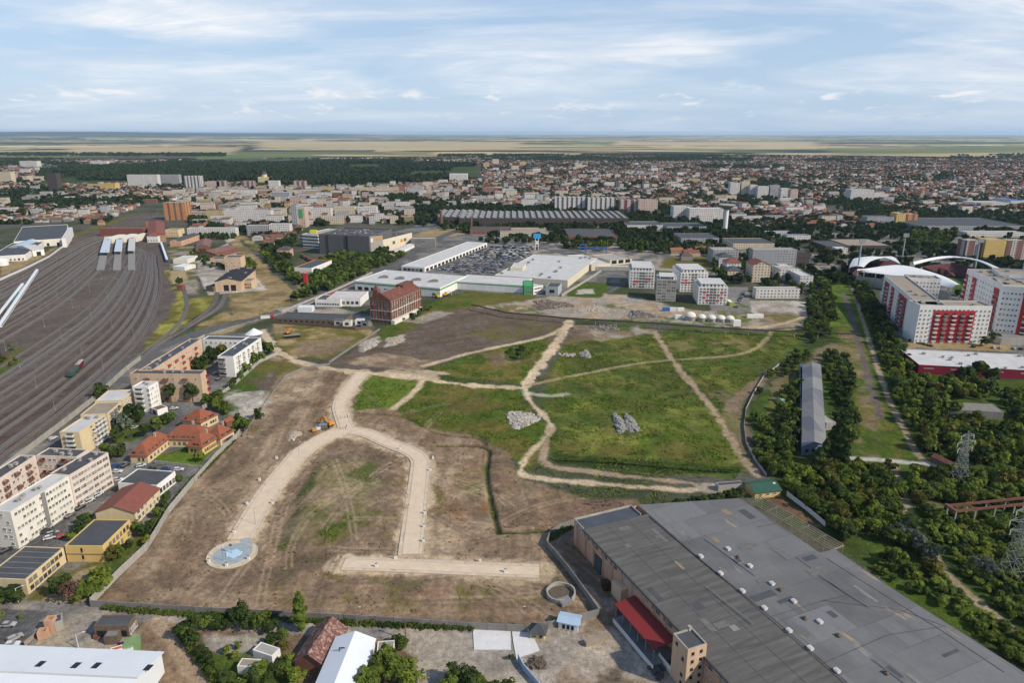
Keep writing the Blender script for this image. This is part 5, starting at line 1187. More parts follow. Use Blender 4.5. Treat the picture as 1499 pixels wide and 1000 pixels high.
def build_machines():
 excavator(481,624,2.6,M['orange'],'orange excavator standing beside the junction of the paved loop',1.25)
 excavator(421,489,1.2,M['orange'],'orange excavator on the dry plot before the mill fence',1.1)
 excavator(652,433,.4,M['yellow_paint'],'yellow excavator on the grass edge next to the green banded store',1.2)
 excavator(640,436,2.4,M['yellow_paint'],'yellow excavator nearer the brick mill, boom turned west',1.1)
 for(u,v,sx,sy,sz,m,lab)in((473,628,4.5,2.2,2.2,M['grey_clad'],'dark grey site skip beside the orange excavator'),(466,629.5,2.4,2.0,1.7,M['steel_pale'],'white water tank next to the grey skip'),(460.5,632,2.2,1.8,1.6,M['orange'],'orange fuel box at the end of the equipment row'),(428,494,12,2.6,1.4,M['black'],'long black trailer bed on the dry plot'),(390,466.5,9,2.5,2.6,M['steel_pale'],'white box trailer parked beside the boulevard'),(1030,688,1,1,1,M['steel'],None)):
  if lab is None:continue
  x,y=G(u,v);t=thing('site_container' if sx<10 else 'trailer',lab,'site equipment',x,y);a=.35
  b=MB();b.box(x,y,.35,sx,sy,sz,a);b.build('body',[m],t)
  b=MB();b.box(x,y,.36+sz,sx*.98,sy*.98,.1,a);b.build('lid',[M['steel']],t)
  b=MB()
  for q in(-.35,.35):b.box(x+math.cos(a)*sx*q,y+math.sin(a)*sx*q,-.1,.5,sy,.45,a)
  b.build('skid',[M['rubber']],t)
 x,y=G(397,466);t=thing('truck_cab','red truck cab coupled to the white trailer by the boulevard','truck',x,y);b=MB();b.box(x+1,y,.5,2.6,2.5,2.7,.35);b.build('cab',[M['red_paint']],t);b=MB();b.box(x+1.1,y,2.0,2.7,2.3,.8,.35);b.build('windscreen',[M['glass']],t);b=MB();b.box(x+1,y,0,1.0,2.6,.9,.35);b.build('wheel',[M['rubber']],t)
 x,y=G(372,488);b=MB();b.tube((x,y,-.2),(x,y,4),7,14,0,.6);tag(b.build('salt_heap',[mat('white_heap',(.66,.66,.66),var=.08)]),'white cone shaped heap behind the blue grey roofed white block','heap')
def heap(name,label,u,v,ru,rv,hgt,n,m,cat='rubble heap',size=(.7,2.1),mound=None,seed=0,line=None):
 """broken slabs thrown over a low mound"""
 rg=random.Random(seed*31+n);cx,cy=G(u,v);rx=abs(G(u+ru,v)[0]-cx);ry=abs(G(u,v-rv)[1]-cy)
 t=thing(name,label,cat,cx,cy)
 if mound is not None:
  b=MB();vs=[];nu,nv=22,5
  for j in range(nv+1):
   f=j/nv
   for i in range(nu):
    a=2*math.pi*i/nu;k=1+.22*math.sin(a*3+seed)+.13*math.sin(a*7+seed*2);vs.append((cx+rx*k*(1-f)*math.cos(a),cy+ry*k*(1-f)*math.sin(a),-.15+hgt*.75*(1-(1-f)**2)+rg.uniform(-.12,.12)*hgt*(f>0)))
  b.add(vs,[[j*nu+i,j*nu+(i+1)%nu,(j+1)*nu+(i+1)%nu,(j+1)*nu+i]for j in range(nv)for i in range(nu)]);b.build('mound',[mound],t)
 b=MB()
 for _ in range(int(n*1.9)):
  a,r=rg.uniform(0,6.283),math.sqrt(rg.random());k=1+.2*math.sin(a*3+seed)
  x,y=cx+rx*r*k*math.cos(a),cy+ry*r*k*math.sin(a);s=size[0]*.4+(size[1]-size[0]*.4)*rg.random()**2.2
  z=hgt*.7*(1-r*r)*rg.uniform(.5,1);ang=rg.uniform(0,3.14);tl=rg.uniform(-.6,.6)
  q=rectc(0,0,s,s*rg.uniform(.4,.9),ang);hh=s*rg.uniform(.2,.5)
  vs=[(x+p[0],y+p[1],z-.2+tl*p[0]*.6)for p in q]+[(x+p[0]*.85,y+p[1]*.85,z+hh+tl*p[0]*.6)for p in q]
  b.add(vs,[[0,1,5,4],[1,2,6,5],[2,3,7,6],[3,0,4,7],[4,5,6,7]])
 o=b.build('broken_slabs',[m],t);o['kind']='stuff'
def build_rubble():
 pale=mat('pale_rubble',(.45,.41,.345),var=.3,scale=.8);grey=mat('grey_rubble',(.32,.305,.28),var=.35,scale=.8);tan=mat('tan_rubble',(.33,.27,.20),var=.3,scale=.8);soil=mat('heaped_soil',(.13,.10,.075),var=.3,scale=.5);sandm=mat('heaped_sand',(.38,.31,.22),var=.15,scale=.4)
 heap('rubble_heap','spread of pale broken concrete below the main track crossing',763,614,23,12,1.3,170,pale,seed=1,mound=pale)
 heap('rubble_heap','western of two grey slab stacks in the middle of the meadow',907,621,8,13,2.2,120,grey,seed=2,mound=grey)
 heap('rubble_heap','eastern of two grey slab stacks in the middle of the meadow',923,621,8,13,2.2,120,grey,seed=3,mound=grey)
 heap('rubble_heap','grey block heap on the olive meadow below the dug soil',857,519,8,5,2.4,60,grey,seed=4,mound=grey)
 heap('rubble_heap','thin scatter of pale slabs west of the grey block heap',830,520,14,2,.5,40,pale,seed=5)
 heap('rubble_heap','long pale rubble bank at the edge of the ploughed earth',578,499,13,6,1.2,34,pale,seed=6,mound=sandm)
 heap('rubble_heap','white rubble heap at the foot of the mill meadow',540,506,10,7,1.4,34,pale,seed=7,mound=mat('pale_spoil2',(.40,.36,.30),var=.2))
 heap('rubble_heap','rubble field north of the pipeline and west of the new blocks',805,446,30,7,1.5,110,tan,seed=8,mound=soil)
 heap('rubble_heap','dark heap of demolition waste left of the white domes',938,461,20,6,2.6,100,grey,seed=9,mound=soil)
 heap('rubble_heap','pale rubble along the north side of the pipeline',868,452,22,5,1.2,60,pale,seed=10,mound=sandm)
 heap('rubble_heap','low rubble strip below the pipeline opposite the dark heap',885,480,24,4,1.0,60,grey,seed=11,mound=soil)
 heap('spoil_heap','wide pale spoil heap between the ramp and the white block',362,590,20,16,2.2,60,pale,seed=12,mound=mat('pale_spoil',(.30,.27,.235),var=.2,scale=.4),size=(.5,1.4),cat='spoil heap')
 heap('spoil_heap','small pale spoil heap left of the orange excavator',430,637,10,7,1.5,20,pale,seed=13,mound=sandm,size=(.4,1.0),cat='spoil heap')
 heap('spoil_heap','brown spoil bank north of the track crossing',843,490,22,7,3.0,30,soil,seed=14,mound=soil,size=(.5,1.4),cat='spoil heap')
 heap('spoil_heap','sandy spoil ridge along the main track',618,546,36,4,1.5,40,tan,seed=15,mound=sandm,size=(.5,1.2),cat='spoil heap')
 heap('spoil_heap','brown bramble covered spoil under the blue panel fence',786,972,14,9,1.6,60,soil,seed=16,mound=soil,size=(.4,1.2),cat='spoil heap')
 heap('spoil_heap','reddish spoil along the upper edge of the great hall pit',888,738,30,4,1.2,40,soil,seed=17,mound=mat('red_soil',(.16,.10,.07),var=.3),size=(.4,1.2),cat='spoil heap')
 heap('scrap_heap','scrap heap with rusty wrecks by the small dark roofed workshop',146,931,9,6,1.2,40,M['rust'],seed=18,size=(.5,1.6),cat='scrap heap')
 heap('scrap_heap','tangled dark scrap beside the loading dock of the factory',962,984,10,10,1.3,70,mat('dark_scrap',(.10,.09,.085),var=.4),seed=19,size=(.4,1.5),cat='scrap heap')
 heap('brush_heap','dark brushwood heap against the factory facade',890,858,9,7,2.2,130,M['leaf_brown'],seed=20,size=(.5,1.5),cat='brush heap')
def build_east():
 m,t_,b_=nt('patchwork_sheet_roof')
 br=N(t_,'ShaderNodeTexBrick');br.offset=.5;br.inputs['Scale'].default_value=.055;br.inputs['Color1'].default_value=(.115,.12,.145,1);br.inputs['Color2'].default_value=(.22,.215,.205,1);br.inputs['Mortar Size'].default_value=.003;br.inputs['Mortar'].default_value=(.1,.1,.1,1);br.inputs['Brick Width'].default_value=.45;br.inputs['Row Height'].default_value=1.1
 t_.links.new(stretch(t_,1,1,0,.02),br.inputs['Vector']);f=noise_fac(t_,.4,4);c=mixc(t_,ramp(t_,f,.3,.8,0,.45),br.outputs['Color'],(.10,.09,.08));t_.links.new(c,b_.inputs['Base Color']);b_.inputs['Roughness'].default_value=.8
 t,p,ro=building('long_shed','long narrow shed with patchwork grey sheet roof among dense trees','shed',GP([(1174.5,653),(1209,651),(1201,533.5),(1171.5,532.5)],5),5,mat('faded_blue_wall',(.20,.26,.36),var=.2),m,'gable',rh=1.8,over=.4)
 row(t,p[0],p[1],3,1,1.8,1.6,1.4,3,'hole',1,1,force=True)
 t,p,ro=building('side_shed','small annex with pale sheet roof beside the long patchwork shed','shed',rect((1210,620),(1224,619),(1209,609),4),4,M['concrete'],M['concrete'],par=.2)
 t,p,ro=building('garden_shed','pale green sheet hut hidden in the bushes west of the long shed','shed',rect((1151,593),(1157,593),(1151,581),2.6),2.6,mat('pale_green_sheet',(.24,.42,.26),var=.12),mat('pale_green_sheet',()),par=.1)
 h=HT(1345.5,547,535)
 t,p,ro=building('retail_store','crimson clad store with big pale flat roof in front of the red balconied block','store',rect((1345.5,535),(1540,545),(1323,511.5),h),h,M['crimson'],M['roof_white'],par=.5,rim=M['roof_white'])
 row(t,p[0],p[1],9,1,6,.7,h*.62,3,'strip',2,2,.3,force=True);vents(ro,p,h,12,(1.6,1.2,1.0),M['steel'],'roof_unit',5)
 t,p,ro=building('ruined_store','overgrown flat roofed ruin with bare gravel top inside the eastern thicket','ruin',rect((1392,600),(1470,604),(1376,588),4),4,M['concrete_dark'],mat('mossy_gravel',(.22,.20,.17),var=.3,scale=.5),par=.15)
 t,p,ro=building('lodge','yellow lodge with dark green metal roof at the end of the meadow track','lodge',rect((1106,721),(1143,717),(1095,705),3.2),3.2,M['yellow'],M['green_roof'],'gable',rh=1.6,over=.6)
 row(t,p[0],p[1],3,1,1.2,1.2,1,3,'w',1,1,force=True);b=MB();x,y=G(1133,708,4.3);b.box(x,y,4.1,1.2,1.0,.5);b.build('skylight',[M['steel_pale']],ro)
 t,p,ro=building('site_hut','low grey barrack beside the meadow track and the lodge','hut',rect((1052,712),(1088,709),(1048,707),2.6),2.6,M['concrete'],M['bitumen'],par=.1)
 b=MB();q=rect((1084,716),(1096,715),(1083,712),0);b.prism(q,.4,1.9,0,0,True);t=thing('parked_van','white van parked beside the green roofed lodge','van',*q[0]);b.build('body',[M['white']],t);b=MB();b.prism(inset(q,.25),1.9,2.5,0,0);b.build('window',[M['glass']],t)
 b=MB()
 for k in range(4):b.tube((*q[k],.45),(q[k][0]+.01,q[k][1]+.3,.45),.45,10)
 b.build('wheel',[M['rubber']],t)
 A,Bq=G(1385,741,6),G(1512,728,6);t=thing('crane_gantry','rusty overhead crane runway standing above the bushes','gantry',*A)
 d=sub(Bq,A);L=ln(d);d=(d[0]/L,d[1]/L);nn=(d[1],-d[0])
 for o in(0,4.2):
  b=MB();b.beam((A[0]+nn[0]*o,A[1]+nn[1]*o,6),(Bq[0]+nn[0]*o,Bq[1]+nn[1]*o,6.0),.5,1.0);b.build('runway_beam',[M['rust']],t)
 b=MB();b.beam((A[0]-nn[0]*.3,A[1]-nn[1]*.3,6.6),(A[0]+nn[0]*5.5,A[1]+nn[1]*5.5,6.6),1.4,.7);b.build('end_bridge',[M['rust']],t)
 for s in np.arange(1,L,9):
  for o in(0,4.2):
   b=MB();x,y=A[0]+d[0]*s+nn[0]*o,A[1]+d[1]*s+nn[1]*o;b.beam((x,y,-.2),(x,y,5.5),.45,.45);b.build('leg',[M['concrete']],t)
  b=MB();x,y=A[0]+d[0]*s,A[1]+d[1]*s;b.beam((x,y,5.3),(x+nn[0]*4.2,y+nn[1]*4.2,5.3),.3,.4);b.build('cross_tie',[M['rust']],t)
 for(u,v,vt,hh,lab,rz)in((1402,709,631,None,'grey lattice pylon rising from the thicket behind the rusty gantry',.25),(1479,852,0,31,'tall lattice pylon in the bushes near the right hand edge',.1)):
  pylon(u,v,hh or HT(u,v,vt),lab,rz)
 t,p,ro=building('ruined_hut','collapsing wooden conveyor hut beside the thicket road','ruin',rect((1392,682),(1402,680),(1384,664),3),3,M['wood'],M['rust'],'gable',rh=1.0,over=.2)
 pl=GP([(690,446),(742,458),(832,466),(870,468),(950,473),(1050,480),(1120,484),(1200,487),(1262,490)],4.5)
 t=thing('pipeline','dark heating pipeline on trestle posts crossing behind the meadow','pipeline',*pl[0])
 for o in(0,1.1):
  b=MB()
  for a,c in zip(pl[:-1],pl[1:]):b.tube((a[0],a[1]+o,4.5),(c[0],c[1]+o,4.5),.42,8)
  b.build('pipe',[mat('pipe_lagging',(.045,.042,.04),var=.3)],t)
 for x,y,a in along(pl,17):
  b=MB();b.beam((x,y+.5,-.2),(x,y+.5,4.0),.4,.4);b.beam((x,y-.3,4.0),(x,y+1.5,4.0),.3,.25);b.build('support_post',[M['concrete']],t)
 for i,(u,v,r)in enumerate([(1010,468,4.7),(1026.5,469,3.7),(1041,470,3.7),(1055,470.5,3.7),(1068,471,3.7)]):
  x,y=G(u,v);t=thing('dome_tank',['big white domed tank, largest of the row by the pipeline','white domed tank next to the biggest one','white domed tank in the middle of the row','white domed tank, second from the east end of the row','white domed tank at the east end of the row'][i],'tank',x,y,0,'white domed tanks')
  b=MB();b.tube((x,y,-.2),(x,y,r*.7),r,20);b.build('barrel',[M['concrete']],t);b=MB();b.dome(x,y,r*.7+.02,r,r,r*.75,0,20,5);b.build('dome',[M['white_grimy']],t)
  b=MB();b.tube((x,y,r*.62),(x,y,r*.7),r+.12,20);b.build('ring',[M['grey_clad']],t);b=MB();b.box(x,y-r-.1,0,1.4,.5,2.4);b.build('door',[M['concrete_dark']],t)
 for u,v,m_,lab in((993,466,M['white'],'white cube shaped container left of the biggest dome'),(975,455,M['blue'],'blue container at the west end of the container row'),(985,455,M['steel_pale'],'pale container between the blue one and the white one'),(996,455,M['white'],'white container at the east end of the container row'),(1078,477,M['white'],'white upright silo east of the domes'),(1105,465,M['white'],'long white container near the earth bank')):
  x,y=G(u,v);t,p,ro=building('shipping_container',lab,'container',rectc(x,y,6 if 'long' not in lab else 14,2.6,.02),2.7 if 'silo' not in lab else 5,m_,m_,par=.1)
def pylon(u,v,h,label,rz):
 x,y=G(u,v);t=thing('lattice_pylon',label,'pylon',x,y,0,rz=rz);W=h*.115;m=[mat('pylon_steel',(.27,.28,.27),var=.2,scale=.3)]
 prof=[(0,W),(.35,W*.62),(.65,W*.34),(.88,W*.17),(1.0,W*.03)]
 def half(f):
  for(a,wa),(b,wb)in zip(prof[:-1],prof[1:]):
   if f<=b:return wa+(wb-wa)*(f-a)/(b-a)
  return prof[-1][1]
 for sx,sy in((1,1),(-1,1),(-1,-1),(1,-1)):
  b=MB()
  for(a,wa),(c,wc)in zip(prof[:-1],prof[1:]):b.beam((sx*wa,sy*wa,a*h-.2),(sx*wc,sy*wc,c*h-.2),.22,.22)
  child('leg',b.mesh('pylon_leg',m),t)
 b=MB();f=0.0;lv=[0.0]
 while f<.97:f+=max(.03,half(f)*1.7/h);lv.append(min(f,.98))
 for a,c in zip(lv[:-1],lv[1:]):
  wa,wc=half(a),half(c)
  cs=((1,1),(-1,1),(-1,-1),(1,-1))
  for i in range(4):
   p,q=cs[i],cs[(i+1)%4]
   b.beam((p[0]*wa,p[1]*wa,a*h),(q[0]*wc,q[1]*wc,c*h),.10,.10);b.beam((q[0]*wa,q[1]*wa,a*h),(p[0]*wc,p[1]*wc,c*h),.10,.10);b.beam((p[0]*wc,p[1]*wc,c*h),(q[0]*wc,q[1]*wc,c*h),.10,.10)
 child('bracing',b.mesh('pylon_bracing',m),t)
 for f,L in((.66,h*.15),(.78,h*.18),(.90,h*.13)):
  w0=half(f)
  for s in(-1,1):
   b=MB();tip=(s*L,0,f*h+.5)
   for sy in(-1,1):b.beam((s*w0,sy*w0,f*h),tip,.14,.14);b.beam((s*w0,sy*w0,f*h+1.3),tip,.14,.14)
   a=child('cross_arm',b.mesh('pylon_arm',m),t);c=MB();c.tube((tip[0],0,tip[2]-1.9),(tip[0],0,tip[2]),.16,6);child('insulator',c.mesh('insulator',[M['white']]),a)
def crown_pts(nl,nq,leaf,seed,flat=.75,top=1.0,spread=.74):
 """unit crown (radius 1 across, z 0..2*flat): leaf clumps on overlapping lobes"""
 g=np.random.default_rng(seed)
 d=g.normal(size=(nl,3));d/=np.linalg.norm(d,axis=1)[:,None];rad=g.uniform(.15,spread,nl)[:,None]*np.array([1,1,flat])
 lc=d*rad*1.05;lr=g.uniform(.20,.50,nl)
 w=lr**2;k=g.choice(nl,nq,p=w/w.sum())
 n=g.normal(size=(nq,3));n/=np.linalg.norm(n,axis=1)[:,None];n[:,2]=np.where(n[:,2]<-.35,-n[:,2],n[:,2])
 p=lc[k]+n*(lr[k]*g.uniform(.72,1.06,nq))[:,None]*np.array([1,1,.9])
 nn=n+g.normal(scale=.38,size=(nq,3));nn/=np.linalg.norm(nn,axis=1)[:,None]
 a=np.cross(nn,g.normal(size=(nq,3)));a/=np.linalg.norm(a,axis=1)[:,None];b=np.cross(nn,a)
 s=leaf*g.uniform(.6,1.35,nq)[:,None];e=g.uniform(.55,1.0,nq)[:,None]
 q=np.stack([p-a*s-b*s*e,p+a*s-b*s*e*.7,p+a*s*.8+b*s*e,p-a*s*.9+b*s*e*.8],1)
 q[...,2]+=flat*.95
 return q.reshape(-1,3)
CROWN={}
def crowns():
 for k in range(6):CROWN['near',k]=crown_pts(13+2*k,950,.088,100+k,.70+.05*k)
 for k in range(6):CROWN['mid',k]=crown_pts(9+k%3,250,.17,200+k,.70+.05*k)
 for k in range(5):CROWN['far',k]=crown_pts(6,56,.34,300+k,.72)
 for k in range(2):CROWN['poplar',k]=poplar_pts(900,400+k)
 for k in range(3):CROWN['bare',k]=crown_pts(13,420,.075,500+k,.85)
def poplar_pts(nq,seed):
 g=np.random.default_rng(seed);z=g.uniform(0,1,nq)**.9;a=g.uniform(0,6.283,nq)
 r=np.sin(np.clip(z*.93+.07,0,1)*np.pi)**.6*(.75+.25*np.sin(z*23+a*2))*g.uniform(.7,1.05,nq)
 p=np.stack([r*np.cos(a),r*np.sin(a),z*2],1);n=np.stack([np.cos(a),np.sin(a),.5+0*a],1)+g.normal(scale=.4,size=(nq,3));n/=np.linalg.norm(n,axis=1)[:,None]
 u=np.cross(n,g.normal(size=(nq,3)));u/=np.linalg.norm(u,axis=1)[:,None];w=np.cross(n,u);s=.20*g.uniform(.6,1.3,nq)[:,None]
 u=u*np.array([1,1,.32]);w=w*np.array([1,1,.32])
 return np.stack([p-u*s-w*s,p+u*s-w*s,p+u*s+w*s,p-u*s+w*s],1).reshape(-1,3)
def quads_mesh(name,V,m):
 n=len(V)//4;me=bpy.data.meshes.new(name);me.vertices.add(len(V));me.vertices.foreach_set('co',V.astype(np.float32).ravel())
 me.loops.add(len(V));me.polygons.add(n);me.loops.foreach_set('vertex_index',np.arange(len(V),dtype=np.int32))
 me.polygons.foreach_set('loop_start',np.arange(0,len(V),4,dtype=np.int32));me.polygons.foreach_set('loop_total',np.full(n,4,np.int32))
 me.materials.append(m);me.update();return me
TREES=[]
def tree(x,y,r,h,mk='leaf',kind='round',place='',z=0.0):TREES.append((x,y,r,h,mk,kind,place,z))
def thicket(poly,spacing,rr,hh,mks,place,kind='round',seed=0,thr=None,px=True,fk='near'):
 g=np.random.default_rng(900+seed);P=GP(poly)if px else poly;xs,ys=[p[0]for p in P],[p[1]for p in P]
 for y in np.arange(min(ys),max(ys),spacing):
  for x in np.arange(min(xs),max(xs),spacing):
   X,Y=x+g.uniform(-.5,.5)*spacing,y+g.uniform(-.5,.5)*spacing
   if not inpoly(X,Y,P):continue
   nz=float(fbm(np.array([X/28.]),np.array([Y/28.]),60+seed,3)[0])
   if thr is not None and nz<thr:continue
   s=g.uniform(0,1)**1.5;r=rr[0]+(rr[1]-rr[0])*s;h=hh[0]+(hh[1]-hh[0])*(.6*s+.4*g.random())
   tree(X,Y,r,h,mks[int(g.integers(len(mks)))],kind,place)
def at(u,v,r,h,mk='leaf',place='',kind='round'):
 x,y=G(u,v);tree(x,y,r,h,mk,kind,place)
def plant_trees():
 L,B,D,O,S='leaf','leaf_bright','leaf_dark','leaf_olive','leaf_silver'
 for u,v,r,h,mk,pl in((251,590,5.0,12,D,'before the peach block across the courtyard'),(283,588,4.6,12.5,D,'before the peach block across the courtyard'),(318,592,5.2,8,L,'at the corner of the peach block by the site wall'),(303,594,3.6,7,L,'at the corner of the peach block by the site wall'),(330,524,7.0,12,O,'inside the peach courtyard'),(312,532,6.5,12,D,'inside the peach courtyard'),(298,540,5.5,10,D,'inside the peach courtyard'),(285,543,4.5,8,D,'inside the peach courtyard'),(270,544,4.0,6.5,L,'inside the peach courtyard'),(340,520,5.0,10,'leaf_brown','inside the peach courtyard'),(362,545,3.8,7,L,'before the white block with blue grey roof'),(374,534,4.2,8.5,L,'before the white block with blue grey roof'),(384,528,3.6,7,L,'before the white block with blue grey roof'),(396,519,4.6,9,L,'before the white block with blue grey roof'),(352,556,3.2,6,L,'before the white block with blue grey roof'),(341,568,3.2,5.5,L,'before the white block with blue grey roof'),(388,516,3.6,8,D,'before the white block with blue grey roof'),(205,618,4.6,10.5,D,'between the white block and the school'),(192,614,4.2,9,D,'between the white block and the school'),(180,632,5.2,10,'leaf_silver','between the white block and the school'),(172,650,4.6,9,D,'between the white block and the school'),(215,640,4.4,8,D,'north of the school roofs'),(228,630,4.2,7.5,L,'north of the school roofs'),(243,622,3.6,6,D,'north of the school roofs'),(252,616,3.0,5,L,'north of the school roofs'),(167,676,4.4,8.5,D,'at the corner of the pink block by the school'),(157,668,3.6,7,L,'at the corner of the pink block by the school'),(178,668,4.0,7,D,'at the corner of the pink block by the school'),(293,676,2.6,5.0,B,'on the school lawn'),(331,606,4.4,8,L,'by the site wall behind the school'),(318,600,3.2,6,L,'by the site wall behind the school'),(357,632,4.8,8,B,'at the wall east of the school'),(378,613,3.4,6,D,'at the wall east of the school'),(346,634,3.0,6,L,'at the wall east of the school'),(349,618,3.0,5,L,'at the wall east of the school'),(20,720,4.8,9,O,'in the courtyard of the pink blocks'),(14,716,3.4,7,L,'in the courtyard of the pink blocks'),(149,583,5.0,10,D,'against the railway wall'),(160,590,3,6,D,'against the railway wall'),(117,778,2.9,4.5,D,'in the shrub row by the ochre workshop'),(124,770,2.9,4.8,D,'in the shrub row by the ochre workshop'),(110,787,2.7,4.2,D,'in the shrub row by the ochre workshop'),(130,764,2.4,4,L,'in the shrub row by the ochre workshop'),(104,793,2.4,4,L,'in the shrub row by the ochre workshop'),(200,782,2.9,5.6,L,'below the yellow gabled hall'),(212,785,3.2,5.5,D,'below the yellow gabled hall'),(222,775,2.8,5,L,'below the yellow gabled hall'),(232,758,2.4,4.6,L,'below the yellow gabled hall'),(240,742,2.3,4,D,'below the yellow gabled hall'),(246,732,2.2,4,L,'below the yellow gabled hall'),(215,798,2.4,4,B,'below the yellow gabled hall'),(168,822,3.0,6.5,O,'east of the ochre workshop'),(177,815,2.4,5,L,'east of the ochre workshop'),(190,803,2.2,4.2,D,'east of the ochre workshop'),(150,862,4.6,8.5,B,'in the corner plot beside the site wall'),(136,873,3.6,6.5,L,'in the corner plot beside the site wall'),(118,882,2.6,5,L,'in the corner plot beside the site wall'),(86,872,3.4,7.5,D,'beside the long pale yellow workshop'),(97,862,2.8,6.5,D,'beside the long pale yellow workshop'),(103,882,4.2,8,'leaf_brown','in the corner plot beside the site wall'),(14,880,4.8,6.5,D,'at the foot of the long pale yellow workshop'),(30,882,3.2,5,D,'at the foot of the long pale yellow workshop'),(-4,888,3.6,5,B,'at the foot of the long pale yellow workshop'),(-4,915,2.6,4,B,'on the verge of the western parking area'),(30,906,1.0,1.4,L,'on the verge of the western parking area'),(126,868,2.4,5,L,'in the corner plot beside the site wall'),(142,848,2.2,4.4,B,'in the corner plot beside the site wall'),(262,706,1.8,3.4,L,'against the site wall near the workshop'),(300,650,1.6,3,L,'on the school lawn')):
  at(u,v,r,h,mk,pl)
 for u,v,r,h,mk,pl in((281,926,3.8,6,D,'at the west corner of the overgrown garden'),(270,936,3.2,5,L,'at the west corner of the overgrown garden'),(286,945,3.2,5.5,D,'at the west corner of the overgrown garden'),(300,920,2.8,4.5,L,'along the lane edge of the overgrown garden'),(318,922,2.8,4,L,'along the lane edge of the overgrown garden'),(335,921,2.4,4,D,'along the lane edge of the overgrown garden'),(352,915,3.8,7.5,D,'along the lane edge of the overgrown garden'),(366,921,3.4,6,D,'along the lane edge of the overgrown garden'),(384,922,3.4,6.2,L,'along the lane edge of the overgrown garden'),(398,927,3.2,5,D,'along the lane edge of the overgrown garden'),(412,938,2.6,4,L,'along the lane edge of the overgrown garden'),(395,944,2.2,3.5,L,'along the lane edge of the overgrown garden'),(295,962,2.6,4.2,D,'in the hedge row of the overgrown garden'),(305,975,2.6,4.4,D,'in the hedge row of the overgrown garden'),(316,990,2.8,4.4,L,'in the hedge row of the overgrown garden'),(330,1000,2.6,4,D,'in the hedge row of the overgrown garden'),(332,957,1.6,2.8,B,'in the middle of the overgrown garden'),(350,950,1.5,2.6,L,'in the middle of the overgrown garden'),(345,965,1.6,2.4,B,'in the middle of the overgrown garden'),(385,992,3.2,5,L,'between the low huts and the old barn'),(402,992,3.6,5.5,D,'between the low huts and the old barn'),(370,1002,3.2,5,D,'between the low huts and the old barn'),(420,990,3.2,5.2,L,'between the low huts and the old barn'),(436,1000,3.2,5,B,'between the low huts and the old barn'),(424,972,2.4,4.2,B,'between the low huts and the old barn'),(416,952,2.0,4,O,'between the low huts and the old barn'),(350,1015,3,4.5,B,'between the low huts and the old barn'),(560,992,5.4,8.5,L,'right of the white gabled shed'),(580,1000,4.8,7.5,L,'right of the white gabled shed'),(600,1010,4.4,6.5,B,'right of the white gabled shed'),(540,1012,4.6,7,L,'right of the white gabled shed'),(588,950,2.6,4.4,L,'right of the white gabled shed'),(580,944,2.0,3.6,L,'right of the white gabled shed'),(598,985,3.2,5.5,B,'right of the white gabled shed'),(668,1002,4.2,6.5,D,'in the island of trees before the grey gravel'),(684,1006,4.0,6,D,'in the island of trees before the grey gravel'),(655,1012,3.6,5.5,L,'in the island of trees before the grey gravel'),(706,1012,3.0,4.6,L,'in the island of trees before the grey gravel'),(722,1018,3.0,4.4,L,'in the island of trees before the grey gravel'),(744,1014,2.6,4.2,L,'in the island of trees before the grey gravel'),(749,966,1.2,2,D,'between the two white concrete pads')):
  at(u,v,r,h,mk,pl)
 at(442,925,2.2,14.5,L,'beside the lane above the old barn','poplar')
 E1='in the dense thicket right of the abandoned railway';E2='in the belt between the green corridor and the meadow works'
 thicket([(1185,424),(1200,404),(1214,420),(1222,470),(1212,492),(1186,500),(1178,470)],6.0,(3,5),(5,8),[D,L,D],E2,seed=1)
 thicket([(1160,520),(1190,500),(1200,515),(1170,535),(1130,570),(1110,600),(1098,625),(1104,575),(1122,552)],6.0,(2,4),(3,5.5),[D,L],'along the winding grey fence',seed=2,thr=.42)
 thicket([(1100,620),(1118,600),(1132,640),(1140,690),(1122,694),(1106,668)],5.0,(2.4,4.2),(3,6),[L,D,L],'inside the winding grey fence',seed=3)
 thicket([(1138,585),(1168,560),(1171,660),(1150,690),(1135,640)],5.2,(2.4,4.2),(4,7),[D,L,D],'on the west side of the long patchwork shed',seed=4)
 thicket([(1206,520),(1234,522),(1252,570),(1256,620),(1250,668),(1226,660),(1224,610),(1210,560)],5.6,(2.6,4.6),(4,7),[D,L,D],'between the long shed and the abandoned railway',seed=5)
 thicket([(1242,408),(1258,410),(1290,455),(1300,478),(1334,520),(1330,540),(1296,530),(1272,480),(1256,440)],6.2,(3,5.4),(5,9),[D,D,L],'between the green corridor and the red balconied blocks',seed=6)
 thicket([(1290,520),(1322,530),(1345,556),(1410,560),(1440,565),(1452,590),(1385,584),(1376,600),(1410,612),(1499,612),(1520,640),(1520,690),(1400,680),(1360,672),(1340,655),(1312,592)],4.7,(1.8,5.2),(2.5,10.5),[L,O,B,D,B,L],E1,seed=7,thr=.33)
 thicket([(1455,575),(1499,580),(1520,620),(1480,610)],6,(3,5),(5,8),[L,B,D],E1,seed=8)
 Lr='on the overgrown slope below the thicket road'
 thicket([(1128,694),(1180,690),(1250,684),(1306,690),(1318,724),(1338,778),(1376,832),(1340,850),(1300,832),(1262,812),(1228,796),(1200,766),(1160,730)],4.2,(1.6,4.8),(2,8.5),[D,L,O,B,L],Lr,seed=9,thr=.30)
 thicket([(1236,812),(1300,835),(1375,842),(1440,900),(1530,950),(1530,1000),(1440,936),(1370,884),(1300,850)],3.6,(1.6,3.2),(1.6,3.8),[L,B,B,L],'beside the factory roof edge',seed=10,thr=.30)
 thicket([(1330,688),(1385,694),(1520,690),(1530,750),(1440,745),(1380,735),(1340,740)],4.4,(1.8,5.0),(2,8.5),[L,B,O,L],'around the rusty gantry',seed=11)
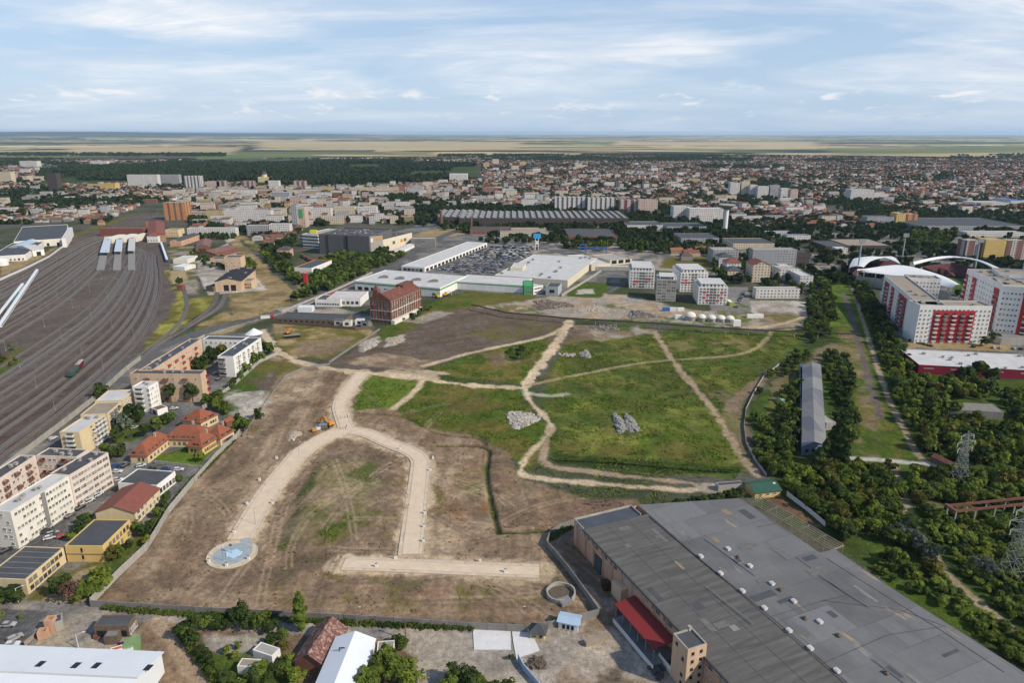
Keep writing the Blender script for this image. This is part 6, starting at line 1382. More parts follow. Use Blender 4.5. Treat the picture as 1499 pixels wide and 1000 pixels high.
 thicket([(1344,745),(1385,750),(1530,760),(1530,930),(1470,900),(1410,845),(1366,795)],3.9,(1.6,3.8),(1.8,5.0),[L,B,D,L,B],'around the foot of the tall pylon',seed=12,thr=.38)
 for u,v,r,h in((1318,790,3.8,6.5),(1332,800,4.4,7.5),(1348,812,4.6,8),(1362,824,4.0,7),(1325,778,3.2,6),(1448,838,3.8,5),(1432,832,3.0,4.5)):at(u,v,r,h,S,'in the silvery willow clump beside the thicket path')
 for u,v,r,h in((1432,553,7.5,12),(1450,560,6.5,11),(1415,556,6,9)):at(u,v,r,h,D,'in front of the crimson store')
 for u,v,r,h in((1215,672,2.6,17),(1222,676,2.4,18),(1229,684,2.6,19),(1235,690,2.2,15),(1206,682,2.4,14),(1196,690,3,12)):at(u,v,r,h,D,'at the south end of the long patchwork shed','poplar')
 at(1166,612,3.6,6,B,'on the west side of the long patchwork shed')
 hb='behind the north edge of the factory hall'
 for k in range(16):at(951+k*8.8,752-k*1.65,2.0+.6*(k%3),3.6+.5*(k%2),D if k%3 else L,hb)
 thicket([(1530,600),(1900,620),(1950,1100),(1660,1080),(1530,960)],6.5,(2,5),(3,8),[L,B,D],E1,seed=30,thr=.36)
 thicket([(440,395),(500,372),(560,378),(600,372),(575,385),(545,396),(500,418),(440,440),(420,445),(450,420)],8,(4,7),(5,10),[L,D,L],'between the grey mall and the boulevard',seed=13)
 thicket([(380,372),(396,360),(410,375),(440,410),(445,425),(415,410)],9,(4,6),(5,9),[D,L],'behind the fire station',seed=14)
 thicket([(545,368),(566,364),(572,382),(550,386)],9,(5,7),(9,13),[D],'at the corner of the grey mall',seed=15)
 thicket([(820,358),(1010,362),(1062,370),(1060,378),(980,372),(900,368),(820,364)],9,(4,6),(7,11),[D,D,L],'in the avenue behind the supermarkets',seed=16,thr=.36)
 thicket([(700,352),(830,350),(830,356),(700,358)],13,(4,6),(6,9),[D],'in the avenue behind the supermarkets',seed=17)
 thicket([(1040,386),(1100,372),(1110,400),(1080,412),(1045,406)],11,(4,7),(7,12),[D,L],'among the old houses behind the new white blocks',seed=18,thr=.45)
 thicket([(1105,420),(1180,418),(1182,432),(1110,432)],10,(4,6),(5,8),[D],'behind the concrete works',seed=19,thr=.4)
 thicket([(265,372),(300,368),(310,380),(330,378),(345,385),(330,395),(300,392)],10,(3,5),(4,7),[D,L],'around the railway depot',seed=20,thr=.42)
 thicket([(345,382),(362,378),(378,392),(364,398)],8,(3,5),(4,6),[L],'on the dry bank beside the depot apron',seed=21)
 thicket([(290,345),(345,340),(345,350),(290,352)],10,(4,6),(6,9),[D],'behind the railway depot',seed=22)
 thicket([(590,470),(625,452),(636,452),(600,474)],6,(2,3.5),(2.5,4.5),[L,D],'at the foot of the brick mill',seed=23)
 thicket([(0,500),(22,508),(30,528),(-10,552),(-30,540)],7,(1.5,3),(1.6,3),[L,O],'on the scrub island inside the railway yard',seed=24,thr=.45)
 thicket([(735,512),(775,511),(770,522),(742,525)],7,(2,3.5),(2,3.5),[L,D],'in the hollow of the olive meadow',seed=25)
 thicket([(1395,352),(1400,340),(1330,345),(1310,372),(1360,378)],12,(5,8),(8,13),[D,D,L],'behind the stadium',seed=26,thr=.40)
 for u,v in((1470,492),(1455,500),(1488,498),(1440,506),(1410,440),(1425,436),(1402,433)):at(u,v,4.5,7,D,'between the red balconied blocks')
LAB_T={'leaf':'mid green','leaf_bright':'bright yellow green','leaf_dark':'dark green','leaf_olive':'olive tinged','leaf_silver':'silvery grey','leaf_brown':'russet brown','leaf_far':'dark green'}
def build_trees():
 crowns()
 seen=[];rest=[]
 for T in TREES:
  x,y,r,h,mk,kind,pl,z=T;u,v=PJ(x,y,h/2);d=math.hypot(x,y)
  vis=-30<u<1529 and 180<v<1030 and y>60;seen.append((r*h/d/d*vis,T))
 seen.sort(key=lambda a:-a[0]);ind=seen[:292];rest=[t for _,t in seen[292:]]
 meshes={};used={}
 trunk_b=MB();trunk_b.tube((0,0,-.05),(0,0,.55),.06,7,0,.035)
 for a in range(4):trunk_b.tube((0,0,.40),(.22*math.cos(a*1.6),.22*math.sin(a*1.6),.72),.028,5,0,.012)
 trunk_me=trunk_b.mesh('tree_trunk',[M['bark']]);n=0
 for s,(x,y,r,h,mk,kind,pl,z)in ind:
  d=math.hypot(x,y);q='poplar' if kind=='poplar' else 'near' if d<330 else 'mid'
  if mk=='leaf_brown' and kind=='round':q='bare'
  k=n%(2 if q=='poplar' else 3 if q=='bare' else 6);n+=1;key=(q,k,mk)
  if key not in meshes:meshes[key]=quads_mesh('tree_crown',CROWN[q,k],M[mk])
  shrub=h<4.2
  size='low' if shrub else 'tall' if h>10 else 'broad' if r>4.2 else 'slim' if r<2.6 else 'rounded'
  nm='poplar_tree' if kind=='poplar' else 'shrub' if shrub else 'leafy_tree'
  lab=f"{size} {LAB_T[mk]} {'poplar' if kind == 'poplar' else 'shrub' if shrub else 'tree'} {pl}"
  t=thing(nm,lab,'poplar' if kind=='poplar' else 'shrub' if shrub else 'tree',x,y,z,'trees '+pl,rz=n*1.7)
  zb=h*.16 if not shrub else 0
  hz={'poplar':2.0}.get(q,float(CROWN[q,k][:,2].max()))
  child('crown',meshes[key],t,(0,0,zb*.6),0,(r,r,(h-zb*.6)/hz));child('trunk',trunk_me,t,(0,0,0),0,(r*.9,r*.9,h*.8))
 groups={}
 for(x,y,r,h,mk,kind,pl,z)in rest:
  d=math.hypot(x,y);q='poplar' if kind=='poplar' else 'near' if d<230 else 'mid' if d<620 else 'far'
  g='town' if 'town' in pl else 'wood' if 'wood' in pl else 'thicket'
  k=int(RNG.integers(2 if q=='poplar' else 5));c=CROWN[q,k];a=RNG.uniform(0,6.28);ca,sa=math.cos(a),math.sin(a)
  hz=2.0 if q=='poplar' else float(c[:,2].max())
  V=np.stack([(c[:,0]*ca-c[:,1]*sa)*r+x,(c[:,0]*sa+c[:,1]*ca)*r+y,c[:,2]*(h/hz)+z+h*.05],1)
  groups.setdefault((g,mk),[]).append(V)
 L={'town':('town_trees','trees scattered in gardens and streets across the far town'),'wood':('wooded_park','dark green wooded park stretching behind the town centre'),'thicket':('thicket','dense bushes filling the eastern corridor between the single trees')}
 for(g,mk),Vs in groups.items():
  o=bpy.data.objects.new(L[g][0],quads_mesh(L[g][0],np.concatenate(Vs),M[mk]));COL.objects.link(o);tag(o,L[g][1]+', '+LAB_T[mk],'trees',kind='stuff')
def hedge(name,label,pts,w,h,mk,step=.8,seed=0):
 g=np.random.default_rng(seed+40);V=[];P=smooth(GP(pts),k=4)
 for x,y,a in along(P,step):
  if g.random()<.06:continue
  c=CROWN['mid',int(g.integers(6))][:4*70]if step<1.5 else CROWN['mid',int(g.integers(6))]
  r=w/2*g.uniform(.7,1.25);V.append(np.stack([c[:,0]*r+x+g.uniform(-.3,.3),c[:,1]*r+y+g.uniform(-.3,.3),c[:,2]/1.6*h*g.uniform(.7,1.2)-.1],1))
 V=np.concatenate(V);org=np.array([*P[0],0.0])
 o=bpy.data.objects.new(name,quads_mesh(name,V-org,M[mk]));COL.objects.link(o);o.location=org;tag(o,label,'hedge')
def build_hedges():
 hedge('hedge','long dark hedge growing outside the southern perimeter wall',[(150,893),(300,903),(450,911),(560,917),(692,922)],2.6,1.7,'leaf',.7,1)
 hedge('hedge','weedy green strip inside the wall beside the school',[(290,700),(318,672),(345,645)],1.8,1.0,'leaf',.9,2)
 hedge('hedge','weedy green strip outside the western wall by the yellow hall',[(222,790),(247,745),(284,700)],2.4,1.5,'leaf',.9,3)
 hedge('hedge','leafy strip put in for the shadow line along the lower edge of the meadow',[(808,672),(900,676),(1000,685),(1078,690)],1.9,.8,'leaf',1.0,4)  # low foliage added to draw the meadow's shadow line, not a real hedge
 hedge('hedge','bushes under the grey wall at the north corner of the factory',[(806,790),(822,780),(838,773)],3.0,1.8,'leaf',.9,5)
 hedge('hedge','green creeper edge along the red dirt path by the white shed',[(262,925),(278,950),(300,980),(322,1010)],3.0,1.8,'leaf',.7,7)
def fb(u0,u1,vt,vb,depth,tilt=0.0):
 """footprint whose front wall stands on row vb between u0 and u1, and its height"""
 a,b=G(u0,vb),G(u1,vb+tilt);h=HT((u0+u1)/2,vb+tilt/2,vt+tilt/2);e=sub(b,a);L=ln(e);n=(-e[1]/L,e[0]/L)
 return[a,b,(b[0]+n[0]*depth,b[1]+n[1]*depth),(a[0]+n[0]*depth,a[1]+n[1]*depth)],h
def coach(name,label,x,y,ang,m,L=24.0,group=None,roof=None,cat='railway coach',z=.25):
 t=thing(name,label,cat,x,y,z,group,rz=ang);key=(m.name,L)
 if key not in COACH:
  b=MB();b.prism([(-L/2,-1.4),(L/2,-1.4),(L/2,1.4),(-L/2,1.4)],.9,3.3,0,0,True);b1=b.mesh('coach_body',[m])
  b=MB();b.add([(s*L/2,yy,zz)for s in(-1,1)for yy,zz in((-1.4,3.303),(-.9,3.8),(.9,3.8),(1.4,3.303))],[[0,4,5,1],[1,5,6,2],[2,6,7,3],[0,1,2,3],[7,6,5,4]]);b2=b.mesh('coach_roof',[roof or M['metal_white']])
  b=MB();n=int(L/2.4)
  for s in(-1,1):
   for i in range(n):xx=-L/2+(i+.5)*L/n;b.prism([(xx-.7,s*1.42-.01),(xx+.7,s*1.42-.01),(xx+.7,s*1.42+.01),(xx-.7,s*1.42+.01)],1.9,2.8,0,0)
  b3=b.mesh('coach_windows',[M['glass']])
  b=MB();b.prism([(-1.6,-1.1),(1.6,-1.1),(1.6,1.1),(-1.6,1.1)],0,.85,0,0);b4=b.mesh('coach_bogie',[M['rubber']]);COACH[key]=(b1,b2,b3,b4)
 b1,b2,b3,b4=COACH[key];child('body',b1,t);child('roof',b2,t);child('window_band',b3,t)
 for s in(-1,1):child('bogie',b4,t,(s*(L/2-3),0,0))
 return t
COACH={}
def build_rail():
 Lg=smooth(GP([(190,338),(130,350),(78,374),(30,400),(-25,428),(-110,470)]),k=8);Rg=smooth(GP([(228,366),(236,408),(230,452),(206,498),(160,545),(90,606),(0,674),(-70,728)]),k=8)
 def resamp(P,n):
  d=[0];
  for a,b in zip(P[:-1],P[1:]):d.append(d[-1]+ln(sub(b,a)))
  out=[]
  for i in range(n):
   s=d[-1]*i/(n-1);j=max(k for k in range(len(d))if d[k]<=s+1e-9);j=min(j,len(P)-2);f=(s-d[j])/max(1e-9,d[j+1]-d[j]);out.append((P[j][0]+(P[j+1][0]-P[j][0])*f,P[j][1]+(P[j+1][1]-P[j][1])*f))
  return out
 A,B=resamp(Lg,40),resamp(Rg,40)
 bedm=mat('rusty_track_bed',(.105,.083,.069),var=.3,scale=.15);bed2=mat('grey_track_bed',(.118,.106,.096),var=.25,scale=.15);railm=mat('rail_steel',(.30,.26,.23),rough=.5,var=.2,metal=.2);sl=mat('sleeper',(.14,.125,.11),var=.2)
 def track(pts,label,m,w=3.2,z=.04,rail_w=.18):
  t=thing('railway_track',label,'railway track',*pts[0],0,'tracks of the railway yard');c=pts
  b=MB();L,R=ribbon(c,w/2);L0,R0=ribbon(c,w/2+.5)
  for i in range(len(c)-1):
   b.face([(*R[i],z+.12),(*R[i+1],z+.12),(*L[i+1],z+.12),(*L[i],z+.12)]);b.face([(*R0[i],-.3),(*R0[i+1],-.3),(*R[i+1],z+.12),(*R[i],z+.12)]);b.face([(*L[i],z+.12),(*L[i+1],z+.12),(*L0[i+1],-.3),(*L0[i],-.3)])
  b.build('track_bed',[m],t)
  for S in ribbon(c,.75):
   b=MB()
   for p,q in zip(S[:-1],S[1:]):b.beam((*p,z+.24),(*q,z+.24),rail_w,.2)
   b.build('rail',[railm],t)
 n=26;words=['westernmost','far western','western','west central','central','east central','eastern','far eastern']
 for i in range(n):
  f=i/(n-1)
  if.50<f<.62:continue
  ff=f+.006*math.sin(i*2.7);pts=[(a[0]+(b[0]-a[0])*ff,a[1]+(b[1]-a[1])*ff)for a,b in zip(A,B)]
  pts=pts[2 if f<.35 else 3:]
  track(smooth(pts,k=2),f'{words[min(7, int(f*8))]} track of the fan sweeping from the platforms to the lower left',bedm if(i*7)%5 in(0,2)else bed2,3.4 if i%3 else 4.4)
 track(smooth(GP([(268,418),(273,440),(272,458),(255,480),(225,505),(190,532)]),k=6),'single siding curving past the yellow grass strip',bed2);track(smooth(GP([(330,430),(322,448),(300,464),(262,486),(225,510),(185,540)]),k=6),'siding leading from the depot to the yard throat',bed2,4);track(smooth(GP([(318,428),(312,446),(290,466),(250,492)]),k=6),'dark siding beside the depot siding',bedm,4)
 mast=MB();mast.tube((0,0,-.2),(0,0,8.2),.13,6,0,.09);m1=mast.mesh('mast_pole',[M['steel']]);b=MB();b.tube((0,0,6.6),(2.8,0,7.1),.06,5);b.tube((0,0,7.6),(2.8,0,7.1),.04,5);m2=b.mesh('mast_bracket',[M['steel']]);b=MB();b.box(0,0,-.3,.8,.8,.6);m3=b.mesh('mast_footing',[M['concrete']])
 k=0
 for f in(.12,.28,.44,.56,.70,.84,.97):
  for j in range(6,39,4):
   a,c=A[j],B[j];p=(a[0]+(c[0]-a[0])*f,a[1]+(c[1]-a[1])*f);u,v=PJ(*p)
   if not(-5<u<1499 and v>350):continue
   t=thing('catenary_mast',['grey catenary mast between the western tracks','grey catenary mast beside the bare strip of the yard','grey catenary mast between the eastern tracks'][0 if f<.5 else 1 if f<.65 else 2]+(', distant' if v<430 else ', in the middle of the yard' if v<520 else ', nearest the housing blocks'),'catenary mast',p[0],p[1],0,'catenary masts of the railway yard',rz=1.0+k*.1)
   child('pole',m1,t);child('bracket',m2,t);child('footing',m3,t);k+=1
 def rake(p,q,names,group,L=24.0,gap=25.5):
  a,b=G(*p),G(*q);d=sub(b,a);l=ln(d);d=(d[0]/l,d[1]/l);ang=math.atan2(d[1],d[0])
  for i,(lab,m)in enumerate(names):
   s=gap*(i+.5);coach('railway_coach',lab,a[0]+d[0]*s,a[1]+d[1]*s,ang,m,L,group)
 rake((0,482),(55,399),[(f'white passenger coach, {w} of the long white train at the western edge',M['steel_pale'])for w in('first from the left','second','third','fourth','fifth','last')],'coaches of the long white train',ln(sub(G(0,482),G(55,399)))/6-.8,ln(sub(G(0,482),G(55,399)))/6)
 rake((-4,470),(34,420),[('brown goods wagon at the lower end of the mixed train',M['wood']),('grey goods wagon in the mixed train',M['steel']),('turquoise wagon in the mixed train beside the long white train',mat('turquoise',(.10,.42,.36))),('pale wagon at the head of the mixed train',M['metal_white'])],'wagons of the mixed train',ln(sub(G(-4,470),G(34,420)))/4-1.2,ln(sub(G(-4,470),G(34,420)))/4)
 rake((236,358),(245,384),[('blue coach beside the eastern platform',M['blue']),('blue and pale coach nearer the scrub strip',M['blue'])],'blue coaches',ln(sub(G(236,358),G(245,384)))/2-1,ln(sub(G(236,358),G(245,384)))/2)
 a=math.atan2(*(lambda d:(d[1],d[0]))(sub(G(122,534),G(105,552))))
 coach('locomotive','dark green locomotive standing alone on the eastern yard tracks',*G(108,548),a,mat('loco_green',(.035,.10,.075)),15,None,M['bitumen'],'locomotive');coach('goods_wagon','red and white wagon coupled behind the green locomotive',*G(117,538),a,M['red'],11,None,M['concrete'],'goods wagon')
 for i,(u0,u1,u2,u3)in enumerate([(141,153,162,153),(165,177,180,171),(187,198,198,189)]):
  w=['western','middle','eastern'][i]
  b=MB();b.prism(ccw(GP([(u0,396),(u1,396),(u2,345),(u3,345)])),-.2,.9,0,0);tag(b.build('railway_platform',[mat('platform_paving',(.25,.235,.215),var=.2,scale=.2)]),f'{w} station platform, its bare end pointing to the yard','platform','station platforms')
  A_,B_,C_=[(146,369.5),(167,368),(187,367)][i],[(160,369.5),(178.5,368),(197.5,367)][i],[(153,347),(171,346),(189,345)][i]
  t=thing('platform_canopy',f'{w} platform canopy with white deck roof and cream head house','canopy',*G(*A_,5),0,'platform canopies');r=ccw([G(*A_,5),G(*B_,5),G([163,180,198][i],346,5),G(*C_,5)])
  b=MB();b.prism(r,4.7,5.1,0,0,True);ro=b.build('roof',[M['roof_white']if i==2 else mat('pale_blue_roof',(.48,.54,.60),var=.1)],t)
  for k_ in range(5):
   f=(k_+.5)/5;c=MB()
   for g in(.3,.7):
    x=r[0][0]+(r[1][0]-r[0][0])*g+(r[3][0]-r[0][0])*f;y=r[0][1]+(r[1][1]-r[0][1])*g+(r[3][1]-r[0][1])*f;c.beam((x,y,.5),(x,y,4.7),.4,.4)
   c.build('column',[M['concrete']],t)
  r2=rect((C_[0]-.5,C_[1]+1.5),([163,180,198][i],C_[1]+1.5),(C_[0]+1,C_[1]-4),7.5);b=MB();b.prism(r2,-.2,7.5,0,0);hd=b.build('head_house',[M['white_grimy']],t)
  row(t,r2[0],r2[1],1,1,3,2,4.0,3,'d',force=True)
 def bl(name,lab,spec,wall,roof,kind='flat',cat=None,**kw):
  if len(spec)==5:p,h=fb(*spec)
  else:A_,B_,C_,h=spec;p=rect(A_,B_,C_,h)if name!='station_hall' else GP([(216,343),(242,343),(240,325),(213,324)],h)
  return building(name,lab,cat or name.replace('_',' '),p,h,wall,roof,kind,**kw)
 bl('station_concourse','long brown footbridge concourse across the platform heads',(147,211,334.5,346,14),M['tile_dull'],mat('brown_roof',(.20,.115,.085),var=.2),par=.3)
 t,p,ro=bl('station_hall','station hall with wide maroon roof beside the platforms',((215,342),(242,342),(213,321),11),M['brick_pale'],M['tile_dull'],'hip',rh=4);row(t,p[0],p[1],6,2,1.6,2.2,2,4,'w',force=True)
 t,p,ro=bl('station_annex','cream station annex with small red roof facing the yard',(216,232,345,355,12),M['white'],M['tile'],'hip',rh=2);row(t,p[0],p[1],4,1,1.5,1.8,2,4,'w',force=True)
 t,p,ro=bl('station_annex','yellow station wing with flat roof east of the maroon hall',(243,262,337,347,20),M['cream'],M['roof_tan']);row(t,p[0],p[1],5,2,1.4,1.6,1.5,4,'w',force=True)
 bl('signal_cabin','small red brick signal cabin on a post beside the siding',(259,267,418,425,6),M['brick'],M['tile_dull'],'hip',rh=1.2)
 t,p,ro=bl('warehouse','wide grey roofed warehouse beyond the western rail fence',((20,354),(97,349),(22,333),9),M['white_grimy'],M['bitumen']);row(t,p[0],p[1],9,1,3,4,.3,4,'hole',6,2,.3,force=True)
 bl('warehouse','white gable wall hall at the end of the grey warehouse',((96,349),(106,333),(90,349),12),M['white'],M['roof_white'],par=.4)
 t,p,ro=bl('warehouse','low white hall with pale roof at the western picture edge',((-15,376),(37,373),(-15,358),7),M['white'],M['bitumen']);row(t,p[0],p[1],8,1,2.4,2.2,1,4,'d',1,1,force=True)
 t,p,ro=bl('depot_hall','white barrel shaped hall with a dark gateway beside the rail fence',((47,366),(64,364),(50,357),8),M['white'],M['roof_white'],'gable',rh=3,ridge='short');row(t,p[0],p[1],1,1,5,5,.1,4,'hole',force=True)
 bl('warehouse','small hall with pale blue sheet roof among the western works',((12,362),(36,361),(16,353),8),M['concrete'],M['metal_blue'],'gable',rh=2)
 x,y=G(3,388);t=thing('storage_tank','white round ended tank at the western picture edge','tank',x,y);b=MB();b.tube((x,y,-.2),(x,y,5),7,18);b.build('barrel',[M['white']],t);b=MB();b.dome(x,y,5.02,7,7,3,0,18,4);b.build('dome',[M['white']],t)
 t,p,ro=bl('railway_depot','peach engine depot with black roof and two tall gates on a concrete apron',((314,412),(353.5,411),(309,396),HT(314,426.5,412)),M['peach'],mat('black_felt',(.030,.028,.035),var=.3,scale=.3),'gable',rh=3);row(t,p[0],p[1],2,1,5,6,.1,4,'hole',7,5,force=True);vents(ro,p,12.5,8,(2,1,.8),M['concrete'],seed=3)
 bl('depot_annex','black roofed annex on the west side of the engine depot',((301,419),(312,420),(298,406),5),M['wood'],mat('black_felt',()),par=.2)
 t,p,ro=bl('depot_annex','peach flat annex with parked machines on the east side of the engine depot',(355,369,412,423,14),M['peach'],M['concrete_dark']);row(t,p[0],p[1],4,2,1.4,1.4,1,3,'d',force=True)
 t,p,ro=bl('depot_office','cream office behind the engine depot with dark flat roof',(309,336,379,390,14),M['peach'],M['bitumen']);row(t,p[0],p[1],8,2,1.3,1.5,1,3.4,'w',force=True)
 t,p,ro=bl('depot_office','taller cream office wing at the corner of the depot apron',(330,354,377,396,14),M['peach'],M['bitumen']);row(t,p[0],p[1],6,3,1.3,1.5,1,3.4,'w',.5,.5,.3,force=True)
 for A_,B_,C_,lab in(((286,362),(306,361),(285,352),'long old shed with maroon tile roof behind the depot, northern one'),((288,370),(315,371),(287,360),'long old shed with maroon tile roof behind the depot, southern one')):bl('old_shed',lab,(A_,B_,C_,6),M['brick'],M['tile_old'],'gable',rh=3)
 bl('white_shed','white sheet roofed shed beside the scrub strip, northern of two',((253,380),(274,380),(254,374),5),M['white_grimy'],M['roof_white'],par=.2,cat='shed');bl('white_shed','white sheet roofed shed beside the scrub strip, southern of two',((253,390),(270,391),(253,385),4),M['white_grimy'],M['metal_white'],par=.2,cat='shed')
 bl('goods_shed','grey roofed house with red lower roof north of the white sheds',((248,352),(264,352),(248,343),8),M['brick_pale'],M['bitumen'],'gable',rh=2.5)
 t,p,ro=bl('fire_station','white fire station with blue grey roof and red gates',((431,392),(456,393),(422,379),HT(434,405,392)),M['white'],M['bitumen_blue'],par=.5,rim=M['orange']);row(t,p[0],p[1],4,1,3.6,4.2,.1,4,'panel_r',2,1,force=True)
 t,p,ro=bl('brick_villa','old brick villa with hipped roof beside the fire station road',(406,425,365,376,14),M['brick_pale'],M['bitumen'],'hip',rh=3.5);row(t,p[0],p[1],4,2,1.3,1.8,1,3.4,'w',force=True)
 bl('training_tower','red and white slender training structure before the fire station',(445,450,400,418,4),M['red_paint'],M['white'],par=.3,cat='tower')
 cur=smooth(GP([(444,377),(456,384),(468,393),(474,403)]),k=6);pts=along(cur,ln(sub(G(444,377),G(474,403)))/6.3)
 for i,(x,y,a)in enumerate(pts[:6]):coach('railway_coach',f'old {"white" if i == 5 else "red"} coach {["at the far end of", "second in", "third in", "fourth in", "next to last in", "at the near end of"][i]} the curved row by the fire station',x,y,a,M['metal_white']if i==5 else M['tile_dull'],16,'coaches of the curved row',M['metal_white']if i==5 else M['tile_dull'])
def block(label,spec,wall,roof,par=.5,cat='building',name='building',kind='flat',nw=None,fl=None,style='w',rh=3,group=None,ww=1.4,wh=1.5,skip=.05,side=None,rim=None):
 if len(spec)==5:p,h=fb(*spec)
 else:A_,B_,C_,h=spec;p=rect(A_,B_,C_,h)
 t,p,ro=building(name,label,cat,p,h,wall,roof,kind,par=par,rh=rh,group=group,rim=rim)
 if nw:row(t,p[0],p[1],nw,fl,ww,wh,h/fl*.32,h/(fl+.08),style,1,1,skip,force=True)
 if side:
  for e in(1,3):row(t,p[e],p[(e+1)%4],side,fl,ww,wh,h/fl*.32,h/(fl+.08),style,1,1,skip)
 return t,p,ro,h
def build_mid():
 h=HT(571,474,441)
 p=rect((571.4,441),(615.4,422.6),(540,438.7),h)
 t,p,ro=building('brick_mill','tall ruined red brick mill with rusty roof, turret and rows of arched windows','mill',p,h,M['brick'],mat('rusty_roof_sheet',(.17,.065,.045),var=.35,scale=.35,col2=(.28,.20,.17),thr=.58),'gable',rh=5.5,over=.6)
 a,b,c,d=p
 fh=h/5.2
 row(t,a,b,13,4,1.5,2.6,fh*.9,fh*1.02,'w',1,1,0,force=True);row(t,d,a,6,4,1.5,2.6,fh*.9,fh*1.02,'w',1,1,.15,force=True)
 e=sub(b,a);L=ln(e);e=(e[0]/L,e[1]/L);f=sub(d,a);D=ln(f);f=(f[0]/D,f[1]/D);P=lambda s,q:(a[0]+e[0]*s+f[0]*q,a[1]+e[1]*s+f[1]*q)
 bb=MB()
 for s in np.linspace(0,L,14):bb.beam((*P(s,-.2),0),(*P(s,-.2),h),.7,.5)
 for q in np.linspace(0,D,6):bb.beam((*P(-.2,q),0),(*P(-.2,q),h),.5,.7)
 bb.build('pilaster',[M['brick']],t)['kind']='stuff'
 for z in(fh*.75,fh*2.8,h-.5):
  bb=MB();bb.beam((*P(-.3,-.33),z),(*P(L,-.33),z),.3,.5);bb.beam((*P(-.33,0),z+.004),(*P(-.33,D),z+.004),.3,.5);bb.build('cornice',[M['white_grimy']],t)
 bb=MB();n=9
 for i in range(n):
  x0,x1=D*i/n,D*(i+1)/n;z=h+5.5*(1-abs((x0+x1)/2-D/2)/(D/2))+1.2;q=[P(-.5,x0),P(-.5,x1),P(.3,x1),P(.3,x0)];bb.prism(ccw(q),h-.6,z,0,0)
 bb.build('stepped_gable',[M['brick']],t)
 bb=MB();x=ccw([P(L*.62,D*.32),P(L-1,D*.32),P(L-1,D*.68),P(L*.62,D*.68)]);bb.prism(x,h+3,h+6.6,0,0);rm=bb.build('roof_monitor',[M['rust']],ro)
 bb=MB();x=ccw([P(3,D*.55),P(L*.5,D*.55),P(L*.5,D-1),P(3,D-1)]);bb.prism(x,h+.5,h+3.4,0,0);bb.build('flat_annex',[M['concrete_dark']],ro)
 bb=MB();cx,cy=P(5,D-3.5);q=rectc(cx,cy,4.6,4.6,math.atan2(e[1],e[0]));bb.prism(q,h-1,h+7.5,0,None);bb.add([(*w,h+7.5)for w in q]+[(cx,cy,h+12.5)],[[0,1,4],[1,2,4],[2,3,4],[3,0,4]]);bb.build('turret',[M['brick']],t)
 bb=MB();x=ccw([P(-1.5,-4.0),P(L*.95,-4.0),P(L*.95,-.6),P(-1.5,-.6)]);bb.prism(x,-.3,3.2,0,0);bb.build('loading_ledge',[M['white_grimy']],t)
 block('low white shop with big white roof and red eaves beside the mill',((478,437),(527,437.5),(490,426),7),M['white'],M['roof_white'],nw=7,fl=1,style='d',cat='shop',name='shop',rim=M['red_paint'],ww=2.6,wh=2.4)
 block('white painted shop wing with dark lettering band left of the big white roof',((461,439),(498,440),(470,432),6),M['white'],M['bitumen'],nw=9,fl=1,style='d',cat='shop',name='shop',ww=1.6,wh=1.3)
 block('long low dark roofed barrack along the mill yard fence',((404,466),(503,470),(410,457),4),M['wood'],M['bitumen'],nw=12,fl=1,style='hole',cat='barrack',name='barrack',ww=2.2,wh=1.6)
 block('white lorry sized shed in the mill yard',(436,457,450,457,8),M['metal_white'],M['metal_white'],par=.1,cat='shed',name='white_shed')
 for i,(u,v)in enumerate(((495,475),(508,476),(526,474),(534,477))):block(['low grey garage at the west end of the row under the mill','low white garage, second in the row under the mill','pale low garage beside the mill corner','broken grey garage at the mill corner'][i],(u-6,u+6,v-5,v+2,6),[M['concrete'],M['white_grimy'],M['white'],M['concrete_dark']][i],[M['bitumen'],M['concrete'],M['roof_white'],M['bitumen']][i],par=.1,cat='garage',name='garage',nw=1,fl=1,style='hole',ww=3,wh=2)
 h=HT(625,399,392.5)
 t,p,ro=building('arcade_store','very long white roofed arcade store with dark bays facing the car park','store',rect((621.4,392),(713,355.5),(592,388),h),h,M['white'],M['roof_white'],par=.3)
 for e in(0,):row(t,p[e],p[(e+1)%4],18,1,7.0,h*.62,.2,3,'hole',2,2,force=True)
 row(t,p[3],p[0],5,1,4,3,.5,3,'d',2,2,force=True)
 h=HT(644,435,422)
 t,p,ro=building('supermarket','white store with green fascia band and pale roof behind the mill','store',rect((519,411.5),(644,422),(559,395),h),h,M['white'],M['roof_white'],par=.4)
 def band(t,p,e,z0,z1,m,name='fascia',out=.12):
  q0,q1=p[e],p[(e+1)%4];d=sub(q1,q0);l=ln(d);n_=(d[1]/l*out,-d[0]/l*out);b_=MB();b_.prism([(q0[0]+n_[0],q0[1]+n_[1]),(q1[0]+n_[0],q1[1]+n_[1]),(q1[0]+n_[0]*.1,q1[1]+n_[1]*.1),(q0[0]+n_[0]*.1,q0[1]+n_[1]*.1)][::-1]if False else[(q0[0]+n_[0],q0[1]+n_[1]),(q1[0]+n_[0],q1[1]+n_[1]),(q1[0],q1[1]),(q0[0],q0[1])],z0,z1,0,0,True);b_.build(name,[m],t)
 for e in(0,1):band(t,p,e,h-2.2,h-.9,M['green_band'])
 row(t,p[0],p[1],12,1,5,3.2,.3,3,'hole',2,2,.3,force=True)
 for i,f in enumerate((.2,.4,.6,.8)):
  q=(p[0][0]+(p[1][0]-p[0][0])*f+(p[3][0]-p[0][0])*.4,p[0][1]+(p[1][1]-p[0][1])*f+(p[3][1]-p[0][1])*.4);b=MB();b.box(*q,h,9,4,1.8,.1);b.box(q[0]+1,q[1],h+1.803,4,2.4,.8,.1);b.build('roof_unit',[M['concrete_dark']],ro)
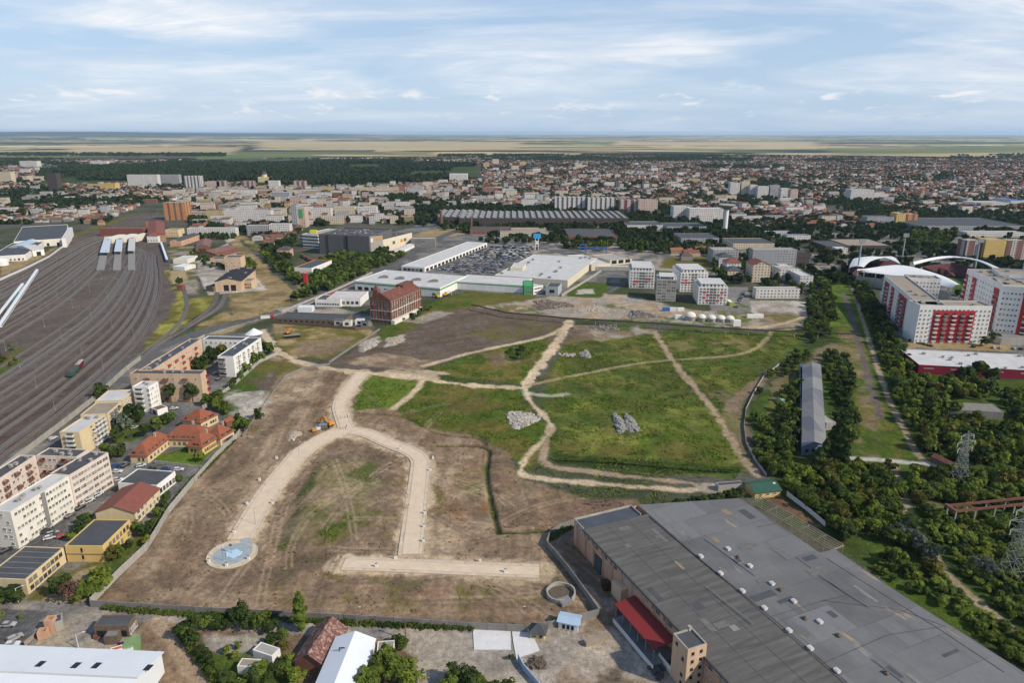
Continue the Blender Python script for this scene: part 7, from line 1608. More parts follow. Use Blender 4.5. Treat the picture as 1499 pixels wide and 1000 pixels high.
 t,p,ro=building('supermarket','lower store wing with long green stripe facing the meadow','store',rect((668,412),(766,418),(676,402),h-1),h-1,M['white'],M['roof_white'],par=.4);band(t,p,0,h-2.6,h-1.7,M['green_band'])
 t,p,ro,hh=block('bright green entrance tower at the corner of the green striped store',((767,419),(781,419),(769,411),HT(774,430,418)),M['green_band'],M['green_band'],cat='entrance',name='entrance_tower',nw=1,fl=1,style='d',ww=5,wh=3)
 block('white glazed stair block right of the green entrance tower',((781,421),(795,418),(786,412),7),M['white'],M['roof_white'],nw=3,fl=2,style='strip',ww=3.4,wh=1.6,name='stair_block',cat='stair block')
 block('pale grey green technical block between the two supermarkets',((799,420),(817,421),(801,414),HT(806,432,420)),mat('pale_grey_green',(.36,.42,.41),var=.1),M['bitumen'],name='technical_block',cat='technical block',nw=1,fl=1,style='hole',ww=5,wh=3)
 h=HT(831,420,410)
 t,p,ro,hh=block('cream supermarket with vast pale flat roof beside the full car park',((724,403.5),(831,411),(775,372),h),M['cream_clad'],M['roof_white'],name='supermarket',cat='store');vents(ro,p,h,14,(2.6,1.8,1.3),M['steel'],'roof_unit',4)
 block('cream entrance box on the north west corner of the supermarket',((747,392.5),(765,393),(749,385),h+3),M['cream_clad'],M['roof_white'],name='entrance_box',cat='entrance')
 block('cream rear wing of the supermarket stretching east',((866,388),(893,386),(862,372),h-.5),M['cream_clad'],M['roof_white'],name='store_wing',cat='store')
 block('cream and grey unloading hall east of the supermarket',((893,382),(925,379),(892,372),h-1.5),M['cream_clad'],M['concrete'],name='unloading_hall',cat='store',nw=3,fl=1,style='hole',ww=7,wh=4)
 block('long pale ramp wall building at the supermarket rear yard',(872,922,391,396,10),M['concrete'],M['roof_white'],name='rear_ramp',cat='ramp')
 x,y=G(786,366);hs=HT(786,366,342);t=thing('totem_sign','tall sky blue totem sign at the car park entrance','sign',x,y);b=MB();b.box(x-2,y,0,.8,.8,hs*.72);b.box(x+2,y,0,.8,.8,hs*.72);b.build('post',[M['white']],t);b=MB();b.box(x,y,hs*.72,10,1.2,hs*.28);b.build('sign_box',[M['sky_blue']],t);b=MB();b.box(x,y,hs*.36,4.6,.9,hs*.2);b.build('lower_panel',[M['white']],t)
 x,y=G(868,373);hs=HT(868,373,359);t=thing('entrance_portal','blue steel portal frame over the supermarket approach','portal',x,y)
 for s in(-1,-.55,1):b=MB();b.box(x+s*17,y,0,1,1,hs if s<0 else hs*.7);b.build('post',[M['blue']],t)
 b=MB();b.box(x,y,hs*.7+.01,35,1.2,1.6);b.box(x-13,y,hs+.01,9,1.3,1.2);b.build('beam',[M['blue']],t);b=MB();b.box(x-9,y,hs*.8,2.2,1.5,2.2);b.build('red_mark',[M['red_paint']],t)
 h=HT(541,374,346)
 t,p,ro,hh=block('large dark grey mall box with cars parked on its roof',((466,344),(540,347),(478,333),h),M['grey_clad'],M['asphalt'],name='shopping_mall',cat='mall',par=1.2)
 mp=p
 row(t,p[0],p[1],2,1,22,4,h*.18,3,'panel_g',18,6,force=True)
 b=MB()
 for f in(.18,.55,.57):
  q=(p[0][0]+(p[1][0]-p[0][0])*f,p[0][1]+(p[1][1]-p[0][1])*f);b.box(q[0],q[1]-.4,0,.5,.9,h+.6)
 b.build('panel_joint',[M['black']],t)['kind']='stuff'
 t,p,ro,hh=block('sandy corner panel of the mall carrying a round emblem and a red orange lettering strip',((540.5,347),(560,345),(541,339),h-.4),mat('sandy_panel',(.34,.31,.27),var=.08),M['asphalt'],name='mall_corner',cat='mall');
 e0,e1=p[0],p[1];d=sub(e1,e0);l=ln(d);
 for f,w_,z,hz,m_,nm in((.70,l*.42,h*.80,h*.10,M['orange'],'lettering_strip'),(.16,l*.16,h*.70,h*.20,M['white'],'emblem')):
  b=MB();q=(e0[0]+d[0]*f+d[1]/l*.15,e0[1]+d[1]*f-d[0]/l*.15);b.box(*q,z,w_,.3,hz,math.atan2(d[1],d[0]));b.build(nm,[m_],t)
 h2=HT(573,368,350)
 t,p,ro,hh=block('cream mall wing with a roof car park',((560.5,352),(603,341.5),(535,339),h2),M['cream_clad'],M['asphalt'],name='shopping_mall',cat='mall',par=1.0)
 mw=p
 e0,e1=p[0],p[1];d=sub(e1,e0);l=ln(d)
 for f in(.35,.62,.74):
  b=MB();q=(e0[0]+d[0]*f+d[1]/l*.15,e0[1]+d[1]*f-d[0]/l*.15);b.box(*q,h2*.5,6,.3,4,math.atan2(d[1],d[0]));b.build('wall_emblem',[M['orange']if f==.62 else M['grey_clad']],t)
 t,p,ro,hh=block('white banded parking ramp at the west end of the grey mall',((442,343),(465,344.5),(450,333),HT(445,362,343)),M['white'],M['concrete'],name='parking_ramp',cat='car park',nw=1,fl=4,style='hole',ww=34,wh=1.6)
 b=MB();q=G(459,339,hh+2);b.box(*q,hh,9,8,4);b.build('lift_tower',[mat('lime_yellow',(.55,.52,.06))],t)
 t,p,ro,hh=block('grey two storey shop row with window bands behind the mall',(602,637,350,362,16),M['concrete_dark'],M['concrete'],nw=5,fl=2,style='strip',ww=7,wh=1.8,name='shop_row',cat='shop row')
 block('tan cafe kiosk at the mall corner',(566,577,374,380,10),M['ochre'],M['roof_tan'],kind='hip',rh=2,name='kiosk',cat='kiosk')
 block('long white tent roof beside the cream mall wing',((576,372),(608,357),(570,369),4),M['white'],M['roof_white'],name='tent',cat='tent',kind='gable',rh=1.2)
 place_cars(mp,h,mw,h2)
CARS=[('white',(.68,.68,.68)),('silver',(.40,.41,.42)),('dark grey',(.07,.07,.075)),('black',(.02,.02,.022)),('red',(.42,.03,.03)),('blue',(.04,.09,.26)),('beige',(.40,.35,.27))]
def car_meshes():
 def body(bx):
  b=MB();L,W=4.3,1.75
  prof=[(-L/2,.35),(-L/2,.80),(-L/2+.15,.92),(L/2-1.15,.95),(L/2-.1,.75),(L/2,.35)]
  vs=[(x,s*W/2,z)for s in(-1,1)for x,z in prof];n=len(prof)
  b.add(vs,[[i,i+1,n+i+1,n+i][::-1]for i in range(n-1)]+[list(range(n)),[n+i for i in range(n)][::-1],[0,n,2*n-1,n-1][::-1]])
  r=[(-L/2+.75+bx,1.44),(L/2-2.0,1.46)]
  vs=[(-L/2+.2+bx*.5,-.80,.93),(L/2-1.25,-.80,.95),(L/2-1.25,.80,.95),(-L/2+.2+bx*.5,.80,.93),(r[0][0],-.66,1.44),(r[1][0],-.66,1.46),(r[1][0],.66,1.46),(r[0][0],.66,1.44)]
  c=MB();c.add(vs,[[0,1,5,4],[1,2,6,5],[2,3,7,6],[3,0,4,7]]);rf=MB();rf.add([(x,y,z+.012)for x,y,z in vs[4:]],[[0,1,2,3]]);rf.add([(x,y,z)for x,y,z in((r[0][0]-.05,-.69,1.40),(r[1][0]+.05,-.69,1.42),(r[1][0]+.05,.69,1.42),(r[0][0]-.05,.69,1.40))],[[0,1,2,3]])
  w=MB();w.tube((0,-.11,0),(0,.11,0),.33,10)
  return b.mesh('car_body',[M['car_paint']]),c.mesh('car_glass',[M['glass']]),rf.mesh('car_roof',[M['car_paint']]),w.mesh('car_wheel',[M['rubber']])
 return body(0),body(-.45)
CM=[]
def car(x,y,ang,label,colour,z=.05,group=None,var=0,full=True):
 if not CM:CM.extend(car_meshes())
 b,g,r,w=CM[var]
 t=thing('parked_car',label,'car',x,y,z,group,rz=ang)
 for nm,me in(('body',b),('window_glass',g),('roof',r)):child(nm,me,t).color=(*colour,1)
 if full:
  for sx in(-1.35,1.35):
   for sy in(-.8,.8):child('wheel',w,t,(sx,sy,.33))
def place_cars(mp,h,mw,h2):
 g=random.Random(77)
 def pick():
  i=g.choices(range(7),[22,28,22,16,3,5,5])[0];return CARS[i]
 def line(p,q,n,rz,place,skip=.1,z=.05,px=True):
  a,b=(G(*p),G(*q))if px else(p,q);d=sub(b,a);A0=math.atan2(d[1],d[0]);seen={}
  for i in range(n):
   if g.random()<skip:continue
   f=(i+.5)/n;nm,c=pick();v=g.random()<.4
   car(a[0]+d[0]*f,a[1]+d[1]*f,A0+rz+g.uniform(-.06,.06)+(math.pi if g.random()<.4 else 0),f'{nm} {"estate car" if v else "hatchback"} parked {place}',c,z,'cars parked '+place,int(v),full=True)
 near=[((28,799),.0,1,'white','under the front edge of the long white block'),((39,792),0,0,'silver','beside the long white block, by its stair shaft'),((73,789),.55,0,'white','nose in to the shrub row, leftmost'),((78,783),.55,1,'silver','nose in to the shrub row behind the white one'),((86,785),.55,0,'dark grey','between the white and the red car at the shrub row'),((93,787),.55,1,'red','at the shrub row, the only red one'),((66,779),1.2,0,'dark grey','at the foot of the white block, north of the stair shaft'),((70,775),1.2,1,'silver','at the foot of the white block, second from the shaft'),((103,757),1.2,0,'dark grey','at the kerb of the pink block, nearest the shrubs'),((118,745),1.2,1,'black','at the kerb of the pink block, in the middle'),((131,735),1.2,0,'white','at the kerb of the pink block, third along'),((144,726),1.2,1,'white','at the kerb of the pink block, farthest along'),((9,808),1.1,0,'black','at the end wall of the long white block'),((172,692),.1,0,'white','in the lot north of the grey roofed workshop, west row'),((173,704),.2,1,'white','tight against the wall of the grey roofed workshop'),((207,683),.5,1,'white','before the south wall of the school, the van like one'),((178,683),1.2,0,'blue','in the dark row at the school corner, first'),((184,683),1.2,1,'black','in the dark row at the school corner, second'),((167,684),1.2,0,'blue','in the dark row at the school corner, nearest the pink block'),((222,688),.4,0,'black','south of the school wall beside the white van like one'),((262,689),.1,1,'white','south of the school lawn by the site wall'),((243,688),.1,0,'blue','south of the school lawn, turquoise tinted'),((255,599),.3,0,'white','on the lot before the peach block'),((247,607),.3,1,'silver','on the lot beside the brown roofed lean-to'),((13,917),.1,0,'silver','in the western parking area, upper one'),((23,936),.9,1,'silver','in the western parking area beside the sandy wall'),((18,946),.2,0,'white','in the western parking area against the white shed'),((320,556),1.3,0,'black','at the end of the white block with blue grey roof'),((316,547),1.2,1,'white','inside the peach courtyard gate'),((3,776),1.3,1,'silver','behind the long white block, upper'),((5,788),1.3,0,'white','behind the long white block, lower'),((197,627),1.0,0,'silver','in the shade between the school and the silvery tree'),((191,640),1.0,1,'dark grey','beside the school north wing'),((78,643),1.2,1,'white','van like, beside the railway wall')]
 cd=dict(CARS)
 for(u,v),rz,var,nm,pl in near:car(*G(u,v),rz,f'{nm} {"estate car" if var else "hatchback"} {pl}',cd[nm],.05,'cars parked around the housing blocks',var)
 P=GP([(634,396),(716,359),(792,362),(768,380),(745,384),(722,400),(700,402)]);e=sub(G(713,357),G(622,394));L=ln(e);e=(e[0]/L,e[1]/L);n=(e[1],-e[0]);o=G(628,396);k=0;ang=math.atan2(n[1],n[0])
 rows=['first','second','third','fourth','fifth','sixth','seventh','eighth','ninth','tenth','eleventh','twelfth']
 allc=[]
 for i in range(0,90):
  s=i*7.6+(i%2)*1.2
  for j in range(0,60):
   q=8+j*2.75;x,y=o[0]+e[0]*s+n[0]*q,o[1]+e[1]*s+n[1]*q
   if inpoly(x,y,P)and g.random()<.70:allc.append((math.hypot(x,y),x,y,i))
 allc.sort()
 for d,x,y,i in allc[:190]:
  nm,c=pick();v=g.random()<.4
  car(x,y,ang+(math.pi if g.random()<.5 else 0)+math.pi*0,f'{nm} {"estate car" if v else "hatchback"} in the near half of the crowded supermarket car park',c,.05,'cars in the supermarket car park',int(v),full=False)
 b=MB();cols=[]
 for d,x,y,i in allc[190:]:
  nm,c=pick();f0=len(b.f);b.box(x,y,.35,4.2,1.75,.6,ang);b.box(x-.2,y,.953,2.2,1.5,.48,ang);cols+=[c]*(len(b.f)-f0)
 if b.v:
  ob=b.build('parked_cars',[M['attr']]);set_cols(ob.data,cols);tag(ob,'more cars filling the far half of the supermarket car park','cars',kind='stuff')
 for p,z,n_,pl in((mp,h,26,'on the roof of the dark grey mall box'),(mw,h2,22,'on the roof of the cream mall wing')):
  inn=inset(p,6);a,b_,c_,d_=inn
  for i in range(n_):
   f,q=g.random(),g.choice((.15,.4,.65,.9));x=a[0]+(b_[0]-a[0])*f+(d_[0]-a[0])*q;y=a[1]+(b_[1]-a[1])*f+(d_[1]-a[1])*q;nm,c=pick();v=g.random()<.4
   car(x,y,1.5,f'{nm} {"estate car" if v else "hatchback"} parked {pl}',c,z+.06,'cars parked '+pl,int(v),full=False)
 line((1305,492),(1365,508),9,0,'along the kerb of the red balconied block',.3);line((1076,452),(1090,425),9,1.5,'beside the new white block with red panels',.15);line((1420,508),(1499,512),8,1.5,'between the crimson store and the apartment blocks',.4)
def set_cols(me,cols):
 at_=me.color_attributes.new('Col','FLOAT_COLOR','CORNER');a=[]
 for p,c in zip(me.polygons,cols):a+=[(*c,1)]*p.loop_total
 at_.data.foreach_set('color',np.array(a,np.float32).ravel())
def build_estates():
 def newblock(lab,A_,B_,C_,vb,fl,accent,grey=False):
  h=HT((A_[0]+B_[0])/2,vb,(A_[1]+B_[1])/2);p=rect(A_,B_,C_,h)
  t,p,ro=building('apartment_block',lab,'apartment block',p,h,M['concrete']if grey else M['white'],M['roof_white'],par=.8,rim=M['white']);fh=h/(fl+.12);n=8
  a,b=p[0],p[1]
  if grey:row(t,a,b,4,fl,3.4,1.9,fh*.3,fh,'strip',.5,.5,force=True)
  else:
   mid=(3,4)
   row(t,a,b,n,fl,1.6,1.6,fh*.32,fh,'w',.6,.6,force=True,sel=lambda i,k:i not in mid)
   row(t,a,b,n,fl,2.6,1.9,fh*.2,fh,'panel_g',.6,.6,force=True,sel=lambda i,k:i in mid)
   row(t,a,b,n,fl,3.0,fh*.66,fh*.1,fh,'panel_r',.6,.6,force=True,sel=lambda i,k:((i,k)in accent))
  for e in(1,3):row(t,p[e],p[(e+1)%4],4,fl,1.4,1.5,fh*.32,fh,'w',.8,.8,.1)
  q=inset(p,2.6);w=MB();w.prism(q,h+.02,h+3.0,0,0);pt=w.build('penthouse',[M['white']if not grey else M['white_grimy']],t)
  w=MB();w.prism(inset(p,2.0),h+3.0,h+3.3,0,0,True);w.build('penthouse_roof',[M['roof_white']],pt)
  row(t,q[0],q[1],6,1,1.6,1.7,h+.8,3,'d',.5,.5,force=True)
 newblock('new white block with red crosses on its front, westernmost of the four',(922,397),(959,398),(931,386),422,6,{(1,1),(1,2),(2,2),(5,2),(6,3),(5,3)})
 newblock('unfinished grey concrete block with unglazed upper rim among the new white blocks',(962,410),(991,411),(968,403),441,7,set(),True)
 newblock('new white block with red panels near its left corner, behind the unfinished block',(997,400),(1037,400),(1003,390),427,7,{(1,4),(1,3),(0,3),(2,3)})
 newblock('new white block with scattered red panels nearest the white domes',(1023,421),(1066,422),(1029,411),446,6,{(1,4),(2,3),(1,2),(2,1),(5,3),(6,4),(6,2),(5,1)})
 b=MB();p,h=fb(1068,1074,430,448,12);t,p,ro=building('stair_annex','lime green and white stepped annex right of the red panelled block','annex',p,3.2,mat('lime_green',(.30,.42,.04)),M['white'],par=.3)
 fl=8;h=HT(1366,501,448)
 def wing(lab,A_,B_,C_,nred,n,skipw=0,cols=None,h=h,floors=fl,edges=(0,),style='balc_w'):
  p=rect(A_,B_,C_,h);t,p,ro=building('apartment_block',lab,'apartment block',p,h,M['white'],M['roof_tan'],par=1.1,rim=M['roof_white']);fh=h/(floors+.55);a,b=p[0],p[1];L=ln(sub(b,a))
  for e in edges:
   a,b=p[e],p[(e+1)%4];L=ln(sub(b,a));d=(sub(b,a)[0]/L,sub(b,a)[1]/L);nn=(d[1],-d[0])
   if e==0 and nred:
    for s0,s1 in nred:
     w=MB();q=[(a[0]+d[0]*L*s+nn[0]*o,a[1]+d[1]*L*s+nn[1]*o)for s,o in((s0,.25),(s1,.25),(s1,.02),(s0,.02))];w.prism(ccw(q),fh*.25,h-fh*.85,0,0,True);w.build('red_facade',[M['red_paint']],t)
     k=max(1,int((s1-s0)*L/5.2))
     for i in range(k):
      s=(s0+(s1-s0)*(i+.5)/k)*L
      for f in range(floors-1):
       x,y=a[0]+d[0]*s+nn[0]*.26,a[1]+d[1]*s+nn[1]*.26
       put(t,x,y,fh*(f+.45),math.atan2(d[1],d[0]),3.0,2.0,'balc_w' if i%2==0 else 'balc_g')
   for i in range(n):
    s=(i+.5)/n
    if e==0 and any(s0-.01<s<s1+.01 for s0,s1 in nred):
     put(t,a[0]+d[0]*L*s,a[1]+d[1]*L*s,fh*(floors-.5),math.atan2(d[1],d[0]),1.8,1.5,'w');continue
    for f in range(floors):put(t,a[0]+d[0]*L*s,a[1]+d[1]*L*s,fh*(f+.4),math.atan2(d[1],d[0]),1.4,1.4,'w')
  vents(ro,p,h,4,(2,2,1.2),M['concrete'],seed=len(lab));return t
 wing('eight storey white block with wide red balcony front facing the crimson store',(1347,449),(1453,450),(1372,441.5),[(.20,.78)],17)
 wing('white block wing with red framed bays facing the green corridor',(1294.5,404),(1345,447),(1326,405),[(.06,.20),(.27,.36),(.5,.72)],20)
 wing('white rear wing of the red balconied estate with a red corner',(1331,408),(1378,410),(1331,403.5),[(.05,.26)],9)
 h2=HT(1466,494,421)
 wing('tall white block with red bays beside the stadium pitch',(1416,395),(1469,419),(1444,393),[(.0,.07),(.20,.32),(.80,.98)],13,h=h2,floors=9)
 wing('tall white block cut by the right hand picture edge',(1469,421),(1545,427),(1462,407),[(.42,.9)],13,h=h2+.3,floors=9)
 wing('middle white block between the stadium and the picture edge',(1463,402),(1540,407),(1460,394),[(.4,.6)],10,h=h2+2,floors=9)
 block('long grey wall garage beside the crimson store',(1464,1520,496,505,30),M['concrete'],M['concrete_dark'],name='garage',cat='garage')
 t=thing('stadium','football stadium with three sweeping white canopies and dark red seats','stadium',*G(1380,408));
 def shell(outer,inner,zo,zi,name,m,arch=0.0):
  O,I=smooth([G(u,v,zo)for u,v in outer],k=6),smooth([G(u,v,zi)for u,v in inner],k=6);n=28
  def rs(P):
   d=[0]
   for a,b in zip(P[:-1],P[1:]):d.append(d[-1]+ln(sub(b,a)))
   return[(float(np.interp(s,d,[p[0]for p in P])),float(np.interp(s,d,[p[1]for p in P])))for s in np.linspace(0,d[-1],n)]
  O,I=rs(O),rs(I);b=MB();m_=5;vs=[]
  for i in range(n):
   f=i/(n-1);lift=arch*math.sin(math.pi*f)
   for j in range(m_):g=j/(m_-1);vs.append((O[i][0]+(I[i][0]-O[i][0])*g,O[i][1]+(I[i][1]-O[i][1])*g,zo+(zi-zo)*g+lift*g+1.5*math.sin(math.pi*g)))
  q=len(vs);vs+=[(x,y,z-.6)for x,y,z in vs];fs=[[i*m_+j,(i+1)*m_+j,(i+1)*m_+j+1,i*m_+j+1]for i in range(n-1)for j in range(m_-1)]
  b.add(vs,fs+[[q+k for k in f_][::-1]for f_ in fs]+[[i*m_,(i+1)*m_,q+(i+1)*m_,q+i*m_]for i in range(n-1)]+[[i*m_+m_-1,(i+1)*m_+m_-1,q+(i+1)*m_+m_-1,q+i*m_+m_-1]for i in range(n-1)]);b.build(name,[m],t)
  return O,I
 wm=mat('white_membrane',(.70,.70,.69),rough=.6,var=.06)
 O1,I1=shell([(1254,397),(1300,402),(1350,411),(1394,421.5)],[(1255,395.5),(1300,388.5),(1330,389.5),(1378,403),(1406,417)],15,18,'canopy',wm)
 O2,I2=shell([(1243,392),(1247,383),(1256,377),(1305,375)],[(1264,391),(1276,381),(1296,377.5),(1318,386)],14,17,'canopy',wm)
 O3,I3=shell([(1335,384),(1370,377),(1398,377),(1432,382),(1468,395),(1510,414)],[(1338,387),(1370,382),(1398,381),(1430,387),(1465,403),(1508,422)],17,15,'canopy',wm,4)
 for O_ in(O1,O2):
  for i in range(2,27,3):
   b=MB();b.beam((*O_[i],-.2),(*O_[i],14),.9,.9);b.build('column',[M['concrete']],t)
 cx,cy=G(1384,404)
 for k_,(sx,sy,z0,z1,m_)in enumerate(((1,1,0,2,M['concrete_dark']),)):pass
 def stand(P,z0,z1,depth,m_,nm):
  C_=(sum(p[0]for p in P)/len(P),sum(p[1]for p in P)/len(P));b=MB();n=len(P);steps=9
  W=[(p[0]+(cx-p[0])/max(1,math.hypot(cx-p[0],cy-p[1]))*depth,p[1]+(cy-p[1])/max(1,math.hypot(cx-p[0],cy-p[1]))*depth)for p in P]
  for i in range(n-1):
   for s in range(steps):
    f0,f1=s/steps,(s+1)/steps;lp=lambda f,k:(P[k][0]+(W[k][0]-P[k][0])*f,P[k][1]+(W[k][1]-P[k][1])*f);z=z1+(z0-z1)*f0
    b.face([(*lp(f0,i),z),(*lp(f0,i+1),z),(*lp(f1,i+1),z),(*lp(f1,i),z)]);b.face([(*lp(f1,i),z),(*lp(f1,i+1),z),(*lp(f1,i+1),z1+(z0-z1)*f1),(*lp(f1,i),z1+(z0-z1)*f1)])
   b.face([(*P[i],0),(*P[i+1],0),(*P[i+1],z1),(*P[i],z1)],1)
  b.build(nm,[m_,M['concrete']],t)
 seat=mat('dark_red_seats',(.14,.055,.06),var=.5,scale=.6,col2=(.30,.27,.26),thr=.6)
 stand(I3[2:26],1.5,11,24,seat,'seat_tier');stand(O1,1.5,10,22,seat,'seat_tier');stand(O2,1.5,9,20,seat,'seat_tier')
 b=MB();q=rectc(cx+4,cy-6,105,66,-.45);b.prism(q,-.2,.3,0,0);b.build('pitch',[mat('pitch_grass',(.05,.10,.018),var=.15)],t)
 for u,vb,vt,lab in((1253,412,356,'slim floodlight mast at the west corner of the stadium'),(1319,386,347,'pale green floodlight mast north of the stadium'),(1426,398,355,'floodlight mast behind the stadium east canopy'),(1494,412,352,'floodlight mast at the right hand picture edge')):
  x,y=G(u,vb);hm=HT(u,vb,vt);t2=thing('floodlight_mast',lab,'floodlight',x,y);b=MB();b.tube((x,y,-.2),(x,y,hm),1.0,8,0,.55);b.build('pole',[mat('pale_mast',(.36,.42,.42))],t2);b=MB();b.box(x,y-1.2,hm,6.5,.8,4.5);b.build('lamp_panel',[M['steel']],t2)
def build_town():
 FM={'W':facade_mat('panel_white',(.66,.63,.59),(.36,.35,.33)),'G':facade_mat('panel_grey',(.36,.36,.37),(.22,.22,.22)),'O':facade_mat('panel_orange',(.58,.27,.11),(.22,.20,.18),stripe=(11.0,.0,.35,(.20,.11,.08))),'B':facade_mat('panel_brown',(.24,.12,.10),(.22,.19,.17),stripe=(14.0,0,.45,(.46,.42,.38))),'C':facade_mat('panel_cream',(.62,.53,.39),(.34,.31,.27)),'Y':facade_mat('panel_yellow',(.66,.46,.16),(.28,.25,.22)),'S':facade_mat('panel_striped',(.68,.66,.64),(.28,.28,.28),bay=2.6,stripe=(9.5,.0,.42,(.10,.095,.10))),'R':facade_mat('panel_dark_red',(.22,.06,.06),(.25,.24,.23),stripe=(13.0,0,.5,(.50,.48,.46))),'D':facade_mat('works_brown',(.085,.065,.055),(.11,.105,.10),bay=5,fl=7,wx=(.15,.8),wz=(.3,.6)),'K':facade_mat('brick_works',(.24,.12,.08),(.10,.09,.09),bay=4,fl=5),'P':facade_mat('pale_pink_panel',(.58,.44,.37),(.30,.26,.24))}
 mats={'grey':M['bitumen'],'white':M['roof_white'],'tan':M['roof_tan'],'red':M['tile'],'dull':M['tile_dull'],'blue':M['blue'],'conc':M['concrete']}
 n0=0
 for spec in SPECIAL:
  u0,u1,vt,vb,dep,fk,rk,lab=spec[:8];kind=spec[8]if len(spec)>8 else 'flat';p,h=fb(u0,u1,vt,vb,dep)
  cat='apartment block' if 'block' in lab or 'tower block' in lab else 'building'
  building('apartment_block' if cat=='apartment block' else 'factory_building' if 'works' in lab or 'shed' in lab else 'town_building',lab,cat,p,h,FM[fk],mats[rk],kind,par=.8,rh=min(4,h*.4))
  if 'advert' in lab and 'green' in lab:b=MB();b.box((p[0][0]+p[1][0])/2,p[0][1]-.4,h*.5,6.5,.5,h*.42);b.build('advert_panel',[M['green_band']],bpy.data.objects[[o.name for o in bpy.data.objects if o.get('label')==lab][0]])
 p,h=fb(672,921,319.5,331,110);t,p,ro=building('factory_building','very long dark works with rows of pale sawtooth roof lights','factory',p,h,FM['D'],M['bitumen'],par=.4)
 p2,h_=fb(640,700,319,328,120);t2,p2,r2=building('factory_building','dark western bay of the sawtooth works next to the tall chimney','factory',p2,h-1.5,FM['D'],M['bitumen'],par=.4)
 for P_,R_,n in((p,ro,26),(p2,r2,6)):
  b=MB()
  for i in range(n):
   for j in range(4):
    f0,f1=(i+.1)/n,(i+.72)/n;g0,g1=.04+j*.24,.22+j*.24;B_=lambda f,g:(P_[0][0]+(P_[1][0]-P_[0][0])*f+(P_[3][0]-P_[0][0])*g,P_[0][1]+(P_[1][1]-P_[0][1])*f+(P_[3][1]-P_[0][1])*g)
    a,c,d,e=B_(f0,g0),B_(f1,g0),B_(f1,g1),B_(f0,g1);hh=h-(1.5 if R_ is r2 else 0)+.05
    b.add([(*a,hh),(*c,hh),(*d,hh),(*e,hh),(*a,hh+2.2),(*e,hh+2.2)],[[4,1,2,5],[0,1,4],[3,5,2],[0,4,5,3]])
  b.build('roof_light',[mat('pale_roof_light',(.27,.265,.25),var=.25)],R_)['kind']='stuff'
 for u,vb,vt,r,lab in((646,332,308,2.2,'tall brick chimney at the west end of the sawtooth works'),(690,334,318,1.6,'shorter brick chimney among the low brick works')):
  x,y=G(u,vb);hc=HT(u,vb,vt);t=thing('chimney_stack',lab,'chimney',x,y);b=MB();b.tube((x,y,-.2),(x,y,hc),r*1.3,10,0,r);b.build('shaft',[M['brick']],t);b=MB();b.tube((x,y,hc),(x,y,hc+1),r*1.2,10);b.build('cap',[M['concrete_dark']],t)
 x,y=G(1061,338);hc=HT(1061,338,304);t=thing('water_tower','white water tower with a wide grey bowl','water tower',x,y);b=MB();b.tube((x,y,-.2),(x,y,hc),3.6,14);b.build('shaft',[M['white']],t);b=MB();b.tube((x,y,hc-3),(x,y,hc+4),4,18,0,13);b.tube((x,y,hc+4),(x,y,hc+5),13,18);b.build('bowl',[M['concrete']],t)
 x,y=G(388,266);t=thing('domed_church','cream church with a dark dome in the town centre','church',x,y);b=MB();b.box(x,y,0,34,30,16);b.build('nave',[M['cream']],t);b=MB();b.tube((x,y,16),(x,y,24),8,14);b.build('drum',[M['cream']],t);b=MB();b.dome(x,y,24,8.6,8.6,9,0,14,5);b.build('dome',[M['bitumen']],t)
 EXP=[GP(p)for p in EXCL]
 wm=MB();wm.prism([(-.5,-.5),(.5,-.5),(.5,.5),(-.5,.5)],0,1,0,None);wme=wm.mesh('town_block_wall',[obj_facade()]);rm=MB();rm.prism([(-.505,-.505),(.505,-.505),(.505,.505),(-.505,.505)],1,1.03,0,0,True);rme=rm.mesh('town_block_roof',[M['obj_roof']])
 g=np.random.default_rng(5);BL=[]
 pal=[('white',(.62,.60,.57)),('cream',(.58,.50,.38)),('pale grey',(.42,.42,.42)),('yellow',(.50,.37,.16)),('pinkish',(.46,.33,.28)),('brick red',(.28,.13,.09))]
 sec=lambda u:'in the western quarter' if u<150 else 'north of the railway station' if u<330 else 'between station square and grey mall' if u<480 else 'behind the grey mall' if u<640 else 'behind the sawtooth works' if u<940 else 'around the water tower' if u<1130 else 'in the eastern quarter'
 row_=lambda v:'in the front rows' if v>308 else 'in the middle rows' if v>284 else 'in the rear rows'
 for(u0,u1,v0,v1,n,hh)in MIDRISE:
  k=0;tr=0
  while k<n and tr<n*20:
   tr+=1;u,v=g.uniform(u0,u1),g.uniform(v0,v1);x,y=G(u,v)
   if any(inpoly(x,y,e)for e in EXP)or any(abs(x-a)+abs(y-b)<38 for a,b,*_ in BL):continue
   L,W,hb=g.uniform(14,38),g.uniform(10,14),g.uniform(*hh);a=.17+(math.pi/2 if g.random()<.3 else 0)+g.normal()*.03;nm,c=pal[int(g.choice(6,p=[.36,.26,.16,.09,.08,.05]))];k+=1
   BL.append((x,y));t=thing('town_block',f"{'tall' if hb > 18 else 'mid rise' if hb > 12 else 'low'} {nm} {'slab' if L > 32 else 'block'} {row_(v)} {sec(u)}",'apartment block',x,y,0,'mid rise town blocks '+sec(u),rz=a)
   child('wall',wme,t,sc=(L,W,hb)).color=(*c,1);child('roof',rme,t,sc=(L,W,hb)).color=(*[(.15,.15,.15),(.24,.23,.22),(.22,.09,.06)][int(g.integers(3))],1)
 b=MB();cols=[];k=0;tr=0;FB=[]
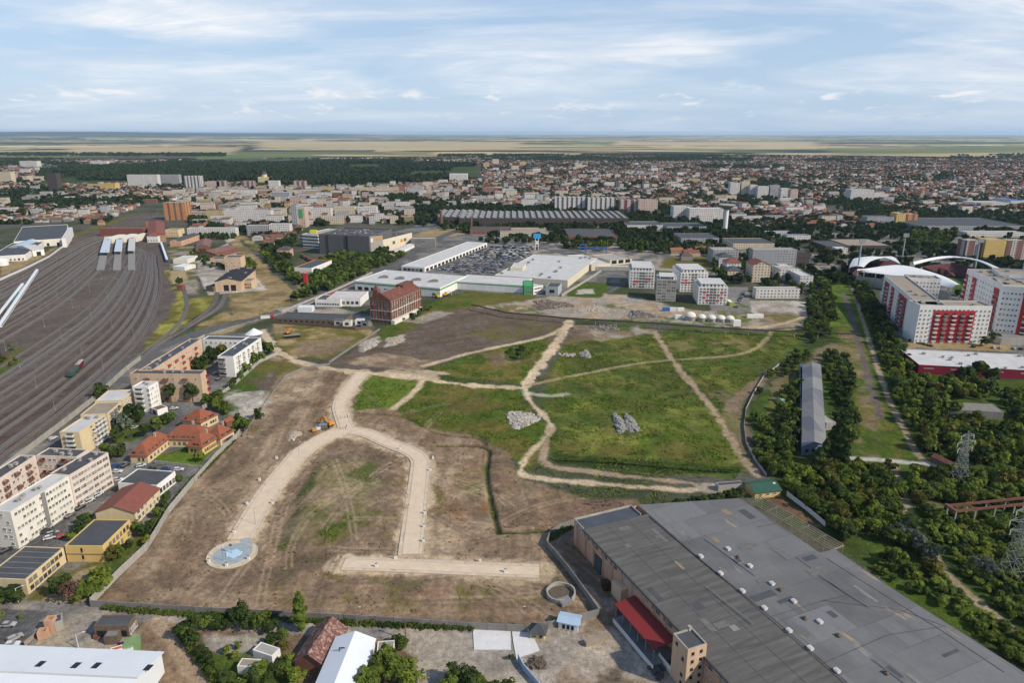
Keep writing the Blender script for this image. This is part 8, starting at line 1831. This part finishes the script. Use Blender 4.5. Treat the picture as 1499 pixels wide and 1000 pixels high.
 while k<520 and tr<12000:
  tr+=1;u,v=[(g.uniform(300,1180),g.uniform(236,302)),(g.uniform(240,660),g.uniform(276,330)),(g.uniform(0,1499),g.uniform(245,320))][k%3];x,y=G(u,v)
  if any(inpoly(x,y,e)for e in EXP)or any(abs(x-a)+abs(y-c)<30 for a,c,*_ in BL):continue
  nm,c=pal[int(g.choice(6,p=[.40,.30,.14,.07,.06,.03]))];k+=1;BL.append((x,y));f0=len(b.f);b.box(x,y,0,g.uniform(11,30),g.uniform(9,13),g.uniform(6,14),.17+(1.57 if g.random()<.3 else 0));w_=g.uniform(.6,1.05);c=tuple(q*w_ for q in c);cols+=[c]*4+[[(.21,.08,.055),(.17,.10,.08),(.20,.20,.20),(.34,.32,.29)][int(g.integers(4))],c]
 o=b.build('far_blocks',[M['attr_facade']],None,(0,0,0));set_cols(o.data,cols);tag(o,'further pale mid rise blocks packed between the town roofs','apartment blocks',kind='stuff')
 rng=np.random.default_rng(9);X=[];Y=[]
 gx,gy=np.meshgrid(np.arange(-4200,4200,14.0),np.arange(560,5600,21.0));ca,sa=math.cos(.17),math.sin(.17)
 i_=np.arange(gx.size).reshape(gx.shape);road=(np.floor(gx/14)%8==0);gx=gx+rng.uniform(-4,4,gx.shape);gy=gy+rng.uniform(-6,6,gy.shape)
 x,y=gx*ca-gy*sa,gx*sa+gy*ca;x,y=x[~road],y[~road]
 d=np.hypot(x,y);ok=(np.abs(np.arctan2(x,y))<.70)&(y>500)
 dens=fbm(x/260,y/260,12,4);rim=4700+1100*(fbm(x/1200,y/1200,15,3)-.5)*2
 ok&=(dens>np.where(x>300,.36,.37))&(d<rim)&(rng.random(x.shape)<np.clip(1.25-d/5200,.30,.92))
 for e in EXP:ok&=~npinside(x,y,e)
 for bx,by in BL:ok&=(np.abs(x-bx)+np.abs(y-by))>26
 x,y,d=x[ok],y[ok],d[ok];o=np.argsort(d);x,y,d=x[o],y[o],d[o];n=len(x);print('houses',n)
 L,W,hw,hr=rng.uniform(9,17,n),rng.uniform(7,9.5,n),rng.uniform(3.2,6.5,n),rng.uniform(2.2,3.8,n);A=.17+np.where(rng.random(n)<.4,math.pi/2,0)+rng.normal(0,.05,n)
 RP=[('rust red',(.20,.080,.056)),('dark brown',(.125,.076,.062)),('orange',(.29,.12,.065)),('grey',(.13,.13,.13)),('pale',(.34,.32,.29))];WP=[('cream',(.42,.34,.24)),('white',(.52,.50,.46)),('tan',(.26,.20,.14)),('grey',(.24,.23,.22))]
 ri,wi=rng.choice(5,n,p=[.38,.25,.12,.14,.11]),rng.choice(4,n,p=[.36,.34,.15,.15])
 uv=np.array([PJ(a,b)for a,b in zip(x,y)]);inv=(uv[:,0]>5)&(uv[:,0]<1494);idx=np.where(inv)[0][:290];single=np.zeros(n,bool);single[idx]=True
 hm={}
 for hip in(0,1):
  w=MB();w.prism([(-.5,-.5),(.5,-.5),(.5,.5),(-.5,.5)],0,.6,0,None)
  if not hip:w.face([(-.5,-.5,.6),(-.5,0,1),(-.5,.5,.6)]);w.face([(.5,-.5,.6),(.5,.5,.6),(.5,0,1)])
  q=.28 if hip else-.02;r=MB();e=.54;r.add([(-e,-e,.57),(e,-e,.57),(e,e,.57),(-e,e,.57),(-.5+q,0,1.01),(.5-q,0,1.01)],[[0,1,5,4],[2,3,4,5],[1,2,5],[3,0,4]]);cb=MB();cb.box(.15,.12,.85,.07,.10,.28);hm[hip]=(w.mesh('house_wall',[M['obj_wall']]),r.mesh('house_roof',[M['obj_roof']]),cb.mesh('house_chimney',[M['brick']]))
 for i in idx:
  hip=int(i%3==0);a,b,c=hm[hip];u,v=uv[i];s='long' if L[i]>14 else 'small' if L[i]<11 else 'plain'
  t=thing('town_house',f"{s} {RP[ri[i]][0]} {'hip' if hip else 'gable'} house, {WP[wi[i]][0]} walls, {row_(v)[7:]} {sec(u)}",'house',float(x[i]),float(y[i]),0,'town houses '+sec(u),rz=float(A[i]))
  sc=(float(L[i]),float(W[i]),float(hw[i]+hr[i]));child('wall',a,t,sc=sc).color=(*WP[wi[i]][1],1);r=child('roof',b,t,sc=sc);r.color=(*RP[ri[i]][1],1);child('chimney',c,r)
 m=~single;k=m.sum();c,s=np.cos(A[m]),np.sin(A[m]);l,w,z1,z2=L[m]/2,W[m]/2,hw[m],hw[m]+hr[m];ux=[(-1,-1,0),(1,-1,0),(1,1,0),(-1,1,0),(-1,-1,1),(1,-1,1),(1,1,1),(-1,1,1),(-1,0,2),(1,0,2)]
 V=np.stack([np.stack([x[m]+a*l*c-b*w*s,y[m]+a*l*s+b*w*c,np.array([0*z1,z1,z2])[q]],1)for a,b,q in ux],1)
 fc=[(0,1,5,4),(1,2,6,5),(2,3,7,6),(3,0,4,7),(4,5,9,8),(6,7,8,9),(4,8,7),(5,6,9)];lens=np.array([4]*6+[3]*2);flat=np.concatenate(fc);li=(np.arange(k)[:,None]*10+flat[None]).ravel().astype(np.int32);lt=np.tile(lens,k).astype(np.int32);ls=np.concatenate([[0],np.cumsum(lt)[:-1]]).astype(np.int32)
 me=bpy.data.meshes.new('far_houses');me.vertices.add(k*10);me.vertices.foreach_set('co',V.astype(np.float32).ravel());me.loops.add(len(li));me.polygons.add(len(lt));me.loops.foreach_set('vertex_index',li);me.polygons.foreach_set('loop_start',ls);me.polygons.foreach_set('loop_total',lt)
 wc=np.array([q[1]for q in WP])[wi[m]]*rng.uniform(.55,1.15,k)[:,None];rc=np.array([q[1]for q in RP])[ri[m]]*rng.uniform(.75,1.25,k)[:,None];isroof=np.array([0]*16+[1]*8+[0]*6,bool);colr=np.where(isroof[None,:,None],rc[:,None,:],wc[:,None,:]);colr=np.concatenate([colr,np.ones(colr.shape[:2]+(1,))],2)
 at_=me.color_attributes.new('Col','FLOAT_COLOR','CORNER');at_.data.foreach_set('color',colr.astype(np.float32).ravel());me.materials.append(M['attr']);me.update()
 o=bpy.data.objects.new('far_houses',me);COL.objects.link(o);tag(o,'sea of small tiled houses spreading over the far town','houses',kind='stuff')
 def batch(name,lab,px_,py_,r_,h_,mk,nq):
  cs=[crown_pts(5,nq,.42,700+k,.72)for k in range(6)];out=[]
  vi=rng.integers(6,size=len(px_))
  for k in range(6):
   q=vi==k;c_=cs[k];zt=c_[:,2].max();xs=px_[q][:,None]+c_[None,:,0]*r_[q][:,None];ys=py_[q][:,None]+c_[None,:,1]*r_[q][:,None];zs=c_[None,:,2]*(h_[q]/zt)[:,None];out.append(np.stack([xs,ys,zs],-1).reshape(-1,3))
  ob=bpy.data.objects.new(name,quads_mesh(name,np.concatenate(out),M[mk]));COL.objects.link(ob);tag(ob,lab,'trees',kind='stuff')
 n=165000;rr,th=np.concatenate([np.sqrt(rng.uniform(620**2,5300**2,n-25000)),np.sqrt(rng.uniform(620**2,1900**2,25000))]),rng.uniform(-.70,.70,n);px_,py_=rr*np.sin(th),rr*np.cos(th);dn=fbm(px_/140,py_/140,33,4);ok=(dn>np.where(px_>200,.44,.46))|((fbm(px_/260,py_/260,12,4)<.44)&(rng.random(n)<.75))
 for e,f in zip(EXP,TREE_OK):
  q=npinside(px_,py_,e);ok&=~q if not f else(~q|(rng.random(n)<f))
 for e in FOOT:
  if e[0][1]>560:ok&=~npinside(px_,py_,inset(e,-4))
 for bx,by in BL:ok&=(np.abs(px_-bx)+np.abs(py_-by))>24
 px_,py_=px_[ok],py_[ok]
 for pl in(((1296,246),(1318,272),(1336,300)),((1232,246),(1236,292)),((640,262),(700,262))):
  for X_,Y_,a in along(GP(pl),9):
   for s in(-9,9):px_,py_=np.append(px_,X_+s),np.append(py_,Y_)
 nn=len(px_);nearm=np.hypot(px_,py_)<1500
 for q,nq in((nearm,60),(~nearm,10)):batch('town_trees',('nearer' if nq==60 else 'farther')+' garden and street trees scattered among the town houses',px_[q],py_[q],rng.uniform(3,7,q.sum()),rng.uniform(4.5,11,q.sum()),'leaf_far',nq)
 F_=GP([(60,268),(300,267),(430,273),(560,271),(700,263),(696,240),(560,235),(300,237),(60,246)]);gx,gy=np.meshgrid(np.arange(min(p[0]for p in F_),max(p[0]for p in F_),15.),np.arange(min(p[1]for p in F_),max(p[1]for p in F_),15.));gx=gx+rng.uniform(-6,6,gx.shape);gy=gy+rng.uniform(-6,6,gy.shape);q=npinside(gx,gy,F_)&(fbm(gx/330,gy/260,61,4)>.43+.16*(segdist(gx,gy,F_,True)<110));gx,gy=gx[q],gy[q]
 batch('wooded_park','dark green wooded park stretching along the river behind the town',gx,gy,rng.uniform(7,11,len(gx)),rng.uniform(11,21,len(gx)),'leaf_far',20)
 W2=[[(700,236),(1100,238),(1100,231),(700,231)],[(1380,234),(1499,233),(1499,226),(1400,228)],[(-20,244),(120,242),(100,232),(-20,234)],[(0,228),(330,229),(330,225),(0,225)]]
 for k,P_ in enumerate(W2):
  P_=GP(P_);a=abs(area(P_));m_=int(min(2600,a/900));xs,ys=rng.uniform(min(p[0]for p in P_),max(p[0]for p in P_),m_*2),rng.uniform(min(p[1]for p in P_),max(p[1]for p in P_),m_*2);q=npinside(xs,ys,P_)&(fbm(xs/350,ys/200,80+k,3)>.45);batch('far_wood',['far tree belt behind the town centre','far wood at the eastern edge of the town','far wood at the western edge of the town','thin far tree belt among the fields'][k],xs[q],ys[q],rng.uniform(9,15,q.sum()),rng.uniform(9,18,q.sum()),'leaf_far',12)
def obj_facade():
 m,t,b=nt('town_block_paint');oi=N(t,'ShaderNodeObjectInfo');f=noise_fac(t,.15,4);w=mixc(t,ramp(t,f,.3,.8,0,.4),oi.outputs['Color'],(.12,.11,.10));t.links.new(facade_nodes(t,w,w,(.045,.05,.06)),b.inputs['Base Color']);b.inputs['Roughness'].default_value=.85;return m
SPECIAL=[(242,274,297,322,22,'O','conc','orange and brown ten storey block behind the station hall'),(188,232,256,273,18,'W','conc','long white panel block before the wooded park'),(235,263,256,271,18,'G','conc','grey panel slab block right of the long white one'),(271,294,258,277,24,'S','conc','bright white tower block with dark stripes before the wooded park'),(72,86,254,280,20,'D','grey','dark grey tower block standing alone in the western quarter'),(147,170,269,280,22,'Y','grey','yellow block with grey roof north of the station'),(303,322,266,277,18,'P','conc','pinkish block at the edge of the wooded park'),(318,331,265,277,16,'B','conc','brown block beside the pinkish one'),(355,372,265,277,16,'B','conc','brown block at the west side of the domed church'),(394,409,265,279,16,'W','conc','white block just right of the domed church'),(430,448,265,277,16,'B','conc','brown block right of the town church'),(30,55,236,246,30,'W','conc','white row of far blocks at the western woods'),(0,18,252,268,20,'C','conc','cream block cut by the left edge of the picture'),(133,157,236,243,24,'W','conc','pale far block row behind the wooded park'),(397,424,282,293,24,'G','conc','grey office slab with flat roof behind the ad tower'),(428,436,300,334,20,'G','grey','grey stair tower of the advert building'),(436,448,304,333,20,'P','conc','pinkish tower with a large green advertising panel'),(330,398,309,327,14,'W','conc','long low white block at the station square'),(455,485,306,322,14,'W','conc','white block behind the mall ramp'),(490,520,303,320,14,'C','conc','cream block behind the mall roof'),(524,552,304,320,14,'W','conc','white block behind the right part of the mall'),(395,425,329,345,14,'W','conc','white warehouse like building above the dry railway bank'),(362,394,331,345,14,'G','conc','grey building with parked cars above the dry railway bank'),(275,345,335,346,14,'W','conc','long low white building behind the depot trees'),(658,684,255,266,40,'W','white','white theatre building at the edge of the park'),(512,620,275,283,18,'C','red','long town street front with red roofs'),(812,858,289,308,18,'S','conc','striped white slab block, western part of the long wall of flats'),(860,901,290,309,18,'S','conc','striped white slab block, eastern part of the long wall of flats'),(907,932,293,311,16,'R','conc','dark red and white slab block right of the striped flats'),(934,962,293,312,16,'P','conc','pinkish white block at the end of the wall of flats'),(688,748,337,343,40,'K','grey','low brick works beneath the sawtooth works'),(732,802,341.5,347,60,'C','tan','tan roofed works shed behind the blue totem sign'),(832,903,346,352,80,'K','grey','broad works hall with dark roof and orange brick front'),(918,970,330,336,50,'W','grey','white arcaded works with dark roof'),(976,1034,332,338,50,'G','grey','dark roofed works left of the water tower'),(997,1052,349,356,50,'G','grey','grey roofed works hall in front of the water tower'),(985,1008,303,322,25,'W','conc','white office building, west end'),(1008,1058,306,324,22,'W','white','long white office building behind the works'),(1023,1045,316,325,24,'W','red','white hall with bright red roof near the office building'),(1068,1082,268,288,18,'W','conc','white tower block, first of the tall group'),(1084,1096,267,288,18,'C','conc','cream tower block, second of the tall group'),(1097,1107,271,289,16,'W','conc','white tower block, third of the tall group'),(1108,1124,273,290,16,'W','conc','white tower block in the middle of the tall group'),(1126,1140,272,290,16,'G','conc','grey tower block in the tall group'),(1142,1155,276,292,16,'W','conc','white tower block near the end of the tall group'),(1156,1167,278,294,16,'P','conc','pinkish tower block ending the tall group'),(1244,1278,278,294,30,'W','conc','white hospital like building in the eastern quarter'),(1278,1300,284,293,24,'W','conc','low white wing of the hospital like building'),(1073,1133,357,364,50,'C','grey','cream and orange works with rooflights near the water tower'),(1100,1164,366,392,14,'G','conc','long grey school building behind the concrete works'),(1164,1184,370,390,16,'D','grey','dark end wing of the grey school building'),(1043,1080,367,386,24,'G','conc','old grey house block behind the new white blocks'),(1208,1243,361,370,50,'D','grey','dark sports hall, western lower part'),(1240,1304,360,367,60,'D','tan','dark sports hall with brown gravel roofs'),(1222,1240,364,373,12,'W','white','white entrance building of the sports hall'),(1310,1324,313,330,20,'Y','conc','yellow block east of the sports hall'),(1326,1342,314,328,20,'O','conc','orange block beside the yellow one'),(1268,1308,318,330,20,'G','grey','grey school wing left of the yellow block'),(1344,1500,331,337,110,'G','grey','huge grey works shed with long roof lights at the right'),(1411,1437,353,381,18,'B','conc','brown and grey block behind the stadium canopy'),(1438,1468,352,382,18,'Y','conc','yellow block behind the stadium canopy'),(1470,1499,353,382,18,'B','conc','brown striped block at the right picture edge'),(1415,1500,341,347,20,'W','conc','long white row behind the brown and yellow blocks'),(1478,1500,294,303,60,'W','blue','hall with blue roof at the right picture edge'),(1426,1476,297,305,40,'W','conc','white hall left of the blue roofed one'),(1390,1420,299,304,40,'W','white','low white hall on the eastern road'),(1122,1160,340,346,12,'W','blue','long blue roofed market hall, western half'),(1152,1186,345,352,12,'W','blue','long blue roofed market hall, eastern half'),(1170,1189,405,419,70,'W','white','white roofed workshop beside the green corridor'),(1100,1126,388,413,22,'C','dull','tan house with red roof below the grey school building','gable'),(1062,1084,384,400,16,'W','dull','white villa with maroon roof behind the new white blocks','hip'),(1064,1086,396,410,16,'C','grey','cream house with dark roof behind the new white blocks','hip'),(1052,1072,376,392,18,'W','grey','white villa with blue grey roof behind the new white blocks','hip'),(1140,1170,395,410,20,'W','conc','cluster of white sheds beside the white roofed workshop'),(1106,1170,424,437,10,'W','conc','low pale workshop row at the transformer yard')]
MIDRISE=[(440,600,300,327,14,(8,16)),(300,560,280,334,62,(8,19)),(560,800,268,304,52,(7,18)),(800,1060,252,300,40,(7,18)),(1060,1300,262,330,16,(7,16)),(0,300,276,320,16,(6,14)),(700,900,240,262,14,(14,30)),(0,60,238,268,8,(12,24)),(1300,1499,262,318,10,(6,12))]
EXCL=[[(-60,460),(-60,330),(112,326),(150,330),(205,300),(262,292),(278,330),(262,400),(262,520),(0,700)],[(240,335),(345,338),(360,342),(480,440),(280,470)],[(425,372),(438,334),(530,326),(610,330),(700,345),(1000,372),(1000,480),(400,480)],[(606,302),(640,300),(940,304),(1078,318),(1078,366),(830,378),(700,352),(596,335)],[(1060,338),(1200,334),(1310,338),(1520,345),(1520,560),(1100,560),(950,400),(1040,368)],[(1300,316),(1520,312),(1520,358),(1300,348)],[(60,272),(300,268),(430,274),(560,272),(705,264),(705,238),(560,232),(300,233),(60,242)],[(150,234),(640,231),(640,218),(-50,218),(-50,232)],[(-300,700),(1800,700),(1600,418),(-100,418)],[(184,262),(298,264),(298,279),(184,276)],[(808,297),(966,299),(966,314),(808,312)],[(982,312),(1060,314),(1060,326),(982,326)],[(1064,281),(1170,284),(1170,296),(1064,292)],[(1240,288),(1304,288),(1304,296),(1240,296)],[(560,287),(610,286),(640,298),(580,299)],[(1200,296),(1240,292),(1310,308),(1310,332),(1205,312)]]
TREE_OK=[0,0,0,.45,.3,.5,0,0,0,.6,.6,.6,.6,.6,1,1]
build_light();build_haze();build_ground()
build_west();build_south();build_walls();build_hall();build_site();build_east()
build_rail();build_mid();build_estates()
plant_trees();build_trees();build_hedges();build_town()
finish_parts()
